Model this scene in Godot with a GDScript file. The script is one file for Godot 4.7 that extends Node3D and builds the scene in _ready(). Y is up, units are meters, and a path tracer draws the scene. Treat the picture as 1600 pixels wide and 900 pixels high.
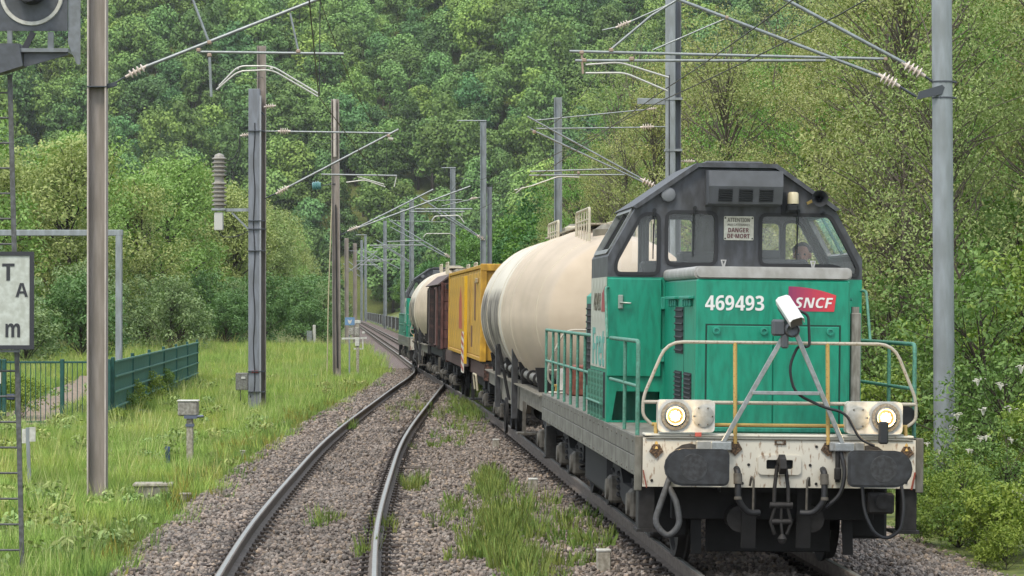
extends Node3D
# Units: metres. Rail tops lie at y = 0, the camera stands on the left track and looks along -Z.
const F := 4500.0      # focal length in photo pixels (1600 wide), from the length of the locomotive
const EYE := 2.6       # height of the lens over the rails
const HORIZON := 478.0
const GROUND := -0.38

# control points (distance, x) of the two track centre lines, read off the rails on the ground
var LEFT_TRACK := [[-30.0, 2.2], [0.0, -0.45], [10.0, -1.13], [20.0, -1.7], [27.7, -2.08], [35.0, -2.38], [46.4, -2.68], [55.0, -2.86], [64.0, -2.95], [77.0, -2.99], [94.0, -3.03], [105.0, -3.03], [115.0, -3.15], [126.0, -3.56]]
var TRAIN_TRACK := [[-30.0, 5.75], [0.0, 4.1], [27.3, 2.61], [44.0, 1.70], [64.0, 0.6], [82.0, -0.5], [95.0, -1.38], [105.0, -2.05], [116.0, -2.82], [130.0, -3.8], [156.0, -5.4], [202.0, -8.3], [366.0, -18.6], [620.0, -34.8]]

class MB:
	var v := PackedVector3Array()
	var n := PackedVector3Array()
	var c := PackedColorArray()
	var col := Color.WHITE
	func tri(a: Vector3, b: Vector3, d: Vector3, na: Vector3, nb: Vector3, nd: Vector3) -> void:
		v.append(a); n.append(na); c.append(col)
		if (b - a).cross(d - a).dot(na + nb + nd) > 0.0:
			v.append(d); n.append(nd); v.append(b); n.append(nb)
		else:
			v.append(b); n.append(nb); v.append(d); n.append(nd)
		c.append(col); c.append(col)
	func flat(a: Vector3, b: Vector3, d: Vector3, nn: Vector3) -> void:
		tri(a, b, d, nn, nn, nn)
	func quad(a: Vector3, b: Vector3, d: Vector3, e: Vector3, nn: Vector3) -> void:
		tri(a, b, d, nn, nn, nn); tri(a, d, e, nn, nn, nn)
	func box(m: Vector3, s: Vector3, bs := Basis.IDENTITY, bevel := 0.0) -> MB:
		var h := s * 0.5
		var k := minf(bevel, minf(h.x, minf(h.y, h.z)) * 0.8)
		var ax := [Vector3.RIGHT, Vector3.UP, Vector3.BACK]
		for i in 3:
			var j := (i + 1) % 3
			var l := (i + 2) % 3
			for sg in [-1.0, 1.0]:
				var o: Vector3 = ax[i] * (h[i] * sg)
				var u: Vector3 = ax[j] * (h[j] - k)
				var w: Vector3 = ax[l] * (h[l] - k)
				quad(m + bs * (o - u - w), m + bs * (o + u - w), m + bs * (o + u + w), m + bs * (o - u + w), bs * (ax[i] * sg))
				if k > 0.0:
					for sj in [-1.0, 1.0]:
						# edge between face i and face j
						var p1: Vector3 = ax[i] * (h[i] * sg) + ax[j] * ((h[j] - k) * sj)
						var p2: Vector3 = ax[i] * ((h[i] - k) * sg) + ax[j] * (h[j] * sj)
						quad(m + bs * (p1 - w), m + bs * (p1 + w), m + bs * (p2 + w), m + bs * (p2 - w), (bs * (ax[i] * sg + ax[j] * sj)).normalized())
		if k > 0.0:
			for sx in [-1.0, 1.0]:
				for sy in [-1.0, 1.0]:
					for sz in [-1.0, 1.0]:
						flat(m + bs * Vector3(h.x * sx, (h.y - k) * sy, (h.z - k) * sz), m + bs * Vector3((h.x - k) * sx, h.y * sy, (h.z - k) * sz), m + bs * Vector3((h.x - k) * sx, (h.y - k) * sy, h.z * sz), (bs * Vector3(sx, sy, sz)).normalized())
		return self
	func span(a: Vector3, b: Vector3, bevel := 0.0) -> MB:   # box between two corners
		return box((a + b) * 0.5, (b - a).abs(), Basis.IDENTITY, bevel)
	func bar(a: Vector3, b: Vector3, w: float, t: float, up := Vector3.UP, bevel := 0.0) -> MB:   # rectangular bar from a to b
		var z := (b - a).normalized()
		if absf(z.dot(up)) > 0.98:
			up = Vector3.BACK if absf(z.z) < 0.9 else Vector3.RIGHT
		var x := up.cross(z).normalized()
		var y := z.cross(x)
		return box((a + b) * 0.5, Vector3(w, t, a.distance_to(b)), Basis(x, y, z), bevel)
	func tube(p: Array, r, sides := 8, caps := true) -> MB:
		var k := p.size()
		var t0: Vector3 = (p[1] - p[0]).normalized()
		var u := t0.cross(Vector3.UP if absf(t0.y) < 0.9 else Vector3.RIGHT).normalized()
		var prev := PackedVector3Array()
		var prevn := PackedVector3Array()
		for i in k:
			var t: Vector3
			if i == 0: t = t0
			elif i == k - 1: t = (p[i] - p[i - 1]).normalized()
			else: t = ((p[i] - p[i - 1]).normalized() + (p[i + 1] - p[i]).normalized()).normalized()
			u = (u - t * u.dot(t)).normalized()
			var w := t.cross(u)
			var rr: float = r[i] if r is Array else r
			var ring := PackedVector3Array()
			var rn := PackedVector3Array()
			for s in sides:
				var a := TAU * s / sides
				var d := u * cos(a) + w * sin(a)
				rn.append(d); ring.append(p[i] + d * rr)
			if i > 0:
				for s in sides:
					var e := (s + 1) % sides
					tri(prev[s], prev[e], ring[e], prevn[s], prevn[e], rn[e])
					tri(prev[s], ring[e], ring[s], prevn[s], rn[e], rn[s])
			if caps and (i == 0 or i == k - 1):
				var nn := -t if i == 0 else t
				for s in sides:
					flat(p[i], ring[s], ring[(s + 1) % sides], nn)
			prev = ring; prevn = rn
		return self
	func cyl(a: Vector3, b: Vector3, r0: float, r1 := -1.0, sides := 12, caps := true) -> MB:
		return tube([a, b], [r0, r1 if r1 >= 0.0 else r0], sides, caps)
	func lathe(o: Vector3, axis: Vector3, prof: Array, sides := 16) -> MB:   # prof: [[along, radius], ...]; equal neighbours make a crease
		var t := axis.normalized()
		var u := t.cross(Vector3.UP if absf(t.y) < 0.9 else Vector3.RIGHT).normalized()
		var w := t.cross(u)
		for i in prof.size() - 1:
			var a0: float = prof[i][0]
			var r0: float = prof[i][1]
			var a1: float = prof[i + 1][0]
			var r1: float = prof[i + 1][1]
			if is_equal_approx(a0, a1) and is_equal_approx(r0, r1):
				continue
			var seg := Vector2(a1 - a0, r1 - r0).normalized()
			var n0 := seg
			var n1 := seg
			if i > 0:
				var q := Vector2(a0 - prof[i - 1][0], r0 - prof[i - 1][1]).normalized()
				if q.dot(seg) > 0.75: n0 = (seg + q).normalized()
			if i < prof.size() - 2:
				var q2 := Vector2(prof[i + 2][0] - a1, prof[i + 2][1] - r1).normalized()
				if q2.dot(seg) > 0.75: n1 = (seg + q2).normalized()
			for s in sides:
				var d0 := u * cos(TAU * s / sides) + w * sin(TAU * s / sides)
				var d1 := u * cos(TAU * (s + 1) / sides) + w * sin(TAU * (s + 1) / sides)
				var A := o + t * a0 + d0 * r0
				var B := o + t * a0 + d1 * r0
				var C := o + t * a1 + d1 * r1
				var D := o + t * a1 + d0 * r1
				var nA := d0 * n0.x - t * n0.y
				var nB := d1 * n0.x - t * n0.y
				var nC := d1 * n1.x - t * n1.y
				var nD := d0 * n1.x - t * n1.y
				if r0 > 1e-5: tri(A, B, C, nA, nB, nC)
				if r1 > 1e-5: tri(A, C, D, nA, nC, nD)
		return self
	func prism(poly: PackedVector2Array, o: Vector3, u: Vector3, w: Vector3, dep: Vector3) -> MB:   # polygon in the plane (u, w), pushed along dep
		var nn := dep.normalized()
		var ids := Geometry2D.triangulate_polygon(poly)
		for i in range(0, ids.size(), 3):
			var a := o + u * poly[ids[i]].x + w * poly[ids[i]].y
			var b := o + u * poly[ids[i + 1]].x + w * poly[ids[i + 1]].y
			var d := o + u * poly[ids[i + 2]].x + w * poly[ids[i + 2]].y
			flat(a, b, d, -nn)
			flat(a + dep, b + dep, d + dep, nn)
		var ccw := not Geometry2D.is_polygon_clockwise(poly)
		_walls(poly, o, u, w, dep, 1.0 if ccw else -1.0)
		return self
	func _walls(poly: PackedVector2Array, o: Vector3, u: Vector3, w: Vector3, dep: Vector3, sg: float) -> void:
		for i in poly.size():
			var a2 := poly[i]
			var b2 := poly[(i + 1) % poly.size()]
			var e := b2 - a2
			var nn := (u * e.y - w * e.x).normalized() * sg
			var a := o + u * a2.x + w * a2.y
			var b := o + u * b2.x + w * b2.y
			quad(a, b, b + dep, a + dep, nn)
	func plate(outer: PackedVector2Array, holes: Array, o: Vector3, u: Vector3, w: Vector3, dep: Vector3) -> MB:   # the same with openings
		var cuts := [-1e3]
		for hl in holes:
			var mx := 0.0
			for q in hl: mx += q.x / hl.size()
			cuts.append(mx)
		cuts.append(1e3)
		cuts.sort()
		var nn := dep.normalized()
		for k in cuts.size() - 1:
			var strip := PackedVector2Array([Vector2(cuts[k], -1e3), Vector2(cuts[k + 1], -1e3), Vector2(cuts[k + 1], 1e3), Vector2(cuts[k], 1e3)])
			var pieces := Geometry2D.intersect_polygons(outer, strip)
			for hl in holes:
				var nxt: Array[PackedVector2Array] = []
				for pc in pieces:
					nxt.append_array(Geometry2D.clip_polygons(pc, hl))
				pieces = nxt
			for pc in pieces:
				var ids := Geometry2D.triangulate_polygon(pc)
				for i in range(0, ids.size(), 3):
					var a := o + u * pc[ids[i]].x + w * pc[ids[i]].y
					var b := o + u * pc[ids[i + 1]].x + w * pc[ids[i + 1]].y
					var d := o + u * pc[ids[i + 2]].x + w * pc[ids[i + 2]].y
					flat(a, b, d, -nn)
					flat(a + dep, b + dep, d + dep, nn)
		_walls(outer, o, u, w, dep, -1.0 if Geometry2D.is_polygon_clockwise(outer) else 1.0)
		for hl in holes:
			_walls(hl, o, u, w, dep, 1.0 if Geometry2D.is_polygon_clockwise(hl) else -1.0)
		return self
	func mesh() -> ArrayMesh:
		var am := ArrayMesh.new()
		var arr := []
		arr.resize(Mesh.ARRAY_MAX)
		arr[Mesh.ARRAY_VERTEX] = v
		arr[Mesh.ARRAY_NORMAL] = n
		arr[Mesh.ARRAY_COLOR] = c
		am.add_surface_from_arrays(Mesh.PRIMITIVE_TRIANGLES, arr)
		return am

static func rrect(x0: float, y0: float, x1: float, y1: float, r: float, k := 4) -> PackedVector2Array:
	var out := PackedVector2Array()
	for q in [[x1 - r, y0 + r, -PI / 2], [x1 - r, y1 - r, 0.0], [x0 + r, y1 - r, PI / 2], [x0 + r, y0 + r, PI]]:
		for i in k + 1:
			var a: float = q[2] + PI / 2 * i / k
			out.append(Vector2(q[0] + cos(a) * r, q[1] + sin(a) * r))
	return out

static func rounded(poly: PackedVector2Array, r: float, k := 4) -> PackedVector2Array:   # rounds the corners of a convex outline
	var out := PackedVector2Array()
	for i in poly.size():
		var p := poly[i]
		var a := (poly[i - 1] - p).normalized()
		var b := (poly[(i + 1) % poly.size()] - p).normalized()
		var cut := minf(r, minf(p.distance_to(poly[i - 1]), p.distance_to(poly[(i + 1) % poly.size()])) * 0.45)
		for j in k + 1:
			var t := float(j) / k
			out.append((p + a * cut).lerp(p, t).lerp(p.lerp(p + b * cut, t), t))
	return out

static func grown(poly: PackedVector2Array, by: float) -> PackedVector2Array:
	return Geometry2D.offset_polygon(poly, by, Geometry2D.JOIN_MITER)[0]

func Q(px: float, py: float, d: float) -> Vector3:   # the point at distance d that the photo shows at that pixel
	return Vector3((px - 800.0) / F * d, EYE + (HORIZON - py) / F * d, -d)

func on_ground(px: float, py: float, h := GROUND) -> Vector3:   # where that pixel's ray meets the ground
	var d := (EYE - h) * F / (py - HORIZON)
	return Vector3((px - 800.0) / F * d, h, -d)

func along(pts: Array, d: float) -> float:
	var i := 0
	while i < pts.size() - 2 and d > pts[i + 1][0]:
		i += 1
	var p0: Array = pts[maxi(i - 1, 0)]
	var p1: Array = pts[i]
	var p2: Array = pts[i + 1]
	var p3: Array = pts[mini(i + 2, pts.size() - 1)]
	var h: float = p2[0] - p1[0]
	var m1: float = (p2[1] - p0[1]) / (p2[0] - p0[0])
	var m2: float = (p3[1] - p1[1]) / (p3[0] - p1[0])
	var t: float = (d - p1[0]) / h
	var t2 := t * t
	var t3 := t2 * t
	return (2 * t3 - 3 * t2 + 1) * p1[1] + (t3 - 2 * t2 + t) * h * m1 + (-2 * t3 + 3 * t2) * p2[1] + (t3 - t2) * h * m2

func lx(d: float) -> float: return along(LEFT_TRACK, d)
func tx(d: float) -> float: return along(TRAIN_TRACK, d)

# ---------- nodes ----------
var taken := {}
func numbered(called: String) -> String:
	taken[called] = taken.get(called, -1) + 1
	return called if taken[called] == 0 else "%s_%03d" % [called, taken[called]]

func tag(o: Node, label: String, category: String, group := "") -> Node:
	o.set_meta("label", label); o.set_meta("category", category)
	if group: o.set_meta("group", group)
	return o

func thing(called: String, label: String, category: String, at := Vector3.ZERO, turn := 0.0, group := "") -> Node3D:
	var o := Node3D.new()
	o.name = numbered(called)
	add_child(o)
	o.position = at; o.rotation.y = turn
	tag(o, label, category, group)
	return o

func part(parent: Node, called: String, mb, m: Material, at := Vector3.ZERO) -> MeshInstance3D:
	var o := MeshInstance3D.new()
	o.name = called if parent != self else numbered(called)
	o.mesh = mb.mesh() if mb is MB else mb
	o.material_override = m
	o.position = at
	parent.add_child(o, true)
	return o

func structure(called: String, mb, m: Material, parent: Node = self) -> MeshInstance3D:
	var o := part(parent, called, mb, m)
	o.set_meta("kind", "structure")
	return o

func copy(o: Node3D, label := "") -> Node3D:
	var r: Node3D = o.duplicate()
	r.name = numbered(o.get_meta("base_name") if o.has_meta("base_name") else str(o.name).rstrip("0123456789_"))
	add_child(r)
	if label: r.set_meta("label", label)
	return r

func lettering(parent: Node, called: String, s: String, h: float, at: Vector3, m: Material, bs := Basis.IDENTITY, weight := 700, face := "Droid Sans", width := 0.0) -> MeshInstance3D:
	var f := SystemFont.new()
	f.font_names = PackedStringArray([face])
	f.font_weight = weight
	var t := TextMesh.new()
	t.font = f; t.text = s; t.font_size = 64; t.depth = 0.02; t.pixel_size = 0.01
	t.curve_step = 1.0
	var o := MeshInstance3D.new()
	o.name = called; o.mesh = t; o.material_override = m
	parent.add_child(o, true)
	var bb := t.get_aabb()
	var k := h / bb.size.y
	var kx := width / bb.size.x if width > 0.0 else k
	o.transform = Transform3D(bs * Basis.from_scale(Vector3(kx, k, 0.25)), at)
	var mid := bb.get_center(); mid.z = bb.position.z
	o.position -= o.transform.basis * mid
	return o

# ---------- materials ----------
var tex_cache := {}
func noise_tex(key: String, seed_: int, freq: float, lo: Color, hi: Color, octaves := 5, type := FastNoiseLite.TYPE_SIMPLEX_SMOOTH, mid := 0.5, bump := false, strength := 6.0) -> NoiseTexture2D:
	if tex_cache.has(key): return tex_cache[key]
	var nz := FastNoiseLite.new()
	nz.seed = seed_; nz.frequency = freq; nz.noise_type = type
	nz.fractal_octaves = octaves
	var t := NoiseTexture2D.new()
	t.width = 512; t.height = 512; t.seamless = true; t.noise = nz
	if bump:
		t.as_normal_map = true; t.bump_strength = strength
	else:
		var g := Gradient.new()
		g.offsets = PackedFloat32Array([maxf(mid - 0.28, 0.0), minf(mid + 0.28, 1.0)])
		g.colors = PackedColorArray([lo, hi])
		t.color_ramp = g
	tex_cache[key] = t
	return t

var mats := {}
func M(key: String, c: Color, rough := 0.7, metal := 0.0, tex := "", sc := Vector3.ONE, bump := 0.0) -> StandardMaterial3D:
	if mats.has(key): return mats[key]
	var m := StandardMaterial3D.new()
	m.resource_name = key
	var lin := c.srgb_to_linear() * 0.74   # base colours for the exposure used here
	lin.a = c.a
	m.albedo_color = lin.linear_to_srgb(); m.roughness = rough; m.metallic = metal
	if tex:
		m.albedo_texture = noise_tex("grime", 3, 0.012, Color(0.76, 0.745, 0.72), Color(1, 1, 1)) if tex == "grime" else \
			noise_tex("paint", 17, 0.018, Color(0.84, 0.85, 0.84), Color(1, 1, 1), 6, FastNoiseLite.TYPE_SIMPLEX_SMOOTH, 0.38) if tex == "paint" else \
			noise_tex("soft", 9, 0.008, Color(0.89, 0.885, 0.87), Color(1, 1, 1)) if tex == "soft" else \
			noise_tex("rust", 5, 0.02, Color(0.55, 0.42, 0.33), Color(1, 1, 1), 6, FastNoiseLite.TYPE_SIMPLEX_SMOOTH, 0.055) if tex == "rust" else \
			noise_tex("heavy", 12, 0.02, Color(0.35, 0.33, 0.31), Color(1, 1, 1), 6)
		m.uv1_triplanar = true
		m.uv1_scale = sc
	if bump > 0.0:
		m.normal_enabled = true
		m.normal_texture = noise_tex("bumps", 21, 0.05, Color.BLACK, Color.WHITE, 4, FastNoiseLite.TYPE_SIMPLEX_SMOOTH, 0.5, true, 4.0)
		m.normal_scale = bump
		m.uv1_triplanar = true
		m.uv1_scale = sc
	mats[key] = m
	return m

func leaf_mat(key: String, back := 0.35) -> StandardMaterial3D:
	if mats.has(key): return mats[key]
	var m := StandardMaterial3D.new()
	m.resource_name = key
	m.vertex_color_use_as_albedo = true
	m.roughness = 0.6
	m.metallic_specular = 0.3
	m.cull_mode = BaseMaterial3D.CULL_DISABLED
	m.backlight_enabled = true
	m.backlight = Color(0.30, 0.38, 0.10) * (back / 0.35)
	mats[key] = m
	return m

func hexc(s: String) -> Color: return Color.html(s)

func _ready() -> void:
	# camera, sky, sun, exposure
	var cam := Camera3D.new()
	cam.name = "camera"
	cam.position = Vector3(0, EYE, 0)
	cam.rotation.x = atan((HORIZON - 450.0) / F)
	cam.fov = rad_to_deg(2.0 * atan(450.0 / F))
	cam.near = 0.5
	cam.far = 3000.0
	add_child(cam)
	cam.current = true
	var env := Environment.new()
	var sky := Sky.new()
	var ps := ProceduralSkyMaterial.new()
	ps.sky_top_color = Color(0.80, 0.84, 0.90)
	ps.sky_horizon_color = Color(0.88, 0.90, 0.92)
	ps.ground_horizon_color = Color(0.45, 0.47, 0.42)
	ps.ground_bottom_color = Color(0.30, 0.32, 0.27)
	ps.sky_curve = 0.2
	ps.sun_angle_max = 0.0
	sky.sky_material = ps
	env.background_mode = Environment.BG_SKY
	env.sky = sky
	env.background_energy_multiplier = 1.0
	env.tonemap_mode = Environment.TONE_MAPPER_LINEAR
	env.tonemap_exposure = 2.3
	env.sdfgi_enabled = true
	env.ssao_enabled = true
	env.ssil_enabled = true
	env.fog_enabled = true
	env.fog_density = 0.00007
	env.fog_light_color = Color(0.84, 0.86, 0.86)
	var we := WorldEnvironment.new()
	we.name = "environment"
	we.environment = env
	add_child(we)
	var sun := DirectionalLight3D.new()
	sun.name = "sun"
	sun.light_color = Color(1.0, 0.97, 0.92)
	sun.light_energy = 0.45
	sun.light_angular_distance = 20.0
	sun.shadow_enabled = true
	sun.rotation_degrees = Vector3(-58, -28, 0)
	add_child(sun)
	make_ground()
	make_ballast()
	make_tracks()
	make_forest()
	make_trees()
	make_train()
	make_overhead()
	make_lineside()
	make_stones()
	make_grass()

# ---------- ground, ballast, tracks ----------
var land_noise := FastNoiseLite.new()

func ground_h(x: float, d: float) -> float:
	var h := GROUND
	var s := x - (tx(clampf(d, -30.0, 620.0)) + 3.6)
	if s > 0.0:
		h += 0.24 * minf(s, 40.0) * minf(s / 3.0, 1.0)
	var l := -9.0 - x - maxf(0.0, (d - 60.0) * 0.03)
	if l > 0.0:
		h += 0.02 * minf(l, 20.0)
	if d > 600.0:
		h += 0.5 * (d - 600.0) * minf((d - 600.0) / 40.0, 1.0)
	if s > 0.5 or l > -4.0:
		h += land_noise.get_noise_2d(x * 4.0, d * 4.0) * 0.12
	return h

func make_ground() -> void:
	land_noise.seed = 4; land_noise.frequency = 0.03
	var xs := [-420.0, -300.0, -220.0, -160.0, -120.0, -90.0, -70.0, -56.0, -46.0, -38.0, -32.0, -27.0, -23.0]
	var x := -20.0
	while x < 24.0:
		xs.append(x); x += 1.0
	xs.append_array([24.0, 27.0, 31.0, 36.0, 42.0, 50.0, 60.0, 75.0, 95.0, 120.0, 160.0, 220.0, 300.0, 420.0])
	var ds := []
	var d := -30.0
	while d < 130.0:
		ds.append(d); d += 2.0
	while d < 300.0:
		ds.append(d); d += 6.0
	while d <= 980.0:
		ds.append(d); d += 16.0
	var st := SurfaceTool.new()
	st.begin(Mesh.PRIMITIVE_TRIANGLES)
	st.set_smooth_group(0)
	for j in ds.size():
		for i in xs.size():
			st.add_vertex(Vector3(xs[i], ground_h(xs[i], ds[j]), -ds[j]))
	var w := xs.size()
	for j in ds.size() - 1:
		for i in w - 1:
			var a := j * w + i
			for k in [a, a + w, a + w + 1, a, a + w + 1, a + 1]:
				st.add_index(k)
	st.generate_normals()
	var m := StandardMaterial3D.new()
	m.resource_name = "meadow_soil"
	m.albedo_texture = noise_tex("soil", 31, 0.015, Color(0.30, 0.34, 0.16), Color(0.43, 0.46, 0.22), 6)
	m.uv1_triplanar = true; m.uv1_world_triplanar = true
	m.uv1_scale = Vector3.ONE * 0.31
	m.roughness = 1.0
	structure("ground", st.commit(), m)

func bed_left(d: float) -> float:
	return minf(lx(minf(d, 126.0)), tx(d) + 0.0) - 1.95 if d < 126.0 else tx(d) - 2.0

func bed_h(x: float, d: float) -> float:   # top of the ballast
	var xl := bed_left(d)
	var xr := tx(d) + 2.0
	if x < xl: return maxf(-0.21 - (xl - x) * 0.45, GROUND - 0.04)
	if x > xr: return maxf(-0.22 - (x - xr) * 0.2, GROUND - 0.03)
	var h := -0.205
	for k in 2:
		if k == 0 and d > 126.0: continue
		var o := absf(x - (lx(d) if k == 0 else tx(d)))
		if o < 0.5: h = -0.165
		elif o < 1.0: h = minf(h, -0.215) if h < -0.18 else h
	return h + land_noise.get_noise_2d(x * 30.0, d * 30.0) * 0.03

func make_ballast() -> void:
	var mb := MB.new()
	var ds := []
	var d := -10.0
	while d < 130.0:
		ds.append(d); d += 0.8
	while d < 620.0:
		ds.append(d); d += 6.0
	var prev := []
	for dd in ds:
		var xl := bed_left(dd) - 0.5
		var xr := tx(dd) + 3.2
		var row := []
		var k := 46
		for i in k + 1:
			var x := lerpf(xl, xr, float(i) / k)
			row.append(Vector3(x, bed_h(x, dd), -dd))
		if prev:
			for i in k:
				var nn: Vector3 = (row[i] - prev[i]).cross(prev[i + 1] - prev[i]).normalized()
				if nn.y < 0.0: nn = -nn
				mb.quad(prev[i], prev[i + 1], row[i + 1], row[i], nn)
		prev = row
	var m := StandardMaterial3D.new()
	m.resource_name = "ballast_bed"
	m.albedo_texture = noise_tex("gravel", 41, 0.09, Color(0.29, 0.25, 0.235), Color(0.58, 0.515, 0.485), 3, FastNoiseLite.TYPE_CELLULAR, 0.45)
	m.normal_enabled = true
	m.normal_texture = noise_tex("gravel_n", 41, 0.09, Color.BLACK, Color.WHITE, 2, FastNoiseLite.TYPE_CELLULAR, 0.5, true, 14.0)
	m.uv1_triplanar = true; m.uv1_world_triplanar = true
	m.uv1_scale = Vector3.ONE * 0.8
	m.roughness = 0.95
	structure("ballast_bed", mb, m)

func rock(rng: RandomNumberGenerator) -> ArrayMesh:
	var t := (1.0 + sqrt(5.0)) / 2.0
	var p := [Vector3(-1, t, 0), Vector3(1, t, 0), Vector3(-1, -t, 0), Vector3(1, -t, 0), Vector3(0, -1, t), Vector3(0, 1, t), Vector3(0, -1, -t), Vector3(0, 1, -t), Vector3(t, 0, -1), Vector3(t, 0, 1), Vector3(-t, 0, -1), Vector3(-t, 0, 1)]
	var f := [0, 11, 5, 0, 5, 1, 0, 1, 7, 0, 7, 10, 0, 10, 11, 1, 5, 9, 5, 11, 4, 11, 10, 2, 10, 7, 6, 7, 1, 8, 3, 9, 4, 3, 4, 2, 3, 2, 6, 3, 6, 8, 3, 8, 9, 4, 9, 5, 2, 4, 11, 6, 2, 10, 8, 6, 7, 9, 8, 1]
	for i in 12:
		p[i] = p[i].normalized() * 0.5 * rng.randf_range(0.62, 1.25) * Vector3(1.0, 0.75, 0.85)
	var mb := MB.new()
	for i in range(0, 60, 3):
		var a: Vector3 = p[f[i]]
		var b: Vector3 = p[f[i + 1]]
		var c: Vector3 = p[f[i + 2]]
		var nn := (b - a).cross(c - a).normalized()
		if nn.dot(a + b + c) < 0.0: nn = -nn
		mb.flat(a, b, c, nn)
	return mb.mesh()

func multi(parent: Node, called: String, mesh: Mesh, m: Material, xf: Array, cols: Array) -> MultiMeshInstance3D:
	var mm := MultiMesh.new()
	mm.transform_format = MultiMesh.TRANSFORM_3D
	mm.use_colors = cols.size() > 0
	mm.mesh = mesh
	mm.instance_count = xf.size()
	for i in xf.size():
		mm.set_instance_transform(i, xf[i])
		if cols.size(): mm.set_instance_color(i, cols[i])
	var o := MultiMeshInstance3D.new()
	o.name = called if parent != self else numbered(called)
	o.multimesh = mm
	o.material_override = m
	parent.add_child(o, true)
	o.set_meta("kind", "stuff")
	return o

func make_stones() -> void:
	var rng := RandomNumberGenerator.new()
	rng.seed = 77
	var host := Node3D.new()
	host.name = "ballast_stones"
	add_child(host)
	tag(host, "pinkish grey crushed stone ballast heaped round the rails", "ballast")
	host.set_meta("kind", "stuff")
	var m := M("stone", Color.WHITE, 0.9)
	m.vertex_color_use_as_albedo = true
	var xf := [[], [], [], []]
	var cs := [[], [], [], []]
	var d := 22.0
	while d < 128.0:
		var step := 1.0
		var dens := 400.0 if d < 45.0 else 270.0 if d < 62.0 else 130.0 if d < 90.0 else 70.0
		var xl := bed_left(d) - 0.5
		var xr := tx(d) + 3.1
		var wid := xr - xl
		for i in int(dens * wid * step):
			var x := rng.randf_range(xl, xr)
			var dd := d + rng.randf() * step
			var o1 := x - lx(dd)
			var o2 := x - tx(dd)
			var near_rail := absf(absf(o1) - 0.75) < 0.09 or absf(absf(o2) - 0.75) < 0.09
			if near_rail: continue
			var by_rail := absf(absf(o1) - 0.75) < 0.27 or absf(absf(o2) - 0.75) < 0.27
			if by_rail and fposmod(dd - 22.0 + 0.13, 0.6) < 0.26 and rng.randf() < 0.85: continue   # sleeper ends lie bare beside the rails
			if d > 46.0 and o2 > 0.2 and d < 110.0: continue   # under the train
			if x < xl + 0.6 and rng.randf() < (xl + 0.6 - x) * 1.2: continue
			var s := rng.randf_range(0.034, 0.074) * (1.0 if d < 62.0 else 1.35)
			var k := rng.randi() % 4
			var bs := Basis.from_euler(Vector3(rng.randf() * TAU, rng.randf() * TAU, rng.randf() * TAU)).scaled(Vector3.ONE * s)
			xf[k].append(Transform3D(bs, Vector3(x, bed_h(x, dd) + s * rng.randf_range(0.0, 0.62), -dd)))
			var t := rng.randf()
			var g := rng.randf_range(0.42, 1.5) * (1.35 if rng.randf() < 0.06 else 1.0)
			var c := Color(0.285, 0.23, 0.195).lerp(Color(0.23, 0.207, 0.188), t)
			if rng.randf() < 0.16: c = Color(0.30, 0.235, 0.18)
			var dirt := land_noise.get_noise_2d(x * 26.0, dd * 7.0)
			if absf(o1) < 0.7 or absf(o2) < 0.9: g *= 0.86 + 0.3 * dirt   # oil and brake dust in the track bed
			else: g *= 1.0 + 0.22 * dirt
			cs[k].append(Color(c.r * g, c.g * g * 0.985, c.b * g * 0.95))
		d += step
	for k in 4:
		multi(host, "stone_heap", rock(rng), m, xf[k], cs[k])

func sweep(mb: MB, path: Array, prof: PackedVector2Array) -> MB:   # profile (across, up) carried along a level path
	var rings := []
	for i in path.size():
		var t: Vector3 = (path[mini(i + 1, path.size() - 1)] - path[maxi(i - 1, 0)]).normalized()
		var r := t.cross(Vector3.UP).normalized()
		var ring := []
		for q in prof: ring.append(path[i] + r * q.x + Vector3.UP * q.y)
		rings.append([ring, r])
	for i in path.size() - 1:
		for k in prof.size():
			var l := (k + 1) % prof.size()
			var e := prof[l] - prof[k]
			var nn: Vector3 = (rings[i][1] * e.y - Vector3.UP * e.x).normalized()
			mb.quad(rings[i][0][k], rings[i][0][l], rings[i + 1][0][l], rings[i + 1][0][k], nn)
	return mb

func rail_path(pts: Array, off: float, d0: float, d1: float) -> Array:
	var out := []
	var d := d0
	while d <= d1 + 0.01:
		var slope := (along(pts, d + 0.5) - along(pts, d - 0.5))
		var side := Vector3(1, 0, -slope * -1.0).normalized()   # right of the heading
		out.append(Vector3(along(pts, d), 0, -d) + Vector3(side.x, 0, side.z) * off)
		d += 1.5 if d < 130.0 else 8.0
	return out

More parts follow.
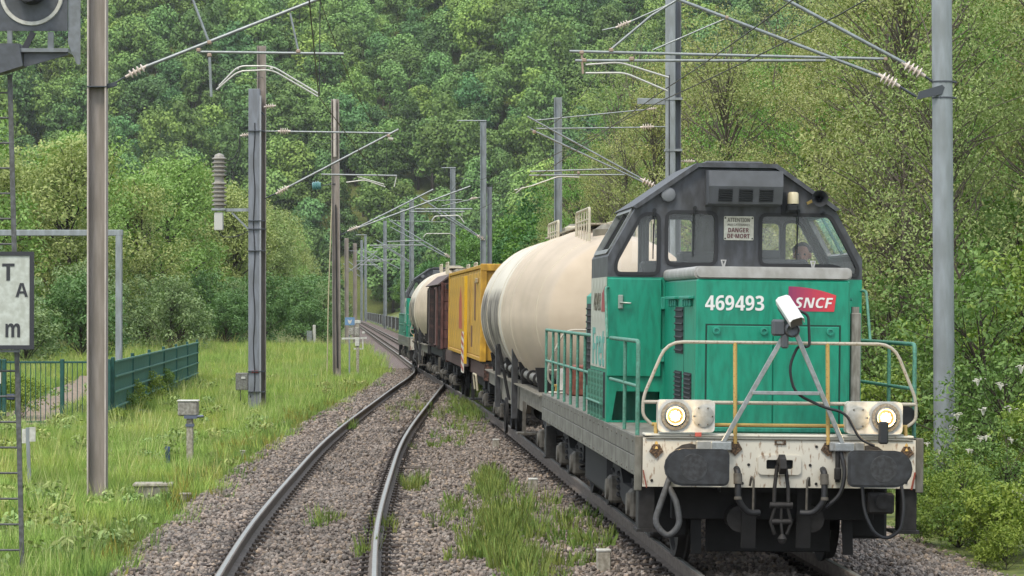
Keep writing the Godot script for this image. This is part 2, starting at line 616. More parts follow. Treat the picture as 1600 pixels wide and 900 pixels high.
func make_tracks() -> void:
	var prof := PackedVector2Array([Vector2(-0.07, -0.172), Vector2(0.07, -0.172), Vector2(0.07, -0.158), Vector2(0.012, -0.138), Vector2(0.012, -0.05), Vector2(0.036, -0.04), Vector2(0.036, -0.006), Vector2(0.029, 0.0), Vector2(-0.029, 0.0), Vector2(-0.036, -0.006), Vector2(-0.036, -0.04), Vector2(-0.012, -0.05), Vector2(-0.012, -0.138), Vector2(-0.07, -0.158)])
	var band := PackedVector2Array([Vector2(-0.022, 0.0), Vector2(0.022, 0.0), Vector2(0.02, 0.002), Vector2(-0.02, 0.002)])
	var rust := M("rail_steel", hexc("766b61"), 0.8, 0.05, "grime", Vector3.ONE * 0.7)
	var shine := M("rail_running_band", hexc("a3a39e"), 0.45, 0.4, "soft", Vector3.ONE * 2.0)
	var wood := M("sleeper_wood", hexc("57493f"), 0.95, 0.0, "heavy", Vector3(0.6, 2.5, 2.5), 0.8)
	var clip_m := M("rail_clip_steel", hexc("574d46"), 0.8, 0.2, "heavy", Vector3.ONE * 2.0)
	var sl := MB.new().box(Vector3(0, -0.075, 0), Vector3(2.55, 0.15, 0.25), Basis.IDENTITY, 0.015).mesh()
	var ch := MB.new()
	for s in [-1.0, 1.0]:
		ch.box(Vector3(s * 0.115, 0.012, 0), Vector3(0.1, 0.024, 0.16), Basis.IDENTITY, 0.006)
		ch.cyl(Vector3(s * 0.125, 0.0, 0), Vector3(s * 0.125, 0.06, 0), 0.018, 0.018, 6)
	ch.box(Vector3(0, 0.002, 0), Vector3(0.36, 0.012, 0.18))
	var chair := ch.mesh()
	for k in 2:
		var pts := LEFT_TRACK if k == 0 else TRAIN_TRACK
		var tr := Node3D.new()
		tr.name = numbered("railway_track")
		add_child(tr)
		tag(tr, "empty curved railway track with worn steel rails joining the other track" if k == 0 else "railway track under the green locomotive and its wagons", "railway track")
		tr.set_meta("kind", "structure")
		for s in [-1.0, 1.0]:
			var p := rail_path(pts, s * 0.7525, -6.0, 126.0 if k == 0 else 610.0)
			var r := part(tr, "rail", sweep(MB.new(), p, prof), rust)
			part(r, "running_surface", sweep(MB.new(), p, band), shine)
		if k == 1:
			for s in [-1.0, 1.0]:
				part(tr, "guard_rail", sweep(MB.new(), rail_path(pts, s * 0.35, 140.0, 600.0), prof), rust)
		var d := 22.0
		while d < (124.0 if k == 0 else 66.0):
			var slope := along(pts, d + 0.5) - along(pts, d - 0.5)
			var turn := -atan(slope)
			var o := part(tr, "sleeper", sl, wood, Vector3(along(pts, d), -0.172, -d))
			o.rotation.y = turn
			for s in [-1.0, 1.0]:
				if d < 75.0: part(o, "rail_fastening", chair, clip_m, Vector3(s * 0.7525, 0, 0))
			d += 0.6
	# point rod that crosses from the left track
	var rod := thing("point_rod", "dark steel rod lying across the ballast between both tracks", "rod", Vector3.ZERO)
	var a := on_ground(612, 731, -0.16)
	rod.position = a
	part(rod, "bar", MB.new().bar(Vector3.ZERO, on_ground(722, 735, -0.17) - a, 0.05, 0.045, Vector3.UP, 0.008), rust)
	part(rod, "crank", MB.new().box(Vector3(0.45, 0.0, 0.0), Vector3(0.12, 0.07, 0.16), Basis.IDENTITY, 0.01), rust)

# ---------- vegetation ----------
class Leaves:
	var v := PackedVector3Array()
	var n := PackedVector3Array()
	var c := PackedColorArray()
	var ix := PackedInt32Array()
	func leaf(p: Vector3, dir: Vector3, side: Vector3, ln: float, wd: float, col: Color) -> void:
		var k := v.size()
		var nn := side.cross(dir).normalized()
		var mid := p + dir * (ln * 0.45)
		var up := nn * (wd * 0.18)
		v.append(p); v.append(mid + side * (wd * 0.5) + up); v.append(p + dir * ln); v.append(mid - side * (wd * 0.5) + up)
		for i in 4:
			n.append(nn); c.append(col)
		ix.append(k); ix.append(k + 2); ix.append(k + 1); ix.append(k); ix.append(k + 3); ix.append(k + 2)
	func clump(rng: RandomNumberGenerator, m: Vector3, r: Vector3, count: int, ln: float, tone: Color, tone2: Color, slim := 0.55, droop := 0.3, loose := 0.5) -> void:
		var pick := rng.randf()   # each leaf has one colour, picked at random between two
		for i in count:
			var d := Vector3(rng.randfn(), rng.randfn(), rng.randfn()).normalized()
			var p := m + d * r * (0.45 + 0.55 * sqrt(rng.randf()))
			var face := (d + Vector3(0, 0.35, 0) + Vector3(rng.randfn(), rng.randfn(), rng.randfn()) * loose).normalized()
			var dir := face.cross(Vector3(rng.randfn(), rng.randfn(), rng.randfn())).normalized()
			dir = (dir - Vector3(0, droop * 0.5, 0)).normalized()
			var side := dir.cross(face).normalized()
			var t := clampf(pick * 0.6 + rng.randf() * 0.5, 0.0, 1.0)
			var s := rng.randf_range(0.7, 1.25) * ln
			leaf(p, dir, side, s, s * slim, tone.lerp(tone2, t))
	func mesh() -> ArrayMesh:
		var am := ArrayMesh.new()
		var arr := []
		arr.resize(Mesh.ARRAY_MAX)
		arr[Mesh.ARRAY_VERTEX] = v; arr[Mesh.ARRAY_NORMAL] = n; arr[Mesh.ARRAY_COLOR] = c; arr[Mesh.ARRAY_INDEX] = ix
		am.add_surface_from_arrays(Mesh.PRIMITIVE_TRIANGLES, arr)
		return am

func tinted_leaf(key: String, tint: Color, back := 0.6) -> StandardMaterial3D:
	if mats.has(key): return mats[key]
	var m: StandardMaterial3D = leaf_mat("leaf_base").duplicate()
	m.resource_name = key
	m.albedo_color = tint
	m.backlight = Color(0.33, 0.38, 0.16) * (back / 0.35)
	mats[key] = m
	return m

# one tree as [trunk mesh, crown mesh]; o: h height, r crown radius, base where the crown begins, n clumps, per leaves each, cr clump radius, ln leaf length
func grow(seed_: int, o: Dictionary) -> Array:
	var rng := RandomNumberGenerator.new()
	rng.seed = seed_
	var h: float = o.h
	var r: float = o.r
	var base: float = o.base
	var lv := Leaves.new()
	var wood := MB.new()
	var lean := Vector3(rng.randfn() * 0.04, 1.0, rng.randfn() * 0.04)
	var top := lean * h * 0.86
	var kink := lean * h * 0.4 + Vector3(rng.randfn(), 0, rng.randfn()) * 0.15
	wood.tube([Vector3(0, -0.3, 0), lean * base * 0.5, kink, top], [o.tr * 1.25, o.tr, o.tr * 0.7, o.tr * 0.12], 7)
	var lobes := []
	for i in int(o.get("lobes", 7)):
		var a := rng.randf() * TAU
		var t := rng.randf()
		lobes.append([Vector3(cos(a) * r * 0.55 * (1.0 - t * 0.5), lerpf(base + r * 0.4, h - r * 0.45, t), sin(a) * r * 0.55 * (1.0 - t * 0.5)), r * rng.randf_range(0.42, 0.62)])
	lobes.append([Vector3(0, h - r * 0.5, 0) + lean * 0.1, r * 0.5])
	for i in int(o.n):
		var lb: Array = lobes[rng.randi() % lobes.size()]
		var d := Vector3(rng.randfn(), rng.randfn() * 0.9 + 0.25, rng.randfn()).normalized()
		var p: Vector3 = lb[0] + d * lb[1] * rng.randf_range(0.6, 1.05)
		p.y = maxf(p.y, base)
		lv.clump(rng, p, Vector3(1.0, o.get("flat", 0.7), 1.0) * o.cr * rng.randf_range(0.7, 1.25), int(o.per), o.ln, o.tone, o.tone2, o.get("slim", 0.55), o.get("droop", 0.3), o.get("loose", 0.5))
		if i % int(o.get("limb", 4)) == 0:
			var from := lean * clampf(p.y - r * rng.randf_range(0.35, 0.8), base * 0.45, h * 0.8)
			var mid := from.lerp(p, 0.5) + Vector3(rng.randfn(), rng.randf(), rng.randfn()) * 0.08 * r
			wood.tube([from, mid, p + d * o.cr * 0.5], [o.tr * 0.38, o.tr * 0.24, o.tr * 0.08], 5)
	return [wood.mesh(), lv.mesh()]

func plant(called: String, kind: Array, at: Vector3, turn: float, s: Vector3, bark: Material, leaf: Material, label: String, category: String, group: String) -> Node3D:
	var t := thing(called, label, category, at, turn, group)
	t.scale = s
	part(t, "trunk" if category == "tree" else "stem", kind[0], bark)
	part(t, "crown" if category == "tree" else "foliage", kind[1], leaf)
	return t

func make_forest() -> void:   # the wooded hillside far behind: reads as one mass
	var rng := RandomNumberGenerator.new()
	rng.seed = 500
	var host := Node3D.new()
	host.name = "hillside_forest"
	add_child(host)
	host.set_meta("kind", "stuff")
	tag(host, "dense green deciduous forest covering the steep hillside behind the railway", "forest")
	var kinds := []
	for i in 6:
		kinds.append(grow(900 + i, {"h": 11.0 + (i % 3) * 1.5, "r": 4.4, "base": 2.5, "n": 44, "per": 90, "cr": 1.5, "ln": 0.55, "tr": 0.22, "lobes": 7, "tone": Color(0.12, 0.18, 0.05), "tone2": Color(0.22, 0.30, 0.088), "slim": 0.7, "limb": 12, "loose": 0.35}))
	var m := leaf_mat("forest_leaf", 0.4)
	var bark := M("forest_bark", hexc("4a4238"), 0.95)
	var xf := [[], [], [], [], [], []]
	var cs := [[], [], [], [], [], []]
	var d := 585.0
	while d < 860.0:
		var half := d * 0.178 * 1.3 + 18.0
		var x := -half
		while x < half:
			var px := x + rng.randf_range(-1.8, 1.8)
			var pd := d + rng.randf_range(-1.8, 1.8)
			x += 7.4
			if absf(px - tx(minf(pd, 620.0))) < 6.0 and pd < 625.0: continue
			if rng.randf() < 0.06: continue
			var k := rng.randi() % 6
			var patch := land_noise.get_noise_2d(px * 1.1, pd * 1.1)
			var s := rng.randf_range(0.8, 1.45) + patch * 0.25
			var b := Basis(Vector3.UP, rng.randf() * TAU).scaled(Vector3(s, s * rng.randf_range(0.85, 1.2), s))
			xf[k].append(Transform3D(b, Vector3(px, ground_h(px, pd) - 0.5, -pd)))
			var y := clampf(rng.randfn() * 0.35 + 0.3 + patch * 0.9, -0.5, 1.4)
			var br := rng.randf_range(0.65, 1.35)

			cs[k].append(Color((0.66 + 0.36 * y) * br, (0.88 + 0.20 * y) * br, (0.95 - 0.1 * y) * br))
		d += 6.8
	for k in 6:
		multi(host, "crowns", kinds[k][1], m, xf[k], cs[k])
		multi(host, "trunks", kinds[k][0], bark, xf[k], [])

func wooded_edge(x: float, d: float) -> bool:   # open land left of the tracks
	var lim := -19.0 if d < 108.0 else lerpf(-19.0, -17.0, (d - 108.0) / 52.0) if d < 160.0 else lerpf(-17.0, -15.0, (d - 160.0) / 50.0) if d < 210.0 else tx(d) - 3.2
	return x < lim

func make_trees() -> void:
	var rng := RandomNumberGenerator.new()
	rng.seed = 61
	var bark := M("bark", hexc("5a5047"), 0.95, 0.0, "grime", Vector3(3, 0.6, 3))
	var pale_bark := M("pale_bark", hexc("7c7468"), 0.95, 0.0, "grime", Vector3(3, 0.6, 3))
	# left: feathery yellow-green trees and grey-green thickets behind the meadow
	var feathery := []
	for i in 3:
		feathery.append(grow(300 + i, {"h": 10.5, "r": 3.6, "base": 1.2, "n": 230, "per": 52, "cr": 0.66, "ln": 0.22, "tr": 0.16, "lobes": 11, "flat": 0.9, "tone": Color(0.205, 0.25, 0.075), "tone2": Color(0.385, 0.43, 0.165), "slim": 0.42, "limb": 5}))
	var thicket := []
	for i in 3:
		thicket.append(grow(330 + i, {"h": 5.2, "r": 2.9, "base": 0.2, "n": 140, "per": 46, "cr": 0.5, "ln": 0.22, "tr": 0.08, "lobes": 10, "tone": Color(0.13, 0.20, 0.065), "tone2": Color(0.27, 0.35, 0.13), "slim": 0.45, "limb": 5}))
	var broad := []
	for i in 3:
		broad.append(grow(360 + i, {"h": 9.5, "r": 3.7, "base": 1.5, "n": 130, "per": 50, "cr": 0.85, "ln": 0.32, "tr": 0.2, "lobes": 9, "tone": Color(0.06, 0.135, 0.03), "tone2": Color(0.15, 0.27, 0.06), "slim": 0.6, "limb": 6}))
	var yl := [tinted_leaf("leaf_yellow_green", Color(1, 1, 1)), tinted_leaf("leaf_olive_green", Color(0.88, 0.92, 0.92)), tinted_leaf("leaf_fresh_green", Color(0.88, 1.0, 0.9))]
	var gl := [tinted_leaf("leaf_grey_green", Color(1, 1, 1.1)), tinted_leaf("leaf_dark_thicket", Color(0.8, 0.9, 0.9))]
	var bl := [tinted_leaf("leaf_mid_green", Color(1, 1, 1)), tinted_leaf("leaf_bright_green", Color(1.0, 1.0, 0.9)), tinted_leaf("leaf_deep_green", Color(0.8, 0.88, 1.0))]
	var d := 104.0
	while d < 560.0:
		var x := maxf(-0.2 * d - 14.0, tx(d) - 40.0) if d > 210.0 else -0.2 * d - 14.0
		while x < -8.0:
			var px := x + rng.randf_range(-1.5, 1.5)
			var pd := d + rng.randf_range(-2.0, 2.0)
			x += 5.6
			if not wooded_edge(px + (2.5 if pd < 210.0 else 1.2), pd): continue
			var at := Vector3(px, ground_h(px, pd), -pd)
			var rim := not wooded_edge(px + 8.0, pd)
			var turn := rng.randf() * TAU
			if rim or rng.randf() < 0.25:
				var kg := rng.randi() % 2
				var s := rng.randf_range(0.75, 1.2)
				plant("thicket_bush", thicket[rng.randi() % 3], at, turn, Vector3(s, s * rng.randf_range(0.8, 1.1), s), bark, gl[kg], ["grey-green willow thicket bush along the edge of the meadow", "darker green willow thicket bush along the edge of the meadow"][kg], "bush", "bushes along the meadow edge")
			else:
				var kt := rng.randi() % 3
				var s2 := rng.randf_range(0.95, 1.35) * clampf(1.0 + (pd - 150.0) * 0.001, 0.9, 1.2)
				plant("feathery_tree", feathery[rng.randi() % 3], at, turn, Vector3(s2, s2, s2), bark, yl[kt], ["feathery yellow-green tree growing in the wood beyond the meadow", "feathery olive-green tree growing in the wood beyond the meadow", "feathery fresh green tree growing in the wood beyond the meadow"][kt], "tree", "trees beyond the meadow")
		d += 7.5 if d < 230.0 else 14.0
	# behind the train, right of the line
	d = 135.0
	while d < 420.0:
		var x0 := tx(d) + 7.5
		var x := x0
		while x < x0 + 26.0 + d * 0.12 and x < d * 0.2 + 10.0:
			var px := x + rng.randf_range(-1.8, 1.8)
			var pd := d + rng.randf_range(-4.0, 4.0)
			x += 6.2
			var s := rng.randf_range(0.72, 1.15)
			if px > pd * 0.045: s *= 1.2
			var kb := rng.randi() % 3
			if px < x0 + 3.0: s *= 0.75
			plant("broadleaf_tree", broad[rng.randi() % 3], Vector3(px, ground_h(px, pd), -pd), rng.randf() * TAU, Vector3(s, s, s), bark, bl[kb], ["rounded mid green broadleaf tree behind the railway wagons", "rounded bright green broadleaf tree behind the railway wagons", "rounded deep green broadleaf tree behind the railway wagons"][kb], "tree", "broadleaf trees behind the train")
		d += 13.0
	# right bank: thin-branched trees close to the locomotive
	var slender := []
	for i in 5:
		slender.append(grow(400 + i, {"h": 10.5 + i * 0.6, "r": 3.0, "base": 1.0, "n": 300, "per": 58, "cr": 0.46, "ln": 0.105, "tr": 0.08, "lobes": 16, "flat": 0.65, "tone": Color(0.18, 0.215, 0.07), "tone2": Color(0.385, 0.41, 0.175), "slim": 0.42, "limb": 2, "loose": 0.7}))
	var sl := [tinted_leaf("leaf_olive_yellow", Color(1, 1, 1)), tinted_leaf("leaf_bronze_green", Color(1.0, 0.97, 0.95)), tinted_leaf("leaf_spring_green", Color(0.78, 0.99, 0.8)), tinted_leaf("leaf_olive_yellow_2", Color(0.92, 0.98, 0.95))]
	var sn := ["thin-branched olive-yellow tree on the bank beside the locomotive", "thin-branched tree with bronze tinted leaves on the bank beside the locomotive", "thin-branched fresh green tree on the bank beside the locomotive", "thin-branched olive-yellow tree on the bank beside the locomotive"]
	d = 54.0
	while d < 150.0:
		var x := tx(d) + 7.6
		while x < d * 0.178 + 9.0:
			var px := x + rng.randf_range(-1.0, 1.0)
			var pd := d + rng.randf_range(-1.5, 1.5)
			x += 3.3
			var s := rng.randf_range(0.7, 1.12)
			if px - tx(pd) < 9.0: s *= 0.8
			var k := rng.randi() % 4
			plant("slender_tree", slender[rng.randi() % 5], Vector3(px, ground_h(px, pd), -pd), rng.randf() * TAU, Vector3(s, s * 1.05, s), pale_bark, sl[k], sn[k], "tree", "slender trees on the bank by the locomotive")
		d += 5.0
	# right foreground: leafy elder bushes with white flower heads, and low growth
	var elder := []
	for i in 3:
		elder.append(grow(430 + i, {"h": 2.5, "r": 1.25, "base": 0.12, "n": 170, "per": 28, "cr": 0.2, "ln": 0.085, "tr": 0.035, "lobes": 10, "tone": Color(0.075, 0.145, 0.038), "tone2": Color(0.21, 0.31, 0.095), "slim": 0.48, "droop": 0.5, "limb": 2}))
	var flower := M("elder_flower", hexc("e9e6d6"), 0.8)
	var low := []
	for i in 2:
		low.append(grow(450 + i, {"h": 1.15, "r": 0.85, "base": 0.03, "n": 90, "per": 30, "cr": 0.16, "ln": 0.072, "tr": 0.015, "lobes": 9, "tone": Color(0.09, 0.16, 0.035), "tone2": Color(0.21, 0.30, 0.08), "slim": 0.5, "droop": 0.4, "limb": 3}))
	var el := [tinted_leaf("leaf_elder", Color(1, 1, 1)), tinted_leaf("leaf_elder_light", Color(1.12, 1.05, 0.9))]
	for q in [[6.0, 40.0, 0.5, 1], [7.2, 42.0, 0.85, 1], [6.5, 37.6, 0.58, 1], [7.6, 39.0, 0.9, 1], [5.5, 35.5, 0.45, 0], [6.5, 34.2, 0.62, 1], [7.4, 45.5, 1.2, 0], [8.4, 47.0, 1.25, 0], [6.9, 48.5, 1.0, 0], [8.8, 42.0, 1.15, 0], [8.0, 51.5, 1.35, 0], [9.7, 50.0, 1.4, 0], [7.2, 55.0, 1.2, 0], [6.4, 60.0, 1.2, 0], [6.0, 66.0, 1.3, 0], [9.9, 56.0, 1.5, 0], [5.9, 74.0, 1.3, 0], [5.4, 82.0, 1.3, 0], [7.9, 33.0, 0.9, 0], [6.1, 31.0, 0.55, 0]]:
		var s: float = q[2]
		var t := plant("elder_bush", elder[rng.randi() % 3], Vector3(q[0], ground_h(q[0], q[1]) - 0.03, -q[1]), rng.randf() * TAU, Vector3(s, s, s), bark, el[rng.randi() % 2], "leafy elder bush carrying white flower heads on the bank" if q[3] else "leafy green elder bush without flowers on the bank", "bush", "elder bushes on the bank")
		if q[3]:
			for i in 7:
				var a := rng.randf() * TAU
				var up := rng.randf_range(0.45, 0.95)
				var mb := MB.new()
				var p := Vector3(cos(a) * 1.15, 0, sin(a) * 1.15) * sqrt(1.0 - up * up * 0.7) + Vector3.UP * (up * 2.35)
				for j in 14:
					var o := Vector3(rng.randfn() * 0.05, rng.randfn() * 0.016, rng.randfn() * 0.05)
					mb.cyl(p + o, p + o + Vector3(0, 0.012, 0), 0.021, 0.018, 6)
				mb.cyl(p + Vector3(0, -0.1, 0), p, 0.006, 0.05, 5)
				part(t, "flower_head", mb, flower)
	d = 27.0
	while d < 64.0:
		for i in 3:
			var px := tx(d) + 2.75 + rng.randf() * (1.2 if i == 0 else 3.2)
			var s := rng.randf_range(0.45, 0.8) * (0.6 if px - tx(d) < 3.1 else 1.0)
			var pd := d + rng.randf() * 1.2
			plant("low_shrub", low[rng.randi() % 2], Vector3(px, ground_h(px, pd) - 0.02, -pd), rng.randf() * TAU, Vector3(s, s, s), bark, el[rng.randi() % 2], "low leafy shrub at the foot of the bank beside the track", "bush", "low shrubs at the foot of the bank")
		d += 1.3
	# brambles at the fence
	for q in [[-9.75, 71.3, 0.4], [-10.2, 76.0, 0.6], [-10.4, 78.0, 0.8], [-10.7, 84.0, 0.9], [-11.0, 90.0, 0.9], [-12.6, 74.0, 1.0], [-13.8, 74.5, 1.1]]:
		var s: float = q[2]
		plant("bramble", low[rng.randi() % 2], Vector3(q[0], ground_h(q[0], q[1]) - 0.02, -q[1]), rng.randf() * TAU, Vector3(s, s, s), bark, el[rng.randi() % 2], "leafy bramble growing against the green fence", "bush", "brambles along the fence")

func blade_tuft(seed_: int, h: float, spread: float, blades: int, w: float, tone: Color, tone2: Color) -> ArrayMesh:
	var rng := RandomNumberGenerator.new()
	rng.seed = seed_
	var lv := Leaves.new()
	for i in blades:
		var a := rng.randf() * TAU
		var out := Vector3(cos(a), 0, sin(a))
		var p := out * spread * sqrt(rng.randf())
		var hh := h * rng.randf_range(0.55, 1.15)
		var dir := (Vector3.UP + out * rng.randf_range(0.02, 0.26) + Vector3(rng.randfn(), 0, rng.randfn()) * 0.10).normalized()
		var side := dir.cross(Vector3(cos(a * 3.1), 0.2, sin(a * 2.3))).normalized()
		var col := tone.lerp(tone2, rng.randf())   # each blade one colour, picked at random
		lv.leaf(p, dir, side, hh * 0.62, w, col)
		lv.leaf(p + dir * hh * 0.45, (dir + out * 0.18).normalized(), side, hh * 0.55, w * 0.8, col)
	return lv.mesh()

func trodden(x: float, d: float) -> bool:   # bare soil in front of posts and boxes
	for p in [[-9.8, 71.8, 0.7], [-10.4, 79.0, 0.7], [-6.44, 44.7, 0.3], [-7.3, 83.0, 0.5], [-6.27, 53.6, 0.25], [-6.54, 54.9, 0.22], [-5.5, 44.0, 0.45], [-8.0, 48.0, 0.2], [-7.3, 120.0, 0.5], [-5.2, 55.0, 0.2], [-5.45, 69.0, 0.2], [-4.85, 42.7, 0.25]]:
		if absf(x - p[0] * d / p[1]) < p[2] and d < p[1] + 0.3 and d > p[1] - p[1] * 0.055: return true
	return false

func make_grass() -> void:
	var rng := RandomNumberGenerator.new()
	rng.seed = 91
	var host := Node3D.new()
	host.name = "meadow_grass"
	add_child(host)
	host.set_meta("kind", "stuff")
	tag(host, "tall fresh green meadow grass beside the left track", "grass")
	var tuft := []
	for i in 3:
		tuft.append(blade_tuft(700 + i, 0.28, 0.15, 44, 0.0065, Color(0.165, 0.265, 0.055), Color(0.34, 0.46, 0.12)))
	tuft.append(blade_tuft(710, 0.52, 0.13, 12, 0.006, Color(0.25, 0.32, 0.09), Color(0.46, 0.48, 0.22)))
	var m := tinted_leaf("grass_blade", Color(1, 1, 1), 0.3)
	var xf := [[], [], [], []]
	var cs := [[], [], [], []]
	var d := 20.0
	while d < 200.0:
		var dens := 60.0 if d < 48.0 else 38.0 if d < 75.0 else 20.0 if d < 125.0 else 7.0
		var big := 1.0 if d < 75.0 else 1.2 if d < 125.0 else 1.5
		var xr := bed_left(d) + 0.15
		var xl := maxf(-0.18 * d - 4.5, -26.0)
		for i in int(dens * maxf(xr - xl, 0.0) * 2.0):
			var x := rng.randf_range(xl, xr)
			var dd := d + rng.randf() * 2.0
			if x > xr - 0.75 and rng.randf() < (x - xr + 0.75) * 1.25: continue
			if absf(x + 12.8 + (dd - 78.0) * 0.097) < 0.95 and dd > 66.0 and dd < 116.0: continue   # footpath
			var k := 3 if rng.randf() < 0.09 else rng.randi() % 3
			var patch := land_noise.get_noise_2d(x * 14.0, dd * 9.0)
			if trodden(x, dd): continue
			if patch < -0.30 and rng.randf() < 0.6: continue
			var s := big * rng.randf_range(0.55, 1.25) * (1.0 + patch * 0.7)
			xf[k].append(Transform3D(Basis(Vector3.UP, rng.randf() * TAU).scaled(Vector3(s * 1.1, s, s * 1.1)), Vector3(x, ground_h(x, dd) - 0.02, -dd)))
			var y := rng.randf_range(0.8, 1.15) + patch * 0.25
			var dry := clampf(land_noise.get_noise_2d(x * 9.0 + 500.0, dd * 6.0) * 1.4, 0.0, 0.6)
			cs[k].append(Color(y * (0.98 + dry * 0.5), y * (1.0 + dry * 0.12), y * 0.95))
		d += 2.0
	for k in 4: multi(host, "grass_tufts", tuft[k], m, xf[k], cs[k])
	# broad-leaved weeds and dry stalks mixed into the meadow
	var lw := Leaves.new()
	for i in 5: lw.clump(rng, Vector3(rng.randfn() * 0.1, 0.1 + rng.randf() * 0.18, rng.randfn() * 0.1), Vector3(0.1, 0.08, 0.1), 16, 0.075, Color(0.14, 0.22, 0.06), Color(0.28, 0.37, 0.13), 0.45)
	var sx := []
	var sc := []
	for i in 750:
		var dd := 28.0 + 80.0 * pow(rng.randf(), 1.4)
		var x := rng.randf_range(maxf(-0.18 * dd - 3.0, -16.0), bed_left(dd) - 0.2)
		if land_noise.get_noise_2d(x * 11.0 - 300.0, dd * 8.0) < 0.02 or trodden(x, dd): continue
		var s := rng.randf_range(0.6, 1.5)
		sx.append(Transform3D(Basis(Vector3.UP, rng.randf() * TAU).scaled(Vector3(s, s, s)), Vector3(x, ground_h(x, dd) - 0.01, -dd)))
		var y := rng.randf_range(0.8, 1.2)
		sc.append(Color(y * rng.randf_range(0.9, 1.3), y, y))
	multi(host, "broadleaf_weeds", lw.mesh(), m, sx, sc)
	# weeds growing through the ballast
	var weeds := Node3D.new()
	weeds.name = "ballast_weeds"
	add_child(weeds)
	weeds.set_meta("kind", "stuff")
	tag(weeds, "green weeds and grass growing through the ballast between the tracks", "weeds")
	var wt := [blade_tuft(720, 0.24, 0.10, 22, 0.012, Color(0.10, 0.16, 0.035), Color(0.25, 0.31, 0.08)), blade_tuft(721, 0.15, 0.12, 24, 0.02, Color(0.09, 0.16, 0.03), Color(0.20, 0.28, 0.07))]
	var wx := [[], []]
	var wc := [[], []]
	# px, py on the ground, half width in m, half length in m, tufts
	for q in [[735, 640, 0.7, 12.0, 230], [745, 612, 0.7, 10.0, 160], [765, 765, 0.24, 5.0, 90], [790, 830, 0.34, 4.0, 130], [815, 885, 0.36, 2.5, 95], [800, 800, 0.5, 6.0, 30], [745, 860, 0.3, 2.5, 35], [710, 800, 0.25, 3.0, 22], [646, 765, 0.16, 1.2, 16], [513, 822, 0.14, 1.0, 9], [600, 828, 0.10, 1.6, 9], [545, 672, 0.12, 2.5, 16], [870, 830, 0.4, 4.0, 30], [930, 860, 0.3, 2.0, 18], [700, 690, 0.5, 5.0, 22], [640, 640, 0.5, 9.0, 26], [565, 870, 0.12, 1.0, 5]]:
		var m0 := on_ground(q[0], q[1], -0.2)
		for i in int(q[4]):
			var x: float = m0.x + clampf(rng.randfn() * 0.5, -1.2, 1.2) * q[2]
			var z: float = m0.z + clampf(rng.randfn() * 0.5, -1.2, 1.2) * q[3]
			var k := 0 if rng.randf() < 0.6 else 1
			var s := rng.randf_range(0.6, 1.35)
			wx[k].append(Transform3D(Basis(Vector3.UP, rng.randf() * TAU).scaled(Vector3.ONE * s), Vector3(x, bed_h(x, -z) - 0.01, z)))
			var y := rng.randf_range(0.8, 1.2)
			wc[k].append(Color(y * rng.randf_range(0.9, 1.2), y, y))
	# dry and dark stalks along the edge of the ballast
	d = 28.0
	while d < 100.0:
		for i in 5:
			var x := bed_left(d) - 0.3 + rng.randfn() * 0.3
			var dd := d + rng.randf()
			var s := rng.randf_range(0.5, 1.3)
			wx[i % 2].append(Transform3D(Basis(Vector3.UP, rng.randf() * TAU).scaled(Vector3(s, s * 1.3, s)), Vector3(x, GROUND + 0.08, -dd)))
			wc[i % 2].append(Color(1.5, 1.0, 0.85) if rng.randf() < 0.3 else Color(1.0, 1.1, 1.1))
		d += 0.7
	for k in 2: multi(weeds, "weed_tufts", wt[k], m, wx[k], wc[k])

# ---------- rolling stock ----------
func V2(a: Array) -> PackedVector2Array:
	var p := PackedVector2Array()
	for i in range(0, a.size(), 2): p.append(Vector2(a[i], a[i + 1]))
	return p

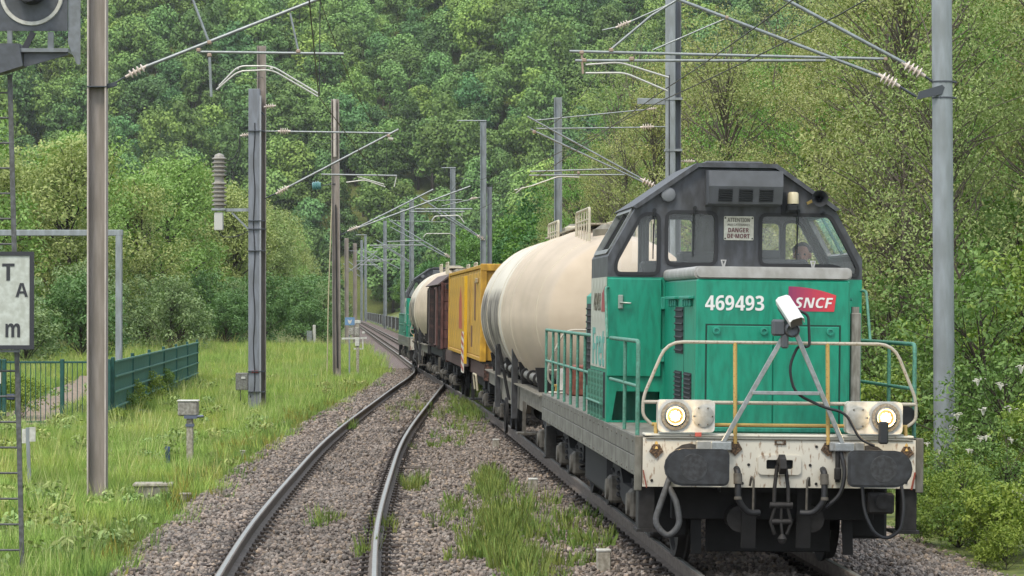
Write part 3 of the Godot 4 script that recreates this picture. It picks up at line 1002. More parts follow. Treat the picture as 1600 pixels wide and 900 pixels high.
func bogie(parent: Node, z: float, base: float, wheel_r: float, hw: float, dark: Material, steel: Material, grey: Material) -> void:
	var mb := MB.new()
	for s in [-1.0, 1.0]:
		mb.prism(V2([-base * 0.5 - 0.55, 0.62, -base * 0.5 - 0.55, 0.80, -base * 0.5 + 0.3, 0.86, -0.5, 0.66, 0.5, 0.66, base * 0.5 - 0.3, 0.86, base * 0.5 + 0.55, 0.80, base * 0.5 + 0.55, 0.62, base * 0.5 - 0.3, 0.52, 0.45, 0.44, -0.45, 0.44, -base * 0.5 + 0.3, 0.52]), Vector3(s * hw - 0.06, 0, 0), Vector3.BACK, Vector3.UP, Vector3(0.12, 0, 0))
	mb.box(Vector3(0, 0.62, 0), Vector3(2.0 * hw, 0.22, 0.4))
	var fr := part(parent, "bogie_frame", mb, dark, Vector3(0, 0, z))
	for e in [-0.5, 0.5]:
		var ws := MB.new()
		for s in [-1.0, 1.0]:
			ws.lathe(Vector3(s * 0.69, wheel_r, base * e), Vector3(s, 0, 0), [[0.0, 0.0], [0.0, wheel_r + 0.028], [0.03, wheel_r + 0.028], [0.045, wheel_r], [0.13, wheel_r - 0.006], [0.13, wheel_r - 0.07], [0.09, wheel_r - 0.09], [0.08, 0.16], [0.15, 0.13], [0.15, 0.0]], 24)
		ws.cyl(Vector3(-0.8, wheel_r, base * e), Vector3(0.8, wheel_r, base * e), 0.08, 0.08, 10)
		part(parent, "wheelset", ws, steel, Vector3(0, 0.002, z))
		for s in [-1.0, 1.0]:
			var ab := MB.new().box(Vector3(s * (hw + 0.03), wheel_r, base * e), Vector3(0.26, 0.30, 0.32), Basis.IDENTITY, 0.03)
			ab.lathe(Vector3(s * (hw + 0.16), wheel_r, base * e), Vector3(s, 0, 0), [[0.0, 0.12], [0.03, 0.11], [0.04, 0.0]], 12)
			part(fr, "axle_box", ab, grey)
			var sp := MB.new()
			for o in [-0.33, 0.33]:
				var path := []
				for i in 29:
					path.append(Vector3(s * (hw + 0.02) + cos(i * 0.9) * 0.07, wheel_r - 0.08 + i * 0.011, base * e + o + sin(i * 0.9) * 0.07))
				sp.tube(path, 0.018, 5)
			part(fr, "spring", sp, dark)
		part(fr, "brake_block", MB.new().box(Vector3(0.745, wheel_r * 0.9, base * e + (wheel_r + 0.06) * signf(e)), Vector3(0.1, 0.3, 0.08)).box(Vector3(-0.745, wheel_r * 0.9, base * e + (wheel_r + 0.06) * signf(e)), Vector3(0.1, 0.3, 0.08)), dark)

func buffer_pair(parent: Node, z: float, way: float, black: Material, steel: Material, wide := 0.31) -> void:   # way +1: faces +z
	for s in [-1.0, 1.0]:
		var out := PackedVector2Array()
		# flat on the inner side, round on the outer
		for i in 9:
			var a := -PI / 2 + PI * i / 8
			out.append(Vector2((wide - 0.17 + cos(a) * 0.17) * s, sin(a) * 0.175))
		for i in 4:
			var a2 := PI / 2 + PI / 2 * i / 3
			out.append(Vector2((-wide + 0.06 + cos(a2) * 0.06) * s, 0.115 + sin(a2) * 0.06))
		for i in 4:
			var a3 := PI + PI / 2 * i / 3
			out.append(Vector2((-wide + 0.06 + cos(a3) * 0.06) * s, -0.115 + sin(a3) * 0.06))
		var c := Vector3(s * 0.875, 1.062, z)
		var b := part(parent, "buffer", MB.new().prism(out, c, Vector3.RIGHT, Vector3.UP, Vector3(0, 0, -0.035 * way)).prism(Geometry2D.offset_polygon(out, -0.02)[0], c + Vector3(0, 0, 0.012 * way), Vector3.RIGHT, Vector3.UP, Vector3(0, 0, -0.012 * way)), black)
		part(b, "scuffed_face", MB.new().lathe(c + Vector3(0.03 * s, 0, 0.012 * way), Vector3(0, 0, way), [[0.0, 0.13], [0.002, 0.128], [0.002, 0.0]], 20), M("scuffed_steel", hexc("4a4b4d"), 0.5, 0.3, "grime", Vector3.ONE * 2.5))
		var sh := MB.new()
		sh.lathe(c + Vector3(0, 0, -0.035 * way), Vector3(0, 0, -way), [[0.0, 0.0], [0.0, 0.11], [0.25, 0.11], [0.25, 0.15], [0.52, 0.16], [0.53, 0.2], [0.57, 0.2]], 16)
		part(b, "shank", sh, steel)

func rounded_tube(pts: Array, r: float, bend := 0.12, sides := 8) -> MB:
	var path := [pts[0]]
	for i in range(1, pts.size() - 1):
		var p: Vector3 = pts[i]
		var a: Vector3 = (pts[i - 1] - p)
		var b: Vector3 = (pts[i + 1] - p)
		var k := minf(bend, minf(a.length(), b.length()) * 0.45)
		for j in 5:
			var t := j / 4.0
			path.append((p + a.normalized() * k).lerp(p, t).lerp(p.lerp(p + b.normalized() * k, t), t))
	path.append(pts[-1])
	return MB.new().tube(path, r, sides)

func make_locomotive() -> Node3D:
	var green := M("loco_green", hexc("0c9879"), 0.45, 0.0, "paint", Vector3(1.1, 0.28, 1.1), 0.06)
	var worn := M("loco_green_worn", hexc("2b9a82"), 0.55, 0.0, "paint", Vector3(2.2, 0.5, 2.2), 0.15)
	var roofg := M("loco_roof_grey", hexc("55585d"), 0.6, 0.0, "grime", Vector3(1.2, 0.5, 1.2))
	var capg := M("loco_hood_grey", hexc("b9b8b5"), 0.55, 0.0, "soft", Vector3(1.3, 1.0, 1.3))
	var sill := M("loco_sill_grey", hexc("7b7a70"), 0.7, 0.0, "grime", Vector3(1.4, 0.5, 0.7))
	var cream := M("loco_cream", hexc("d8d3c3"), 0.68, 0.0, "rust", Vector3(1.5, 0.6, 1.5))
	var white := M("lamp_box_white", hexc("dcdad2"), 0.5, 0.0, "soft", Vector3.ONE * 2.0)
	var dark := M("underframe_black", hexc("1e1d1d"), 0.85, 0.0, "grime", Vector3.ONE)
	var steel := M("dark_steel", hexc("343231"), 0.7, 0.3, "grime", Vector3.ONE * 1.5)
	var axle := M("axle_grey", hexc("6b675f"), 0.8, 0.0, "grime", Vector3.ONE * 1.5)
	var rubber := M("rubber", hexc("1f2023"), 0.6)
	var buff := M("buffer_black", hexc("3f4144"), 0.6, 0.2, "grime", Vector3.ONE * 1.3)
	var rail_w := M("handrail_white", hexc("bdb5a3"), 0.65, 0.0, "rust", Vector3.ONE * 2.2)
	var rail_y := M("handrail_yellow", hexc("bfa05a"), 0.7, 0.0, "rust", Vector3.ONE * 2.2)
	var rail_g := M("handrail_green", hexc("5f9f8a"), 0.6, 0.0, "grime", Vector3.ONE * 3.0)
	var black := M("vent_black", hexc("24272a"), 0.8)
	var seam := M("seam_black", hexc("123f34"), 0.8)
	var glass := M("cab_glass", Color(0.9, 0.95, 0.93, 0.03), 0.02)
	glass.metallic_specular = 0.35
	glass.transparency = BaseMaterial3D.TRANSPARENCY_ALPHA
	var panel := M("side_panel_white", hexc("cfd2c4"), 0.6, 0.0, "grime", Vector3(2.5, 0.6, 2.5))
	var dusty := M("cab_dusty_interior", hexc("46494b"), 0.8)
	var flange_m := M("rusty_flange", hexc("7d6347"), 0.75, 0.0, "heavy", Vector3.ONE * 4.0)
	var ink := M("white_lettering", hexc("eeeeea"), 0.5)
	var t := thing("locomotive", "green and grey diesel locomotive numbered 469493 with lit headlights", "locomotive")
	var X := Vector3.RIGHT
	var Y := Vector3.UP
	# --- underframe
	for s in [-1.0, 1.0]:
		var base := part(t, "side_sill", MB.new().span(Vector3(s * 1.33, 0.95, -0.66), Vector3(s * 1.375, 1.32, -14.36)), dark)
		for q in [[-0.64, -7.0], [-7.02, -14.38]]:
			for yy in [[0.94, 1.128], [1.134, 1.325]]:
				part(base, "side_panel", MB.new().span(Vector3(s * 1.376, yy[0], q[0]), Vector3(s * 1.40, yy[1], q[1]), 0.006), sill)
		part(base, "corner_post", MB.new().span(Vector3(s * 1.335, 0.80, -0.632), Vector3(s * 1.41, 1.33, -0.60), 0.008), sill)
		var riv := MB.new()
		for k in 24:
			riv.cyl(Vector3(s * 1.40, 1.27, -0.9 - k * 0.56), Vector3(s * 1.408, 1.27, -0.9 - k * 0.56), 0.014, 0.010, 6)
			riv.cyl(Vector3(s * 1.40, 0.98, -0.9 - k * 0.56), Vector3(s * 1.408, 0.98, -0.9 - k * 0.56), 0.014, 0.010, 6)
		part(base, "rivets", riv, sill)
	part(t, "deck", MB.new().span(Vector3(-1.37, 1.27, -0.70), Vector3(1.37, 1.322, -14.33)), M("deck_plate", hexc("98948a"), 0.8, 0.0, "grime", Vector3.ONE))
	part(t, "underframe", MB.new().span(Vector3(-0.55, 0.78, -0.75), Vector3(0.55, 1.265, -14.2)), dark)
	part(t, "fuel_tank", MB.new().span(Vector3(-1.2, 0.36, -5.9), Vector3(1.2, 0.93, -9.1), 0.08), dark)
	bogie(t, -3.65, 2.45, 0.55, 1.12, dark, steel, axle)
	bogie(t, -11.35, 2.45, 0.55, 1.12, dark, steel, axle)
	# --- headstocks
	for e in 2:
		var z := -0.60 if e == 0 else -14.40
		var w := 1.0 if e == 0 else -1.0
		var slot := rrect(-0.19, 0.985, 0.19, 1.135, 0.02)
		var hs := part(t, "headstock", MB.new().plate(V2([-1.33, 0.84, 1.33, 0.84, 1.33, 1.31, 1.2, 1.325, -1.2, 1.325, -1.33, 1.31]), [rrect(-0.13, 1.02, 0.13, 1.11, 0.015)], Vector3(0, 0, z), X, Y, Vector3(0, 0, -0.04 * w)), cream)
		part(hs, "deck_lip", MB.new().span(Vector3(-1.31, 1.327, z - 0.30 * w), Vector3(1.31, 1.352, z + 0.015 * w), 0.008), cream)
		part(hs, "hook_frame", MB.new().plate(grown(slot, 0.02), [rrect(-0.13, 1.02, 0.13, 1.11, 0.015)], Vector3(0, 0, z + 0.022 * w), X, Y, Vector3(0, 0, -0.021 * w)), cream)
		for q in [[-0.62, 1.07], [-0.3, 1.06], [0.3, 1.06], [0.62, 1.07], [-0.36, 0.88], [0.36, 0.88], [-0.42, 1.24], [0.36, 1.24], [-1.24, 0.9], [1.24, 0.9]]:
			part(hs, "bolt", MB.new().cyl(Vector3(q[0], q[1], z), Vector3(q[0], q[1], z + 0.010 * w), 0.016, 0.013, 6), steel)
		part(hs, "lamp_bracket", MB.new().plate(V2([-0.05, 1.255, 0.06, 1.255, 0.06, 1.305, -0.05, 1.305]), [V2([-0.03, 1.268, 0.04, 1.268, 0.04, 1.292, -0.03, 1.292])], Vector3(0, 0, z + 0.012 * w), X, Y, Vector3(0, 0, -0.011 * w)), flange_m)
		part(hs, "dirt_ledge", MB.new().span(Vector3(-1.3, 1.300, z + 0.001 * w), Vector3(1.3, 1.312, z + 0.014 * w), 0.003), sill)
		part(hs, "hook_box", MB.new().span(Vector3(-0.2, 0.98, z - 0.045 * w), Vector3(0.2, 1.15, z - 0.4 * w)), black)
		var hk := MB.new()
		hk.prism(V2([-0.35, 0.045, 0.05, 0.045, 0.16, 0.10, 0.25, 0.06, 0.27, -0.03, 0.20, -0.09, 0.13, -0.06, 0.18, -0.02, 0.16, 0.03, 0.09, -0.02, 0.02, -0.05, -0.35, -0.05]), Vector3(-0.03, 1.07, z), Vector3(0, 0, w), Y, Vector3(0.06, 0, 0))
		var hook := part(t, "draw_hook", hk, steel)
		var cp := MB.new()
		for s in [-1.0, 1.0]:
			cp.tube([Vector3(s * 0.04, 1.06, z + 0.12 * w), Vector3(s * 0.065, 0.85, z + 0.14 * w), Vector3(s * 0.07, 0.70, z + 0.15 * w)], 0.019, 8)
			cp.tube([Vector3(s * 0.06, 0.66, z + 0.15 * w), Vector3(s * 0.10, 0.52, z + 0.14 * w), Vector3(s * 0.06, 0.40, z + 0.13 * w)], 0.017, 8)
		cp.cyl(Vector3(-0.11, 0.68, z + 0.15 * w), Vector3(0.11, 0.68, z + 0.15 * w), 0.03, 0.03, 8)
		cp.cyl(Vector3(-0.09, 0.52, z + 0.14 * w), Vector3(0.09, 0.52, z + 0.14 * w), 0.028, 0.028, 8)
		cp.tube([Vector3(0, 0.66, z + 0.15 * w), Vector3(0.0, 0.52, z + 0.15 * w), Vector3(0.01, 0.40, z + 0.16 * w)], 0.014, 8)
		cp.lathe(Vector3(0.01, 0.42, z + 0.16 * w), Vector3.DOWN, [[0.0, 0.0], [0.02, 0.02], [0.06, 0.045], [0.1, 0.03], [0.115, 0.0]], 10)
		part(hook, "screw_coupling", cp, steel)
		buffer_pair(t, 0.0 if e == 0 else -15.0, w, buff, steel)
		# lifting plates, steps, brackets under the corners
		for s in [-1.0, 1.0]:
			part(t, "corner_step", MB.new().span(Vector3(s * 1.20, 0.42, z - 0.06 * w), Vector3(s * 1.36, 0.86, z - 0.34 * w), 0.01).span(Vector3(s * 1.12, 0.40, z - 0.02 * w), Vector3(s * 1.38, 0.43, z - 0.36 * w)), steel)
			part(t, "rail_guard", MB.new().bar(Vector3(s * 0.75, 0.80, z - 0.55 * w), Vector3(s * 0.75, 0.16, z - 0.42 * w), 0.10, 0.03), dark)
			part(t, "warning_strip", MB.new().bar(Vector3(s * 1.325, 1.0, z + 0.006 * w), Vector3(s * 1.29, 0.83, z + 0.012 * w), 0.03, 0.01), M("faded_red", hexc("a4503f"), 0.7, 0.0, "grime", Vector3.ONE * 4.0))
			# hoses
			var hx: float = s * 0.42
			part(t, "brake_hose", rounded_tube([Vector3(hx, 1.02, z + 0.02 * w), Vector3(hx, 1.0, z + 0.12 * w), Vector3(hx + s * 0.0, 0.72, z + 0.15 * w), Vector3(hx - s * 0.10, 0.60, z + 0.10 * w), Vector3(hx - s * 0.22, 0.60, z + 0.06 * w)], 0.032, 0.1), rubber)
			part(t, "hose_collar", MB.new().cyl(Vector3(hx, 0.98, z + 0.115 * w), Vector3(hx, 0.88, z + 0.13 * w), 0.042, 0.042, 12).cyl(Vector3(hx, 0.76, z + 0.145 * w), Vector3(hx, 0.73, z + 0.148 * w), 0.038, 0.038, 12), axle)
			part(t, "brake_pipe", rounded_tube([Vector3(hx - s * 0.13, 0.86, z + 0.03 * w), Vector3(hx - s * 0.14, 0.95, z + 0.07 * w), Vector3(hx - s * 0.16, 0.92, z + 0.08 * w), Vector3(hx - s * 0.16, 0.58, z + 0.05 * w)], 0.012, 0.04), axle)
			part(t, "air_cock", MB.new().box(Vector3(hx + s * 0.14, 0.98, z + 0.05 * w), Vector3(0.06, 0.13, 0.08), Basis.IDENTITY, 0.015).cyl(Vector3(hx + s * 0.14, 0.9, z + 0.05 * w), Vector3(hx + s * 0.14, 1.2, z + 0.05 * w), 0.024), steel)
			part(t, "bracket", MB.new().span(Vector3(s * 0.48, 1.20, z + 0.07 * w), Vector3(s * 0.82, 1.29, z), 0.01), M("galvanised_bracket", hexc("a6a8a6"), 0.55, 0.3, "soft", Vector3.ONE * 2.0))
		if e == 0:
			part(t, "cable_loop", rounded_tube([Vector3(-1.06, 0.96, z + 0.04), Vector3(-1.14, 0.75, z + 0.10), Vector3(-1.23, 0.50, z + 0.15), Vector3(-1.10, 0.36, z + 0.18), Vector3(-0.98, 0.48, z + 0.18), Vector3(-1.01, 0.70, z + 0.14), Vector3(-1.08, 0.84, z + 0.06)], 0.03, 0.14), M("grey_cable", hexc("585a5c"), 0.7, 0.0, "grime", Vector3.ONE * 3.0))
			part(t, "cable_loop", rounded_tube([Vector3(0.80, 0.86, z + 0.06), Vector3(0.81, 0.62, z + 0.12), Vector3(0.90, 0.42, z + 0.16), Vector3(1.02, 0.36, z + 0.16), Vector3(1.16, 0.44, z + 0.16), Vector3(1.20, 0.66, z + 0.12), Vector3(1.18, 0.90, z + 0.06)], 0.017, 0.14), rubber)
			part(t, "cable_loop", rounded_tube([Vector3(0.58, 1.22, z + 0.05), Vector3(0.63, 1.0, z + 0.11), Vector3(0.58, 0.78, z + 0.12), Vector3(0.44, 0.66, z + 0.1)], 0.02, 0.1), rubber)
			part(t, "plug_socket", MB.new().box(Vector3(0.98, 0.70, z + 0.02), Vector3(0.26, 0.2, 0.16), Basis.IDENTITY, 0.02).lathe(Vector3(1.0, 0.72, z + 0.1), Vector3.BACK, [[0.0, 0.08], [0.03, 0.08], [0.035, 0.05], [0.02, 0.0]], 12), steel)
			part(t, "snow_plough_bar", MB.new().span(Vector3(-1.0, 0.50, -1.0), Vector3(1.0, 0.83, -1.12), 0.01), dark)
			part(t, "guard_plate", MB.new().span(Vector3(-0.62, 0.16, -1.3), Vector3(0.62, 0.62, -1.36), 0.01), dark)
			for s in [-1.0, 1.0]:
				part(t, "sand_box", MB.new().span(Vector3(s * 0.80, 0.30, -1.25), Vector3(s * 1.18, 0.86, -1.75), 0.03), dark)
				part(t, "brake_cylinder", MB.new().cyl(Vector3(s * 0.35, 0.52, -0.8), Vector3(s * 0.35, 0.52, -1.05), 0.13, 0.13, 14), steel)
				part(t, "hanging_link", MB.new().bar(Vector3(s * 0.27, 0.82, -0.75), Vector3(s * 0.27, 0.24, -0.8), 0.14, 0.03), dark)
			part(t, "air_reservoir", MB.new().cyl(Vector3(-0.5, 0.62, -1.6), Vector3(0.5, 0.62, -1.6), 0.2, 0.2, 14), dark)
	# --- short hood
	var hood := part(t, "short_hood", MB.new().span(Vector3(-0.765, 1.323, -1.12), Vector3(0.765, 2.86, -3.99), 0.02), green)
	part(hood, "base_strip", MB.new().span(Vector3(-0.80, 1.353, -1.085), Vector3(0.80, 1.40, -1.118), 0.008), worn)
	part(hood, "hood_cap", MB.new().prism(rrect(-0.785, 2.862, 0.785, 2.985, 0.05), Vector3(0, 0, -1.16), X, Y, Vector3(0, 0, -2.83)).prism(rrect(-0.765, 2.875, 0.765, 2.972, 0.045), Vector3(0, 0, -1.11), X, Y, Vector3(0, 0, -0.05)), capg)
	for q in [[-0.655, -0.004], [0.004, 0.655]]:
		var dp := part(hood, "access_door", MB.new().span(Vector3(q[0], 1.415, -1.119), Vector3(q[1], 2.40, -1.10), 0.006), green)
		for lx_ in ([q[0] + 0.09, q[1] - 0.09] if q[0] < -0.1 else [q[1] - 0.09]):
			part(dp, "latch", MB.new().lathe(Vector3(lx_, 2.35, -1.10), Vector3.BACK, [[0.0, 0.038], [0.02, 0.038], [0.022, 0.022], [0.008, 0.02], [0.008, 0.0]], 12), worn)
	part(hood, "door_gap", MB.new().plate(V2([-0.672, 1.40, 0.672, 1.40, 0.672, 2.417, -0.672, 2.417]), [V2([-0.655, 1.415, 0.655, 1.415, 0.655, 2.40, -0.655, 2.40])], Vector3(0, 0, -1.1185), X, Y, Vector3(0, 0, 0.0035)), seam)
	lettering(hood, "number", "469493", 0.15, Vector3(-0.385, 2.625, -1.119), ink, Basis.IDENTITY, 700, "Droid Sans", 0.585)
	# company emblem: curved red to purple flag with slanted letters
	var lg := MB.new()
	var cols := [Color(0.30, 0.035, 0.12), Color(0.70, 0.05, 0.07)]
	var n := 12
	for i in n:
		var a := float(i) / n
		var b := float(i + 1) / n
		var pa := [Vector3(0.148 + a * 0.475, 2.80 - 0.085 * a * a - 0.005, 0), Vector3(0.148 + a * 0.475 - 0.02 * a, 2.55 + 0.0, 0)]
		var pb := [Vector3(0.148 + b * 0.475, 2.80 - 0.085 * b * b - 0.005, 0), Vector3(0.148 + b * 0.475 - 0.02 * b, 2.55, 0)]
		lg.col = cols[0].lerp(cols[1], clampf(a * 1.2, 0, 1))
		lg.quad(pa[0], pb[0], pb[1], pa[1], Vector3.BACK)
	var print_m := M("printed_emblem", Color.WHITE, 0.5)
	print_m.vertex_color_use_as_albedo = true
	part(hood, "emblem", lg, print_m, Vector3(0, 0, -1.115))
	lettering(hood, "emblem_letters", "SNCF", 0.105, Vector3(0.40, 2.635, -1.1145), ink, Basis(X, Vector3(0.22, 1, 0), Vector3.BACK), 700, "Droid Sans", 0.36)
	for s in [-1.0, 1.0]:
		for q in [[-2.2, -2.9, 2.10, 2.58], [-2.3, -2.9, 1.60, 1.92], [-1.45, -2.05, 1.60, 1.92]]:
			var fr := part(hood, "vent", MB.new().span(Vector3(s * 0.766, q[2], q[0]), Vector3(s * 0.772, q[3], q[1])), black)
			var lv := MB.new()
			for k in 7:
				var yy: float = lerpf(q[2], q[3], (k + 0.5) / 7.0)
				lv.box(Vector3(s * 0.778, yy, (q[0] + q[1]) * 0.5), Vector3(0.012, 0.016, absf(q[0] - q[1])), Basis(Vector3.BACK, s * 0.5))
			part(fr, "louvre", lv, black)
		for zz in [-1.75, -3.05]:
			var hg := part(hood, "hinge_ledge", MB.new().span(Vector3(s * 0.765, 2.66, zz + 0.45), Vector3(s * 0.82, 2.69, zz - 0.45), 0.006), worn)
			var pg := MB.new()
			for k in 4: pg.box(Vector3(s * 0.785, 2.62, zz + 0.3 - k * 0.2), Vector3(0.03, 0.07, 0.05), Basis.IDENTITY, 0.008)
			part(hg, "hinge", pg, worn)
		part(hood, "side_seam", MB.new().span(Vector3(s * 0.7655, 1.42, -2.12), Vector3(s * 0.768, 2.6, -2.135)), seam)
		part(hood, "lifting_eye", MB.new().tube([Vector3(s * 0.45, 2.98, -1.5), Vector3(s * 0.43, 3.05, -1.5), Vector3(s * 0.47, 3.05, -1.5), Vector3(s * 0.45, 2.98, -1.5)], 0.012, 6), capg)
	part(t, "grey_post", MB.new().span(Vector3(0.79, 1.323, -1.20), Vector3(0.89, 2.54, -1.28), 0.01).span(Vector3(0.80, 2.54, -1.21), Vector3(0.87, 2.60, -1.27)), M("post_grey", hexc("a09d94"), 0.7, 0.0, "grime", Vector3(3, 0.7, 3)))
	# --- cab
	var lower := V2([-1.39, 1.323, 1.39, 1.323, 1.39, 2.90, -1.39, 2.90])
	var upper := V2([-1.39, 2.90, 1.39, 2.90, 1.39, 3.12, 1.07, 3.69, 0.42, 4.09, -0.42, 4.09, -1.07, 3.69, -1.39, 3.12])
	var wl := rounded(V2([-1.30, 2.94, -0.84, 2.94, -0.84, 3.585, -1.02, 3.585, -1.30, 3.06]), 0.07)
	var wm := rounded(V2([-0.75, 3.05, -0.215, 3.05, -0.215, 3.61, -0.75, 3.61]), 0.08)
	var wr := rounded(V2([0.275, 3.05, 1.10, 3.05, 1.33, 2.93, 1.34, 3.03, 1.03, 3.595, 0.275, 3.595]), 0.07)
	var cab := part(t, "cab_body", MB.new().plate(lower, [V2([-1.33, 1.345, -0.81, 1.345, -0.81, 1.66, -1.28, 1.66])], Vector3(0, 0, -4.0), X, Y, Vector3(0, 0, -0.04)).plate(lower, [], Vector3(0, 0, -6.06), X, Y, Vector3(0, 0, -0.04)).span(Vector3(-1.39, 1.323, -4.04), Vector3(-1.35, 2.90, -6.06)).span(Vector3(1.39, 1.323, -4.04), Vector3(1.35, 2.90, -6.06)), green)
	var front := part(t, "cab_front", MB.new().plate(upper, [wl, wm, wr], Vector3(0, 0, -4.0), X, Y, Vector3(0, 0, -0.045)), roofg)
	var mirror := func(p: PackedVector2Array) -> PackedVector2Array:
		var q := PackedVector2Array()
		for e in p: q.append(Vector2(-e.x, e.y))
		q.reverse()
		return q
	var br := rounded(V2([0.30, 3.05, 0.80, 3.05, 0.80, 3.58, 0.30, 3.58]), 0.08)
	var rear := part(t, "cab_rear", MB.new().plate(upper, [wl, wm, br, mirror.call(wl)], Vector3(0, 0, -6.055), X, Y, Vector3(0, 0, -0.045)), roofg)
	for h in [wl, wm, wr]:
		var gk := part(front, "window_rubber", MB.new().plate(grown(h, 0.022), [grown(h, -0.016)], Vector3(0, 0, -3.985), X, Y, Vector3(0, 0, -0.07)), rubber)
		part(gk, "pane", MB.new().prism(h, Vector3(0, 0, -4.02), X, Y, Vector3(0, 0, -0.006)), glass)
	for h in [wl, wm, br, mirror.call(wl)]:
		var gk := part(rear, "window_rubber", MB.new().plate(grown(h, 0.02), [grown(h, -0.016)], Vector3(0, 0, -6.04), X, Y, Vector3(0, 0, -0.07)), rubber)
		part(gk, "pane", MB.new().prism(h, Vector3(0, 0, -6.07), X, Y, Vector3(0, 0, -0.006)), glass)
	for s in [-1.0, 1.0]:
		part(cab, "upper_side", MB.new().span(Vector3(s * 1.39, 2.90, -4.046), Vector3(s * 1.35, 3.12, -6.054)), roofg)
		# leaning side with its window; axes: u back along the cab, w up the slope
		var w := Vector3(-s * 0.32, 0.57, 0).normalized()
		var o := Vector3(s * 1.39, 3.12, -4.046)
		var nrm := Vector3(-s * w.y, s * s * -absf(w.x), 0).normalized()
		var hole := rounded(V2([0.18, 0.07, 1.85, 0.07, 1.85, 0.58, 0.18, 0.58]), 0.06)
		var sd := part(t, "cab_side", MB.new().plate(V2([0, 0, 2.008, 0, 2.008, 0.654, 0, 0.654]), [hole], o, Vector3.FORWARD, w, nrm * 0.04), roofg)
		var fr := part(sd, "window_frame", MB.new().plate(grown(hole, 0.035), [grown(hole, -0.02)], o - nrm * 0.02, Vector3.FORWARD, w, nrm * 0.05), M("frame_light_grey", hexc("8d9190"), 0.5, 0.2, "soft", Vector3.ONE * 2.0))
		part(fr, "pane", MB.new().prism(hole, o + nrm * 0.012, Vector3.FORWARD, w, nrm * 0.006), glass)
		part(fr, "mullion", MB.new().bar(o + Vector3.FORWARD * 1.0 + w * 0.07, o + Vector3.FORWARD * 1.0 + w * 0.58, 0.04, 0.03, nrm), rubber)
	part(t, "roof", MB.new().prism(V2([-1.13, 3.665, -0.44, 4.145, 0.44, 4.145, 1.13, 3.665, 1.09, 3.64, 0.42, 4.10, -0.42, 4.10, -1.09, 3.64]), Vector3(0, 0, -3.93), X, Y, Vector3(0, 0, -2.25)), roofg)
	part(t, "roof_vent", MB.new().span(Vector3(-0.30, 4.146, -4.3), Vector3(0.34, 4.19, -5.6), 0.03), roofg)
	# grille box over the windscreen
	var ac := MB.new()
	ac.prism(V2([0.0, 4.07, 0.36, 4.05, 0.38, 3.885, 0.30, 3.70, 0.0, 3.68]), Vector3(-0.34, 0, -3.999), Vector3.BACK, Y, Vector3(0.80, 0, 0))
	var acb := part(front, "grille_box", ac, M("grille_box_grey", hexc("5f6267"), 0.55, 0.0, "soft", Vector3.ONE))
	for k in 3:
		var lv := MB.new()
		for j in 6:
			var f := (j + 0.7) / 7.0
			var p := Vector3(-0.34 + 0.18 + k * 0.22, lerpf(3.865, 3.70, f), -3.999 + lerpf(0.374, 0.304, f))
			lv.box(p + Vector3(0, 0, 0.004), Vector3(0.15, 0.013, 0.02), Basis(Vector3.RIGHT, 0.4))
		part(acb, "louvre", lv, black)
	part(front, "round_cover", MB.new().lathe(Vector3(-0.744, 3.80, -4.0), Vector3.BACK, [[0.0, 0.078], [0.05, 0.078], [0.06, 0.065], [0.062, 0.0]], 20), M("cover_grey", hexc("7a7d80"), 0.5))
	var bc := part(front, "beacon", MB.new().box(Vector3(0.60, 3.67, -3.90), Vector3(0.12, 0.09, 0.12), Basis.IDENTITY, 0.02).span(Vector3(0.50, 3.60, -3.999), Vector3(0.54, 3.84, -3.95)), black)
	part(bc, "lens", MB.new().lathe(Vector3(0.61, 3.715, -3.90), Vector3.UP, [[0.0, 0.062], [0.11, 0.058], [0.125, 0.045], [0.13, 0.0]], 14), M("beacon_cream", hexc("d9cda9"), 0.35))
	var hr := part(front, "horn", MB.new().lathe(Vector3(0.90, 3.77, -3.98), Vector3(-0.1, 0, 1), [[0.0, 0.03], [0.12, 0.035], [0.2, 0.05], [0.25, 0.085], [0.26, 0.09], [0.255, 0.08], [0.2, 0.045], [0.1, 0.02], [0.1, 0.0]], 16), black)
	part(hr, "bracket", MB.new().bar(Vector3(0.76, 3.72, -3.9), Vector3(0.86, 3.77, -3.9), 0.05, 0.03), M("brass", hexc("a08b52"), 0.5, 0.4))
	part(front, "small_lamp", MB.new().lathe(Vector3(0.955, 3.62, -4.0), Vector3.BACK, [[0.0, 0.02], [0.04, 0.02], [0.05, 0.0]], 8), black)
	for q in [[-0.89, 3.60], [0.68, 3.61], [-0.45, 3.63]]:
		var wp := MB.new().cyl(Vector3(q[0], q[1] + 0.03, -3.999), Vector3(q[0], q[1] + 0.03, -3.96), 0.02)
		wp.tube([Vector3(q[0], q[1] + 0.03, -3.965), Vector3(q[0] - 0.012, q[1] - 0.42, -3.972)], 0.007, 5)
		wp.bar(Vector3(q[0] - 0.012, q[1] - 0.12, -3.972), Vector3(q[0] - 0.012, q[1] - 0.5, -3.972), 0.012, 0.008)
		part(front, "wiper", wp, black)
	var nt := part(front, "warning_plate", MB.new().prism(rrect(-0.13, 3.315, 0.195, 3.575, 0.012), Vector3(0, 0, -3.999), X, Y, Vector3(0, 0, 0.012)), M("enamel_plate", hexc("dedccb"), 0.4, 0.0, "soft", Vector3.ONE * 3.0))
	var tx1 := M("plate_grey_print", hexc("6d6a5c"), 0.6)
	var tx2 := M("plate_red_print", hexc("6e3a3d"), 0.6)
	lettering(nt, "lettering", "ATTENTION", 0.045, Vector3(0.03, 3.535, -3.987), tx1, Basis.IDENTITY, 700, "Droid Sans", 0.245)
	lettering(nt, "lettering", "AUX CATENAIRES", 0.024, Vector3(0.03, 3.482, -3.987), tx1, Basis.IDENTITY, 400, "Droid Sans", 0.245)
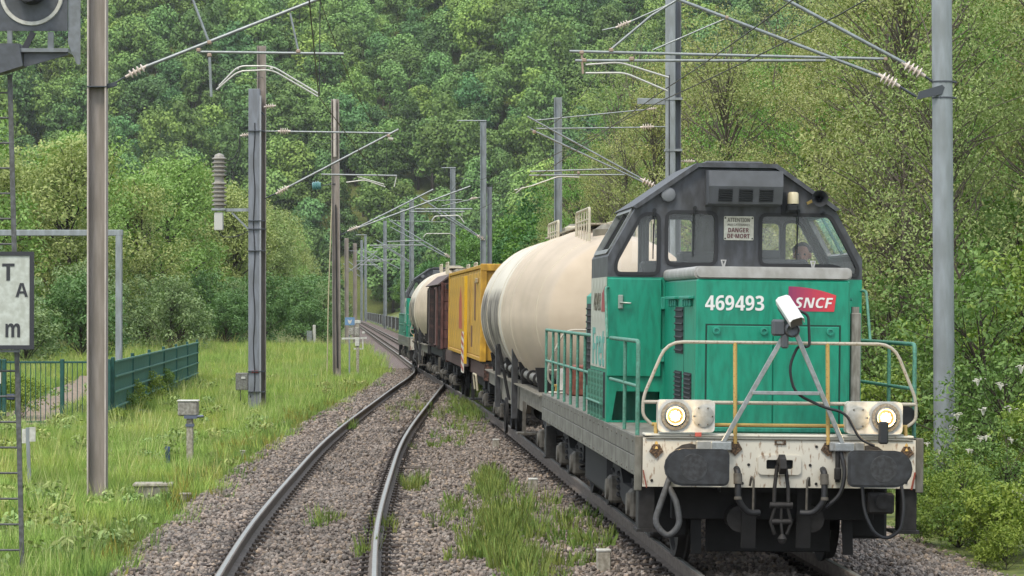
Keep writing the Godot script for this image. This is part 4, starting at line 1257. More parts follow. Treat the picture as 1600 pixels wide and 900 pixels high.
	lettering(nt, "lettering", "DANGER", 0.048, Vector3(0.03, 3.424, -3.987), tx2, Basis.IDENTITY, 700, "Droid Sans", 0.225)
	lettering(nt, "lettering", "DE·MORT", 0.048, Vector3(0.03, 3.360, -3.987), tx2, Basis.IDENTITY, 700, "Droid Sans", 0.245)
	var sc := MB.new()
	for q in [[-0.115, 3.555], [0.18, 3.555], [-0.115, 3.333], [0.18, 3.333]]:
		sc.cyl(Vector3(q[0], q[1], -3.987), Vector3(q[0], q[1], -3.98), 0.009, 0.007, 8)
	part(nt, "screw", sc, black)
	# walk-through door left of the hood, with handle
	var dr := part(cab, "door", MB.new().span(Vector3(-1.388, 1.82, -3.999), Vector3(-0.80, 2.885, -3.965), 0.01), green)
	part(dr, "handle", MB.new().box(Vector3(-1.25, 2.63, -3.955), Vector3(0.055, 0.15, 0.02), Basis.IDENTITY, 0.006).tube([Vector3(-1.25, 2.62, -3.95), Vector3(-1.25, 2.62, -3.92), Vector3(-1.14, 2.615, -3.92)], 0.012, 6), M("handle_pale", hexc("a9b5a9"), 0.4, 0.5))
	for yy in [2.05, 2.62]:
		part(dr, "hinge", MB.new().box(Vector3(-0.785, yy, -3.97), Vector3(0.05, 0.14, 0.05), Basis.IDENTITY, 0.01), worn)
	part(cab, "step_recess", MB.new().span(Vector3(-1.34, 1.326, -4.45), Vector3(-0.78, 1.70, -4.48)).span(Vector3(-1.34, 1.70, -4.045), Vector3(-0.78, 1.72, -4.48)), green)
	for s in [-1.0, 1.0]:
		# cream advertising panel with company name, and the radiator grille below it
		var sp := part(cab, "cream_panel", MB.new().span(Vector3(s * 1.391, 1.90, -4.10), Vector3(s * 1.398, 2.90, -6.02)), panel)
		lettering(sp, "lettering", "Fret", 0.42, Vector3(s * 1.399, 2.13, -4.95), M("teal_print", hexc("5fa497"), 0.6), Basis(Vector3(0, 0, -s), Y, Vector3(s, 0, 0)), 700, "Droid Sans", 1.5)
		lettering(sp, "number", "469493", 0.2, Vector3(s * 1.399, 2.63, -5.15), tx1, Basis(Vector3(0, 0, -s), Y, Vector3(s, 0, 0)), 400, "Droid Sans", 0.9)
		part(sp, "emblem", MB.new().prism(V2([-4.2, 2.52, -4.62, 2.52, -4.55, 2.72, -4.2, 2.80]), Vector3(s * 1.399, 0, 0), Vector3.BACK, Y, Vector3(s * 0.003, 0, 0)), M("emblem_red", hexc("9a3a3c"), 0.6))
		var gr := part(cab, "side_grille", MB.new().span(Vector3(s * 1.391, 1.36, -4.15), Vector3(s * 1.395, 1.86, -6.0)), black)
		for k in 5:
			part(gr, "bar", MB.new().bar(Vector3(s * 1.42, 1.34, -4.3 - k * 0.4), Vector3(s * 1.42, 1.86, -4.3 - k * 0.4), 0.035, 0.035), rail_g)
		part(gr, "bar", MB.new().tube([Vector3(s * 1.44, 1.52, -4.15), Vector3(s * 1.44, 1.52, -6.0)], 0.014, 6), rail_g)
	# cab interior
	part(t, "cab_floor", MB.new().span(Vector3(-1.34, 1.90, -4.05), Vector3(1.34, 1.95, -6.04)), dusty)
	part(t, "control_desk", MB.new().span(Vector3(0.25, 1.951, -4.30), Vector3(0.85, 3.12, -4.62), 0.03).span(Vector3(0.30, 3.12, -4.36), Vector3(0.55, 3.22, -4.5), 0.02), dusty)
	part(t, "cupboard", MB.new().span(Vector3(-0.42, 1.951, -5.6), Vector3(0.16, 3.22, -6.0), 0.03), dusty)
	part(t, "control_desk", MB.new().span(Vector3(-0.9, 1.951, -5.2), Vector3(-0.35, 3.10, -5.5), 0.03), dusty)
	# --- long hood behind the cab
	var lh := part(t, "long_hood", MB.new().prism(V2([-0.90, 1.323, 0.90, 1.323, 0.90, 2.72, 0.70, 2.90, -0.70, 2.90, -0.90, 2.72]), Vector3(0, 0, -6.11), X, Y, Vector3(0, 0, -6.7)), worn)
	for s in [-1.0, 1.0]:
		for k in 5:
			var fr := part(lh, "radiator_grille", MB.new().span(Vector3(s * 0.901, 1.5, -6.5 - k * 1.25), Vector3(s * 0.915, 2.62, -7.55 - k * 1.25)), black)
			var lv := MB.new()
			for j in 12: lv.box(Vector3(s * 0.925, 1.56 + j * 0.09, -7.025 - k * 1.25), Vector3(0.02, 0.02, 1.0), Basis(Vector3.BACK, s * 0.5))
			part(fr, "louvre", lv, dark)
	part(lh, "exhaust_stack", MB.new().span(Vector3(-0.3, 2.90, -8.2), Vector3(0.3, 3.05, -9.0), 0.03), dark)
	part(t, "equipment_box", MB.new().span(Vector3(-1.1, 1.323, -13.2), Vector3(-0.3, 1.75, -13.9), 0.02), M("faded_red_box", hexc("9a5a4a"), 0.7, 0.0, "grime", Vector3.ONE * 2.0))
	# --- railings and front rails
	for e in 2:
		var z := -0.68 if e == 0 else -14.32
		var rl := part(t, "end_rail", rounded_tube([Vector3(-1.24, 1.44, z), Vector3(-1.325, 1.52, z), Vector3(-1.325, 1.70, z), Vector3(-1.10, 2.24, z), Vector3(1.12, 2.24, z), Vector3(1.345, 1.70, z), Vector3(1.345, 1.50, z), Vector3(1.26, 1.44, z)], 0.016, 0.16), rail_w)
		part(rl, "cross_bar", MB.new().tube([Vector3(-1.325, 1.655, z), Vector3(1.345, 1.655, z)], 0.018, 8), rail_w)
		part(rl, "cross_bar", MB.new().tube([Vector3(-1.24, 1.44, z), Vector3(1.26, 1.44, z)], 0.017, 8), rail_y)
		for q in [-0.434, 0.47]:
			var pt := part(rl, "post", MB.new().tube([Vector3(q, 2.24, z), Vector3(q, 1.26, z + (0.09 if e == 0 else -0.09))], 0.02, 8), rail_y)
			part(pt, "foot_flange", MB.new().prism(V2([-0.07, 0, 0, -0.065, 0.07, 0, 0.03, 0.07, -0.03, 0.07]), Vector3(q, 1.21, -0.594 if e == 0 else -14.41), X, Y, Vector3(0, 0, 0.012)), flange_m)
		for q in [-1.20, 1.24]:
			var pt := part(rl, "post", MB.new().tube([Vector3(q, 1.44, z), Vector3(q, 1.20, z + (0.09 if e == 0 else -0.09))], 0.02, 8), rail_y)
			part(pt, "foot_flange", MB.new().prism(V2([-0.07, 0, 0, -0.065, 0.07, 0, 0.03, 0.07, -0.03, 0.07]), Vector3(q, 1.18, -0.594 if e == 0 else -14.41), X, Y, Vector3(0, 0, 0.012)), flange_m)
		# headlight boxes
		for s in [-1.0, 1.0]:
			var w := 1.0 if e == 0 else -1.0
			var zf := z + 0.13 * w
			var bx := part(t, "headlight_box", MB.new().prism(rrect(-0.275, -0.155, 0.275, 0.155, 0.04), Vector3(s * 0.915, 1.525, zf), X, Y, Vector3(0, 0, -0.17 * w)), white)
			var c := Vector3(s * 1.025, 1.528, zf)
			part(bx, "lamp_ring", MB.new().lathe(c, Vector3(0, 0, w), [[0.0, 0.14], [0.018, 0.138], [0.022, 0.105], [0.03, 0.098], [0.035, 0.09], [0.012, 0.075]], 24), M("lamp_ring_grey", hexc("8f8d86"), 0.5, 0.3, "grime", Vector3.ONE * 4.0))
			var hl := M("headlight_glow", hexc("fff0d8"), 0.3) if e == 0 else M("headlight_off", hexc("8c8c86"), 0.2, 0.5)
			if e == 0:
				hl.emission_enabled = true
				hl.emission = Color(1.0, 0.80, 0.50)
				hl.emission_energy_multiplier = 0.42
			var star := PackedVector2Array()
			for i in 16:
				var a := TAU * i / 16.0
				var rr := 0.056 if i % 2 == 0 else 0.044
				star.append(Vector2(cos(a), sin(a)) * rr)
			part(bx, "headlight", MB.new().prism(star, c + Vector3(0, 0, 0.004 * w), X, Y, Vector3(0, 0, 0.012 * w)), hl)
			part(bx, "reflector", MB.new().lathe(c + Vector3(0, 0, 0.003 * w), Vector3(0, 0, w), [[0.0, 0.0], [0.0, 0.078], [0.02, 0.092]], 20), M("reflector_amber", hexc("9a7a5c"), 0.25, 0.7))
			if e == 0:
				var li := OmniLight3D.new()
				li.name = "headlight_source"
				li.light_color = Color(1.0, 0.85, 0.62)
				li.light_energy = 0.12
				li.light_size = 0.05
				li.omni_range = 30.0
				li.omni_attenuation = 2.0
				li.shadow_enabled = true
				li.position = c + Vector3(0, 0, 0.06)
				bx.add_child(li)
			var dc := part(bx, "blank_cover", MB.new().lathe(Vector3(s * 0.755, 1.525, zf), Vector3(0, 0, w), [[0.0, 0.108], [0.010, 0.108], [0.014, 0.1], [0.014, 0.0]], 22), M("cover_plate_grey", hexc("b4b4ae"), 0.5, 0.1, "soft", Vector3.ONE * 3.0))
			var sc2 := MB.new()
			for i in 6:
				var a := TAU * i / 6.0
				var q := Vector3(s * 0.755 + cos(a) * 0.09, 1.525 + sin(a) * 0.09, zf + 0.014 * w)
				sc2.cyl(q, q + Vector3(0, 0, 0.006 * w), 0.009, 0.007, 6)
			part(dc, "screws", sc2, axle)
		part(t, "tail_marker", MB.new().span(Vector3(-0.83, 1.33, -0.56), Vector3(-0.77, 1.37, -0.54)), M("marker_red", hexc("b5564a"), 0.5)) if e == 0 else null
	for s in [-1.0, 1.0]:
		for q in [[-0.85, -3.85, [-0.85, -2.2]], [-6.2, -14.2, [-6.25, -7.3, -8.4, -9.5, -10.6, -11.7, -12.8, -14.2]]]:
			var rl := part(t, "side_railing", rounded_tube([Vector3(s * 1.36, 1.326, q[0]), Vector3(s * 1.36, 2.24, q[0]), Vector3(s * 1.36, 2.24, q[1])], 0.021, 0.08), rail_g)
			part(rl, "cross_bar", MB.new().tube([Vector3(s * 1.36, 1.80, q[0]), Vector3(s * 1.36, 1.80, q[1])], 0.018, 8), rail_g)
			for zz in q[2]:
				if zz != q[0]: part(rl, "post", MB.new().tube([Vector3(s * 1.36, 1.326, zz), Vector3(s * 1.36, 2.24, zz)], 0.019, 8), rail_g)
		part(t, "grab_rail", rounded_tube([Vector3(s * 1.38, 2.78, -3.98), Vector3(s * 1.42, 2.78, -3.90), Vector3(s * 1.42, 2.24, -3.62)], 0.016, 0.06), rail_g)
	part(t, "black_drum", MB.new().lathe(Vector3(1.25, 1.53, -0.86), Vector3.BACK, [[0.0, 0.0], [0.0, 0.11], [0.05, 0.115], [0.06, 0.08], [0.08, 0.08], [0.09, 0.115], [0.13, 0.11], [0.13, 0.0]], 20), rubber)
	return t

func make_camera_rig(host: Transform3D) -> void:   # surveillance camera on an A-frame bolted to the front of the locomotive
	var alu := M("aluminium", hexc("b4b9ba"), 0.38, 0.6, "soft", Vector3.ONE * 3.0)
	var grey := M("bracket_grey", hexc("5c6064"), 0.5, 0.4)
	var white := M("housing_white", hexc("dcdcd8"), 0.35)
	var rubber := M("rubber", hexc("1f2023"), 0.6)
	var t := thing("surveillance_camera", "white surveillance camera on aluminium A-frame at the locomotive front", "camera")
	t.transform = host * Transform3D(Basis.IDENTITY, Vector3(0, 1.20, -0.5))
	part(t, "leg", MB.new().bar(Vector3(-0.56, 0.08, -0.02), Vector3(0.03, 1.14, 0), 0.045, 0.03, Vector3.BACK, 0.004), alu)
	part(t, "leg", MB.new().bar(Vector3(0.60, 0.08, -0.02), Vector3(0.13, 1.14, 0), 0.045, 0.03, Vector3.BACK, 0.004), alu)
	part(t, "foot_plate", MB.new().span(Vector3(-0.68, 0.0, -0.09), Vector3(-0.48, 0.085, 0.0), 0.01), alu)
	part(t, "foot_plate", MB.new().span(Vector3(0.52, 0.0, -0.09), Vector3(0.72, 0.085, 0.0), 0.01), alu)
	part(t, "cross_bar", MB.new().bar(Vector3(-0.29, 0.56, 0.022), Vector3(0.36, 0.56, 0.022), 0.03, 0.035, Vector3.UP, 0.004), alu)
	part(t, "pivot_block", MB.new().box(Vector3(-0.04, 1.19, 0.0), Vector3(0.13, 0.16, 0.12), Basis.IDENTITY, 0.02).box(Vector3(0.02, 1.06, 0.02), Vector3(0.07, 0.14, 0.07), Basis.IDENTITY, 0.015), grey)
	var bs := Basis(Vector3.BACK, 0.30) * Basis(Vector3.UP, 0.08) * Basis(Vector3.RIGHT, 0.62)
	var at := Vector3(0.07, 1.34, -0.02)
	var body := part(t, "housing", MB.new().prism(V2([-0.085, -0.07, 0.085, -0.07, 0.085, 0.06, 0.05, 0.085, -0.05, 0.085, -0.085, 0.06]), Vector3(0, 0, -0.2), Vector3.RIGHT, Vector3.UP, Vector3(0, 0, 0.40)), grey, at)
	body.basis = bs.scaled_local(Vector3(0.78, 0.8, 0.85))
	part(body, "sun_shield", MB.new().prism(V2([-0.094, 0.0, -0.094, 0.065, -0.055, 0.096, 0.055, 0.096, 0.094, 0.065, 0.094, 0.0, 0.087, 0.0, 0.087, 0.062, 0.051, 0.088, -0.051, 0.088, -0.087, 0.062, -0.087, 0.0]), Vector3(0, 0, -0.21), Vector3.RIGHT, Vector3.UP, Vector3(0, 0, 0.47)), white)
	part(t, "spot_lens", MB.new().lathe(Vector3(0.085, 1.175, 0.02), Vector3(0.05, -0.1, 1), [[-0.08, 0.0], [-0.08, 0.07], [0.05, 0.075], [0.07, 0.06], [0.05, 0.052], [0.03, 0.0]], 20), grey)
	part(t, "cable", rounded_tube([Vector3(0.16, 1.36, -0.08), Vector3(0.26, 1.32, -0.06), Vector3(0.27, 1.0, -0.02), Vector3(0.16, 1.02, -0.04), Vector3(0.07, 0.82, -0.02), Vector3(0.12, 0.56, -0.02), Vector3(0.42, 0.42, 0.0), Vector3(0.62, 0.38, 0.01), Vector3(0.76, 0.12, 0.03), Vector3(0.90, 0.06, 0.05)], 0.014, 0.12), rubber)
	part(t, "connector", MB.new().box(Vector3(0.98, 0.19, 0.07), Vector3(0.09, 0.22, 0.08), Basis.IDENTITY, 0.015), M("connector_black", hexc("2b2c2f"), 0.45))

# smooth body from bones, meshed as surface nets
func net_body(bones: Array, cell: float, blend: float) -> ArrayMesh:
	var lo := Vector3.ONE * 1e9
	var hi := Vector3.ONE * -1e9
	for b in bones:
		for k in 2:
			lo = lo.min(b[k] - Vector3.ONE * (b[2 + k] + cell * 2)); hi = hi.max(b[k] + Vector3.ONE * (b[2 + k] + cell * 2))
	var nx := int((hi.x - lo.x) / cell) + 2
	var ny := int((hi.y - lo.y) / cell) + 2
	var nz := int((hi.z - lo.z) / cell) + 2
	var f := PackedFloat32Array()
	f.resize(nx * ny * nz)
	for z in nz:
		for y in ny:
			for x in nx:
				var p := lo + Vector3(x, y, z) * cell
				var s := 1e9
				for b in bones:
					var a: Vector3 = b[0]
					var ab: Vector3 = b[1] - a
					var t := clampf((p - a).dot(ab) / maxf(ab.length_squared(), 1e-9), 0.0, 1.0)
					var e := p.distance_to(a + ab * t) - lerpf(b[2], b[3], t)
					var h := clampf(0.5 + 0.5 * (s - e) / blend, 0.0, 1.0) if s < 1e8 else 1.0
					s = lerpf(s if s < 1e8 else e, e, h) - blend * h * (1.0 - h)
				f[(z * ny + y) * nx + x] = s
	var idx := {}
	var vv := []
	var st := SurfaceTool.new()
	st.begin(Mesh.PRIMITIVE_TRIANGLES)
	st.set_smooth_group(0)
	for z in nz - 1:
		for y in ny - 1:
			for x in nx - 1:
				var m := Vector3.ZERO
				var k := 0
				for e in [[0, 0, 0, 1, 0, 0], [0, 1, 0, 1, 1, 0], [0, 0, 1, 1, 0, 1], [0, 1, 1, 1, 1, 1], [0, 0, 0, 0, 1, 0], [1, 0, 0, 1, 1, 0], [0, 0, 1, 0, 1, 1], [1, 0, 1, 1, 1, 1], [0, 0, 0, 0, 0, 1], [1, 0, 0, 1, 0, 1], [0, 1, 0, 0, 1, 1], [1, 1, 0, 1, 1, 1]]:
					var fa := f[((z + e[2]) * ny + y + e[1]) * nx + x + e[0]]
					var fb := f[((z + e[5]) * ny + y + e[4]) * nx + x + e[3]]
					if (fa < 0.0) != (fb < 0.0):
						m += Vector3(e[0], e[1], e[2]).lerp(Vector3(e[3], e[4], e[5]), fa / (fa - fb)); k += 1
				if k:
					idx[(z * ny + y) * nx + x] = vv.size()
					vv.append(lo + (Vector3(x, y, z) + m / k) * cell)
					st.add_vertex(vv[-1])
	var step := [1, nx, nx * ny]
	for z in range(1, nz - 1):
		for y in range(1, ny - 1):
			for x in range(1, nx - 1):
				var i := (z * ny + y) * nx + x
				for a in 3:
					if (f[i] < 0.0) != (f[i + step[a]] < 0.0):
						var u: int = step[(a + 1) % 3]
						var w: int = step[(a + 2) % 3]
						var q := [idx[i], idx[i - u], idx[i - u - w], idx[i - w]]
						if f[i] < 0.0: q = [q[0], q[3], q[2], q[1]]
						for k in [0, 1, 2, 0, 2, 3]: st.add_index(q[k])
	st.generate_normals()
	return st.commit()

func make_driver(host: Transform3D) -> void:
	var t := thing("person", "person in a dark jacket sitting at the locomotive's side window", "person")
	t.transform = host * Transform3D(Basis(Vector3.UP, -0.25), Vector3(0.92, 2.02, -5.2))
	var skin := M("skin", hexc("a5755c"), 0.6)
	var cloth := M("dark_jacket", hexc("2a2f38"), 0.9)
	var V := func(x, y, z): return Vector3(x, y, z)
	# clothed body: torso, arms to the desk, thighs and shins; seated, feet on the cab floor
	part(t, "body", net_body([[V.call(0, 0.50, 0), V.call(0, 0.80, 0.0), 0.17, 0.15], [V.call(0, 0.8, 0), V.call(0, 0.98, 0), 0.15, 0.10], [V.call(-0.17, 0.95, 0), V.call(0.17, 0.95, 0), 0.075, 0.075], [V.call(0.2, 0.93, 0), V.call(0.26, 0.68, 0.08), 0.062, 0.05], [V.call(0.26, 0.68, 0.08), V.call(0.2, 0.66, 0.33), 0.048, 0.036], [V.call(-0.2, 0.93, 0), V.call(-0.26, 0.68, 0.08), 0.062, 0.05], [V.call(-0.26, 0.68, 0.08), V.call(-0.18, 0.66, 0.33), 0.048, 0.036], [V.call(0.1, 0.48, 0.02), V.call(0.13, 0.50, 0.42), 0.095, 0.07], [V.call(-0.1, 0.48, 0.02), V.call(-0.13, 0.50, 0.42), 0.095, 0.07], [V.call(0.13, 0.50, 0.42), V.call(0.13, 0.1, 0.4), 0.062, 0.045], [V.call(-0.13, 0.50, 0.42), V.call(-0.13, 0.1, 0.4), 0.062, 0.045], [V.call(0.13, 0.06, 0.38), V.call(0.14, 0.05, 0.55), 0.05, 0.04], [V.call(-0.13, 0.06, 0.38), V.call(-0.14, 0.05, 0.55), 0.05, 0.04]], 0.022, 0.05), cloth)
	part(t, "head", net_body([[V.call(0, 0.97, 0.0), V.call(0, 1.08, 0.01), 0.055, 0.052], [V.call(0, 1.19, 0.0), V.call(0, 1.21, -0.01), 0.088, 0.09], [V.call(0, 1.11, 0.035), V.call(0, 1.13, 0.03), 0.055, 0.06], [V.call(0, 1.17, 0.09), V.call(0, 1.135, 0.105), 0.012, 0.018], [V.call(0.088, 1.17, 0), V.call(0.09, 1.14, 0), 0.02, 0.016], [V.call(-0.088, 1.17, 0), V.call(-0.09, 1.14, 0), 0.02, 0.016], [V.call(-0.03, 1.095, 0.075), V.call(0.03, 1.095, 0.075), 0.014, 0.014]], 0.009, 0.025), skin)
	part(t, "hair", net_body([[V.call(0, 1.225, -0.02), V.call(0, 1.19, -0.045), 0.09, 0.078], [V.call(-0.06, 1.22, -0.02), V.call(0.06, 1.22, -0.02), 0.055, 0.055]], 0.011, 0.03), M("dark_hair", hexc("2d2622"), 0.7))
	for s in [-1.0, 1.0]:
		part(t, "eye", MB.new().lathe(Vector3(s * 0.034, 1.172, 0.082), Vector3(0, 0, 1), [[0.0, 0.0], [0.0, 0.013], [0.006, 0.009], [0.008, 0.0]], 8), M("eye_dark", hexc("241d1a"), 0.3))
		var hand := [[Vector3(s * 0.19, 0.66, 0.33), Vector3(s * 0.185, 0.66, 0.40), 0.032, 0.036]]
		for k in 4:
			var x: float = s * 0.185 + (k - 1.5) * 0.021
			hand.append([Vector3(x, 0.66, 0.42), Vector3(x, 0.655, 0.46), 0.009, 0.0085])
			hand.append([Vector3(x, 0.655, 0.46), Vector3(x, 0.63, 0.485 - absf(k - 1.5) * 0.006), 0.0085, 0.008])
		hand.append([Vector3(s * 0.155, 0.655, 0.36), Vector3(s * 0.135, 0.645, 0.42), 0.011, 0.009])
		part(t, "hand", net_body(hand, 0.005, 0.008), skin)
	# stool
	var st := thing("driver_seat", "dark driver's stool inside the locomotive cab", "seat")
	st.transform = host * Transform3D(Basis(Vector3.UP, -0.25), Vector3(0.92, 1.951, -5.2))
	part(st, "cushion", MB.new().span(Vector3(-0.22, 0.38, -0.2), Vector3(0.22, 0.46, 0.2), 0.03), cloth)
	part(st, "pillar", MB.new().cyl(Vector3(0, 0.0, 0), Vector3(0, 0.38, 0), 0.05, 0.05, 10).cyl(Vector3.ZERO, Vector3(0, 0.03, 0), 0.18, 0.18, 14), M("dark_steel", hexc("3b3836"), 0.7))

func train_pose(d: float, length: float) -> Transform3D:   # a vehicle whose front buffers stand at distance d
	var a := Vector3(tx(d), 0, -d)
	var b := Vector3(tx(d + length), 0, -d - length)
	var turn := atan2(-(b.x - a.x), -(b.z - a.z))
	return Transform3D(Basis(Vector3.UP, turn) * Basis(Vector3.BACK, -0.012), a)

func wagon_ends(t: Node3D, L: float, black: Material, steel: Material, dark: Material) -> void:
	buffer_pair(t, 0.0, 1.0, black, steel, 0.24)
	buffer_pair(t, -L, -1.0, black, steel, 0.24)
	for z in [-0.62, -L + 0.62]:
		part(t, "headstock", MB.new().span(Vector3(-1.25, 0.92, z - 0.05), Vector3(1.25, 1.24, z + 0.05), 0.01), dark)
		part(t, "draw_hook", MB.new().span(Vector3(-0.04, 1.0, z - 0.3), Vector3(0.04, 1.12, z + 0.3), 0.02), steel)

func make_tank_wagon(L: float, label: String) -> Node3D:
	var dark := M("underframe_black", hexc("1e1d1d"), 0.85, 0.0, "grime", Vector3.ONE)
	var steel := M("dark_steel", hexc("343231"), 0.7, 0.3, "grime", Vector3.ONE * 1.5)
	var axle := M("axle_grey", hexc("6b675f"), 0.8, 0.0, "grime", Vector3.ONE * 1.5)
	var sillg := M("wagon_sill_grey", hexc("8b8678"), 0.75, 0.0, "grime", Vector3(1.2, 0.6, 0.6))
	var buff := M("buffer_black", hexc("3f4144"), 0.6, 0.2, "grime", Vector3.ONE * 1.3)
	var tank_m := M("tank_paint", Color.WHITE, 0.62, 0.0, "soft", Vector3(0.3, 0.3, 0.04))
	tank_m.vertex_color_use_as_albedo = true
	var t := thing("tank_wagon", label, "tank wagon")
	wagon_ends(t, L, buff, steel, dark)
	# barrel with a coned near end and a domed far end: profile along the wagon, radius
	var e := 0.75
	var R := 1.49
	var prof := [[e, 0.0], [e + 0.02, 0.45], [e + 0.10, 0.82], [e + 0.22, 1.02], [e + 0.42, 1.16], [e + 0.6, 1.20], [e + 1.0, 1.228], [e + 1.6, 1.27], [e + 2.0, 1.2925], [e + 2.4, 1.315], [e + 2.8, 1.3375], [e + 3.2, 1.36], [e + 3.6, 1.384], [e + 4.0, 1.407], [e + 4.4, 1.431], [e + 4.8, 1.455], [e + 5.1, 1.472], [e + 5.4, R], [e + 5.5, R], [e + 6.0, R]]
	var z := e + 6.2
	while z < L - e - 1.3:
		prof.append([z, R]); z += 0.16
	for q in [[1.2, R], [0.9, R - 0.03], [0.6, R - 0.12], [0.35, R - 0.30], [0.15, R - 0.6], [0.04, R - 1.0], [0.0, 0.0]]:
		prof.append([L - e - q[0], q[1]])
	var nz := FastNoiseLite.new()
	nz.seed = 8; nz.frequency = 0.55
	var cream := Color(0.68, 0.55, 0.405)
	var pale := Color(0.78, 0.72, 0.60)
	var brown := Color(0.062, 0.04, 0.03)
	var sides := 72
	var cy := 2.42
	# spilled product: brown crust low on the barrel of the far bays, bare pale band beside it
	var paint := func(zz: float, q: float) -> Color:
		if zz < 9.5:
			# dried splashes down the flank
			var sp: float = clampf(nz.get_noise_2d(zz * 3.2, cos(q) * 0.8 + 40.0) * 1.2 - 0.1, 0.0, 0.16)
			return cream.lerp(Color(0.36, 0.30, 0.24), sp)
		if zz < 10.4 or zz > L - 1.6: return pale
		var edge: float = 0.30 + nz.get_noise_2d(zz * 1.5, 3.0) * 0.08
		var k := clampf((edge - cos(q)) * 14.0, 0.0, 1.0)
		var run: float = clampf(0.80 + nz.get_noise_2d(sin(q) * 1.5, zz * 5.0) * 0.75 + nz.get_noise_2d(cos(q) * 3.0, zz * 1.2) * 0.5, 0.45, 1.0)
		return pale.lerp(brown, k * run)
	var V := PackedVector3Array()
	var N := PackedVector3Array()
	var C := PackedColorArray()
	var I := PackedInt32Array()
	for i in prof.size():
		var p0: Array = prof[maxi(i - 1, 0)]
		var p1: Array = prof[mini(i + 1, prof.size() - 1)]
		var seg := Vector2(p1[0] - p0[0], p1[1] - p0[1]).normalized()
		for k in sides + 1:
			var q := TAU * k / sides
			var dd := Vector3(sin(q), cos(q), 0)
			V.append(Vector3(0, cy, -prof[i][0]) + dd * prof[i][1])
			N.append((dd * seg.x + Vector3.BACK * seg.y).normalized())
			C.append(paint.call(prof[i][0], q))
	var w1 := sides + 1
	for i in prof.size() - 1:
		for k in sides:
			var o := i * w1 + k
			for j in [o, o + w1, o + 1, o + 1, o + w1, o + w1 + 1]: I.append(j)
	# front faces run clockwise: turn the order if it disagrees with the normal
	var mid := (prof.size() / 2) * w1 * 1
	var f0 := mid * 0 + (prof.size() / 2) * sides * 6
	if (V[I[f0 + 1]] - V[I[f0]]).cross(V[I[f0 + 2]] - V[I[f0]]).dot(N[I[f0]]) > 0.0:
		I.reverse()
	var mb := ArrayMesh.new()
	var arrs := []
	arrs.resize(Mesh.ARRAY_MAX)
	arrs[Mesh.ARRAY_VERTEX] = V; arrs[Mesh.ARRAY_NORMAL] = N; arrs[Mesh.ARRAY_COLOR] = C; arrs[Mesh.ARRAY_INDEX] = I
	mb.add_surface_from_arrays(Mesh.PRIMITIVE_TRIANGLES, arrs)
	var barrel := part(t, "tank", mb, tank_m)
	for q in [[e + 1.9, 1.288], [e + 5.45, R + 0.002], [9.5, R + 0.002], [10.4, R + 0.002], [L - 4.6, R + 0.002], [L - 2.0, R + 0.002]]:
		var rr: float = q[1]
		part(barrel, "weld_seam", MB.new().lathe(Vector3(0, cy, -q[0] + 0.025), Vector3.FORWARD, [[0.0, rr - 0.004], [0.008, rr + 0.006], [0.042, rr + 0.006], [0.05, rr - 0.004]], 56), M("seam_cream", hexc("cbbfa7"), 0.55))
	# frame
	for s in [-1.0, 1.0]:
		var sl := part(t, "side_sill", MB.new().prism(V2([0.7, 0.95, 5.5, 0.95, 5.8, 0.78, L - 5.8, 0.78, L - 5.5, 0.95, L - 0.7, 0.95, L - 0.7, 1.22, 0.7, 1.22]), Vector3(s * 1.16, 0, 0), Vector3.FORWARD, Vector3.UP, Vector3(s * 0.08, 0, 0)), sillg)
		part(sl, "flange", MB.new().span(Vector3(s * 1.1, 1.222, -0.7), Vector3(s * 1.34, 1.24, -L + 0.7)), sillg)
		part(t, "discharge_pipe", MB.new().tube([Vector3(s * 1.18, 1.42, -2.5), Vector3(s * 1.18, 1.42, -L + 2.5)], 0.075, 10), M("pipe_grey", hexc("8d8b84"), 0.6, 0.2, "grime", Vector3.ONE * 2.0))
		var fl := MB.new()
		for k in 9:
			fl.cyl(Vector3(s * 1.18, 1.42, -3.2 - k * (L - 6.5) / 8.0 + 0.05), Vector3(s * 1.18, 1.42, -3.2 - k * (L - 6.5) / 8.0 - 0.05), 0.115, 0.115, 12)
		part(t, "pipe_flange", fl, steel)
		for z2 in [2.4, L * 0.36, L * 0.58, L - 2.4]:
			part(t, "saddle", MB.new().prism(V2([0.45, 1.24, 1.24, 1.24, 1.30, 1.62, 1.16, 1.62, 0.85, 1.30]), Vector3(0, 0, -z2), Vector3(s, 0, 0), Vector3.UP, Vector3(0, 0, -0.12)), dark)
		for z2 in [L * 0.40, L * 0.70]:
			part(t, "post", MB.new().bar(Vector3(s * 1.32, 0.62, -z2), Vector3(s * 1.32, 2.05, -z2), 0.10, 0.22), M("post_dark_grey", hexc("46474a"), 0.7, 0.0, "grime", Vector3(2, 0.6, 2)))
		part(t, "hand_wheel", MB.new().lathe(Vector3(s * 1.36, 0.62, -L * 0.47), Vector3(s, 0, 0), [[0.0, 0.26], [0.0, 0.32], [0.05, 0.32], [0.05, 0.26], [0.0, 0.26]], 20).bar(Vector3(s * 1.38, 0.36, -L * 0.47), Vector3(s * 1.38, 0.88, -L * 0.47), 0.04, 0.03), dark)
		part(t, "foot_step", MB.new().span(Vector3(s * 1.1, 0.46, -5.0), Vector3(s * 1.42, 0.49, -5.5)).bar(Vector3(s * 1.3, 0.48, -5.02), Vector3(s * 1.3, 1.0, -5.02), 0.03, 0.03).bar(Vector3(s * 1.3, 0.48, -5.48), Vector3(s * 1.3, 1.0, -5.48), 0.03, 0.03), axle)
		part(t, "air_vessel", MB.new().cyl(Vector3(s * 0.8, 0.75, -8.0), Vector3(s * 0.8, 0.75, -9.4), 0.17, 0.17, 14), dark)
	bogie(t, -2.6, 1.8, 0.46, 1.0, dark, steel, axle)
	bogie(t, -L + 2.6, 1.8, 0.46, 1.0, dark, steel, axle)
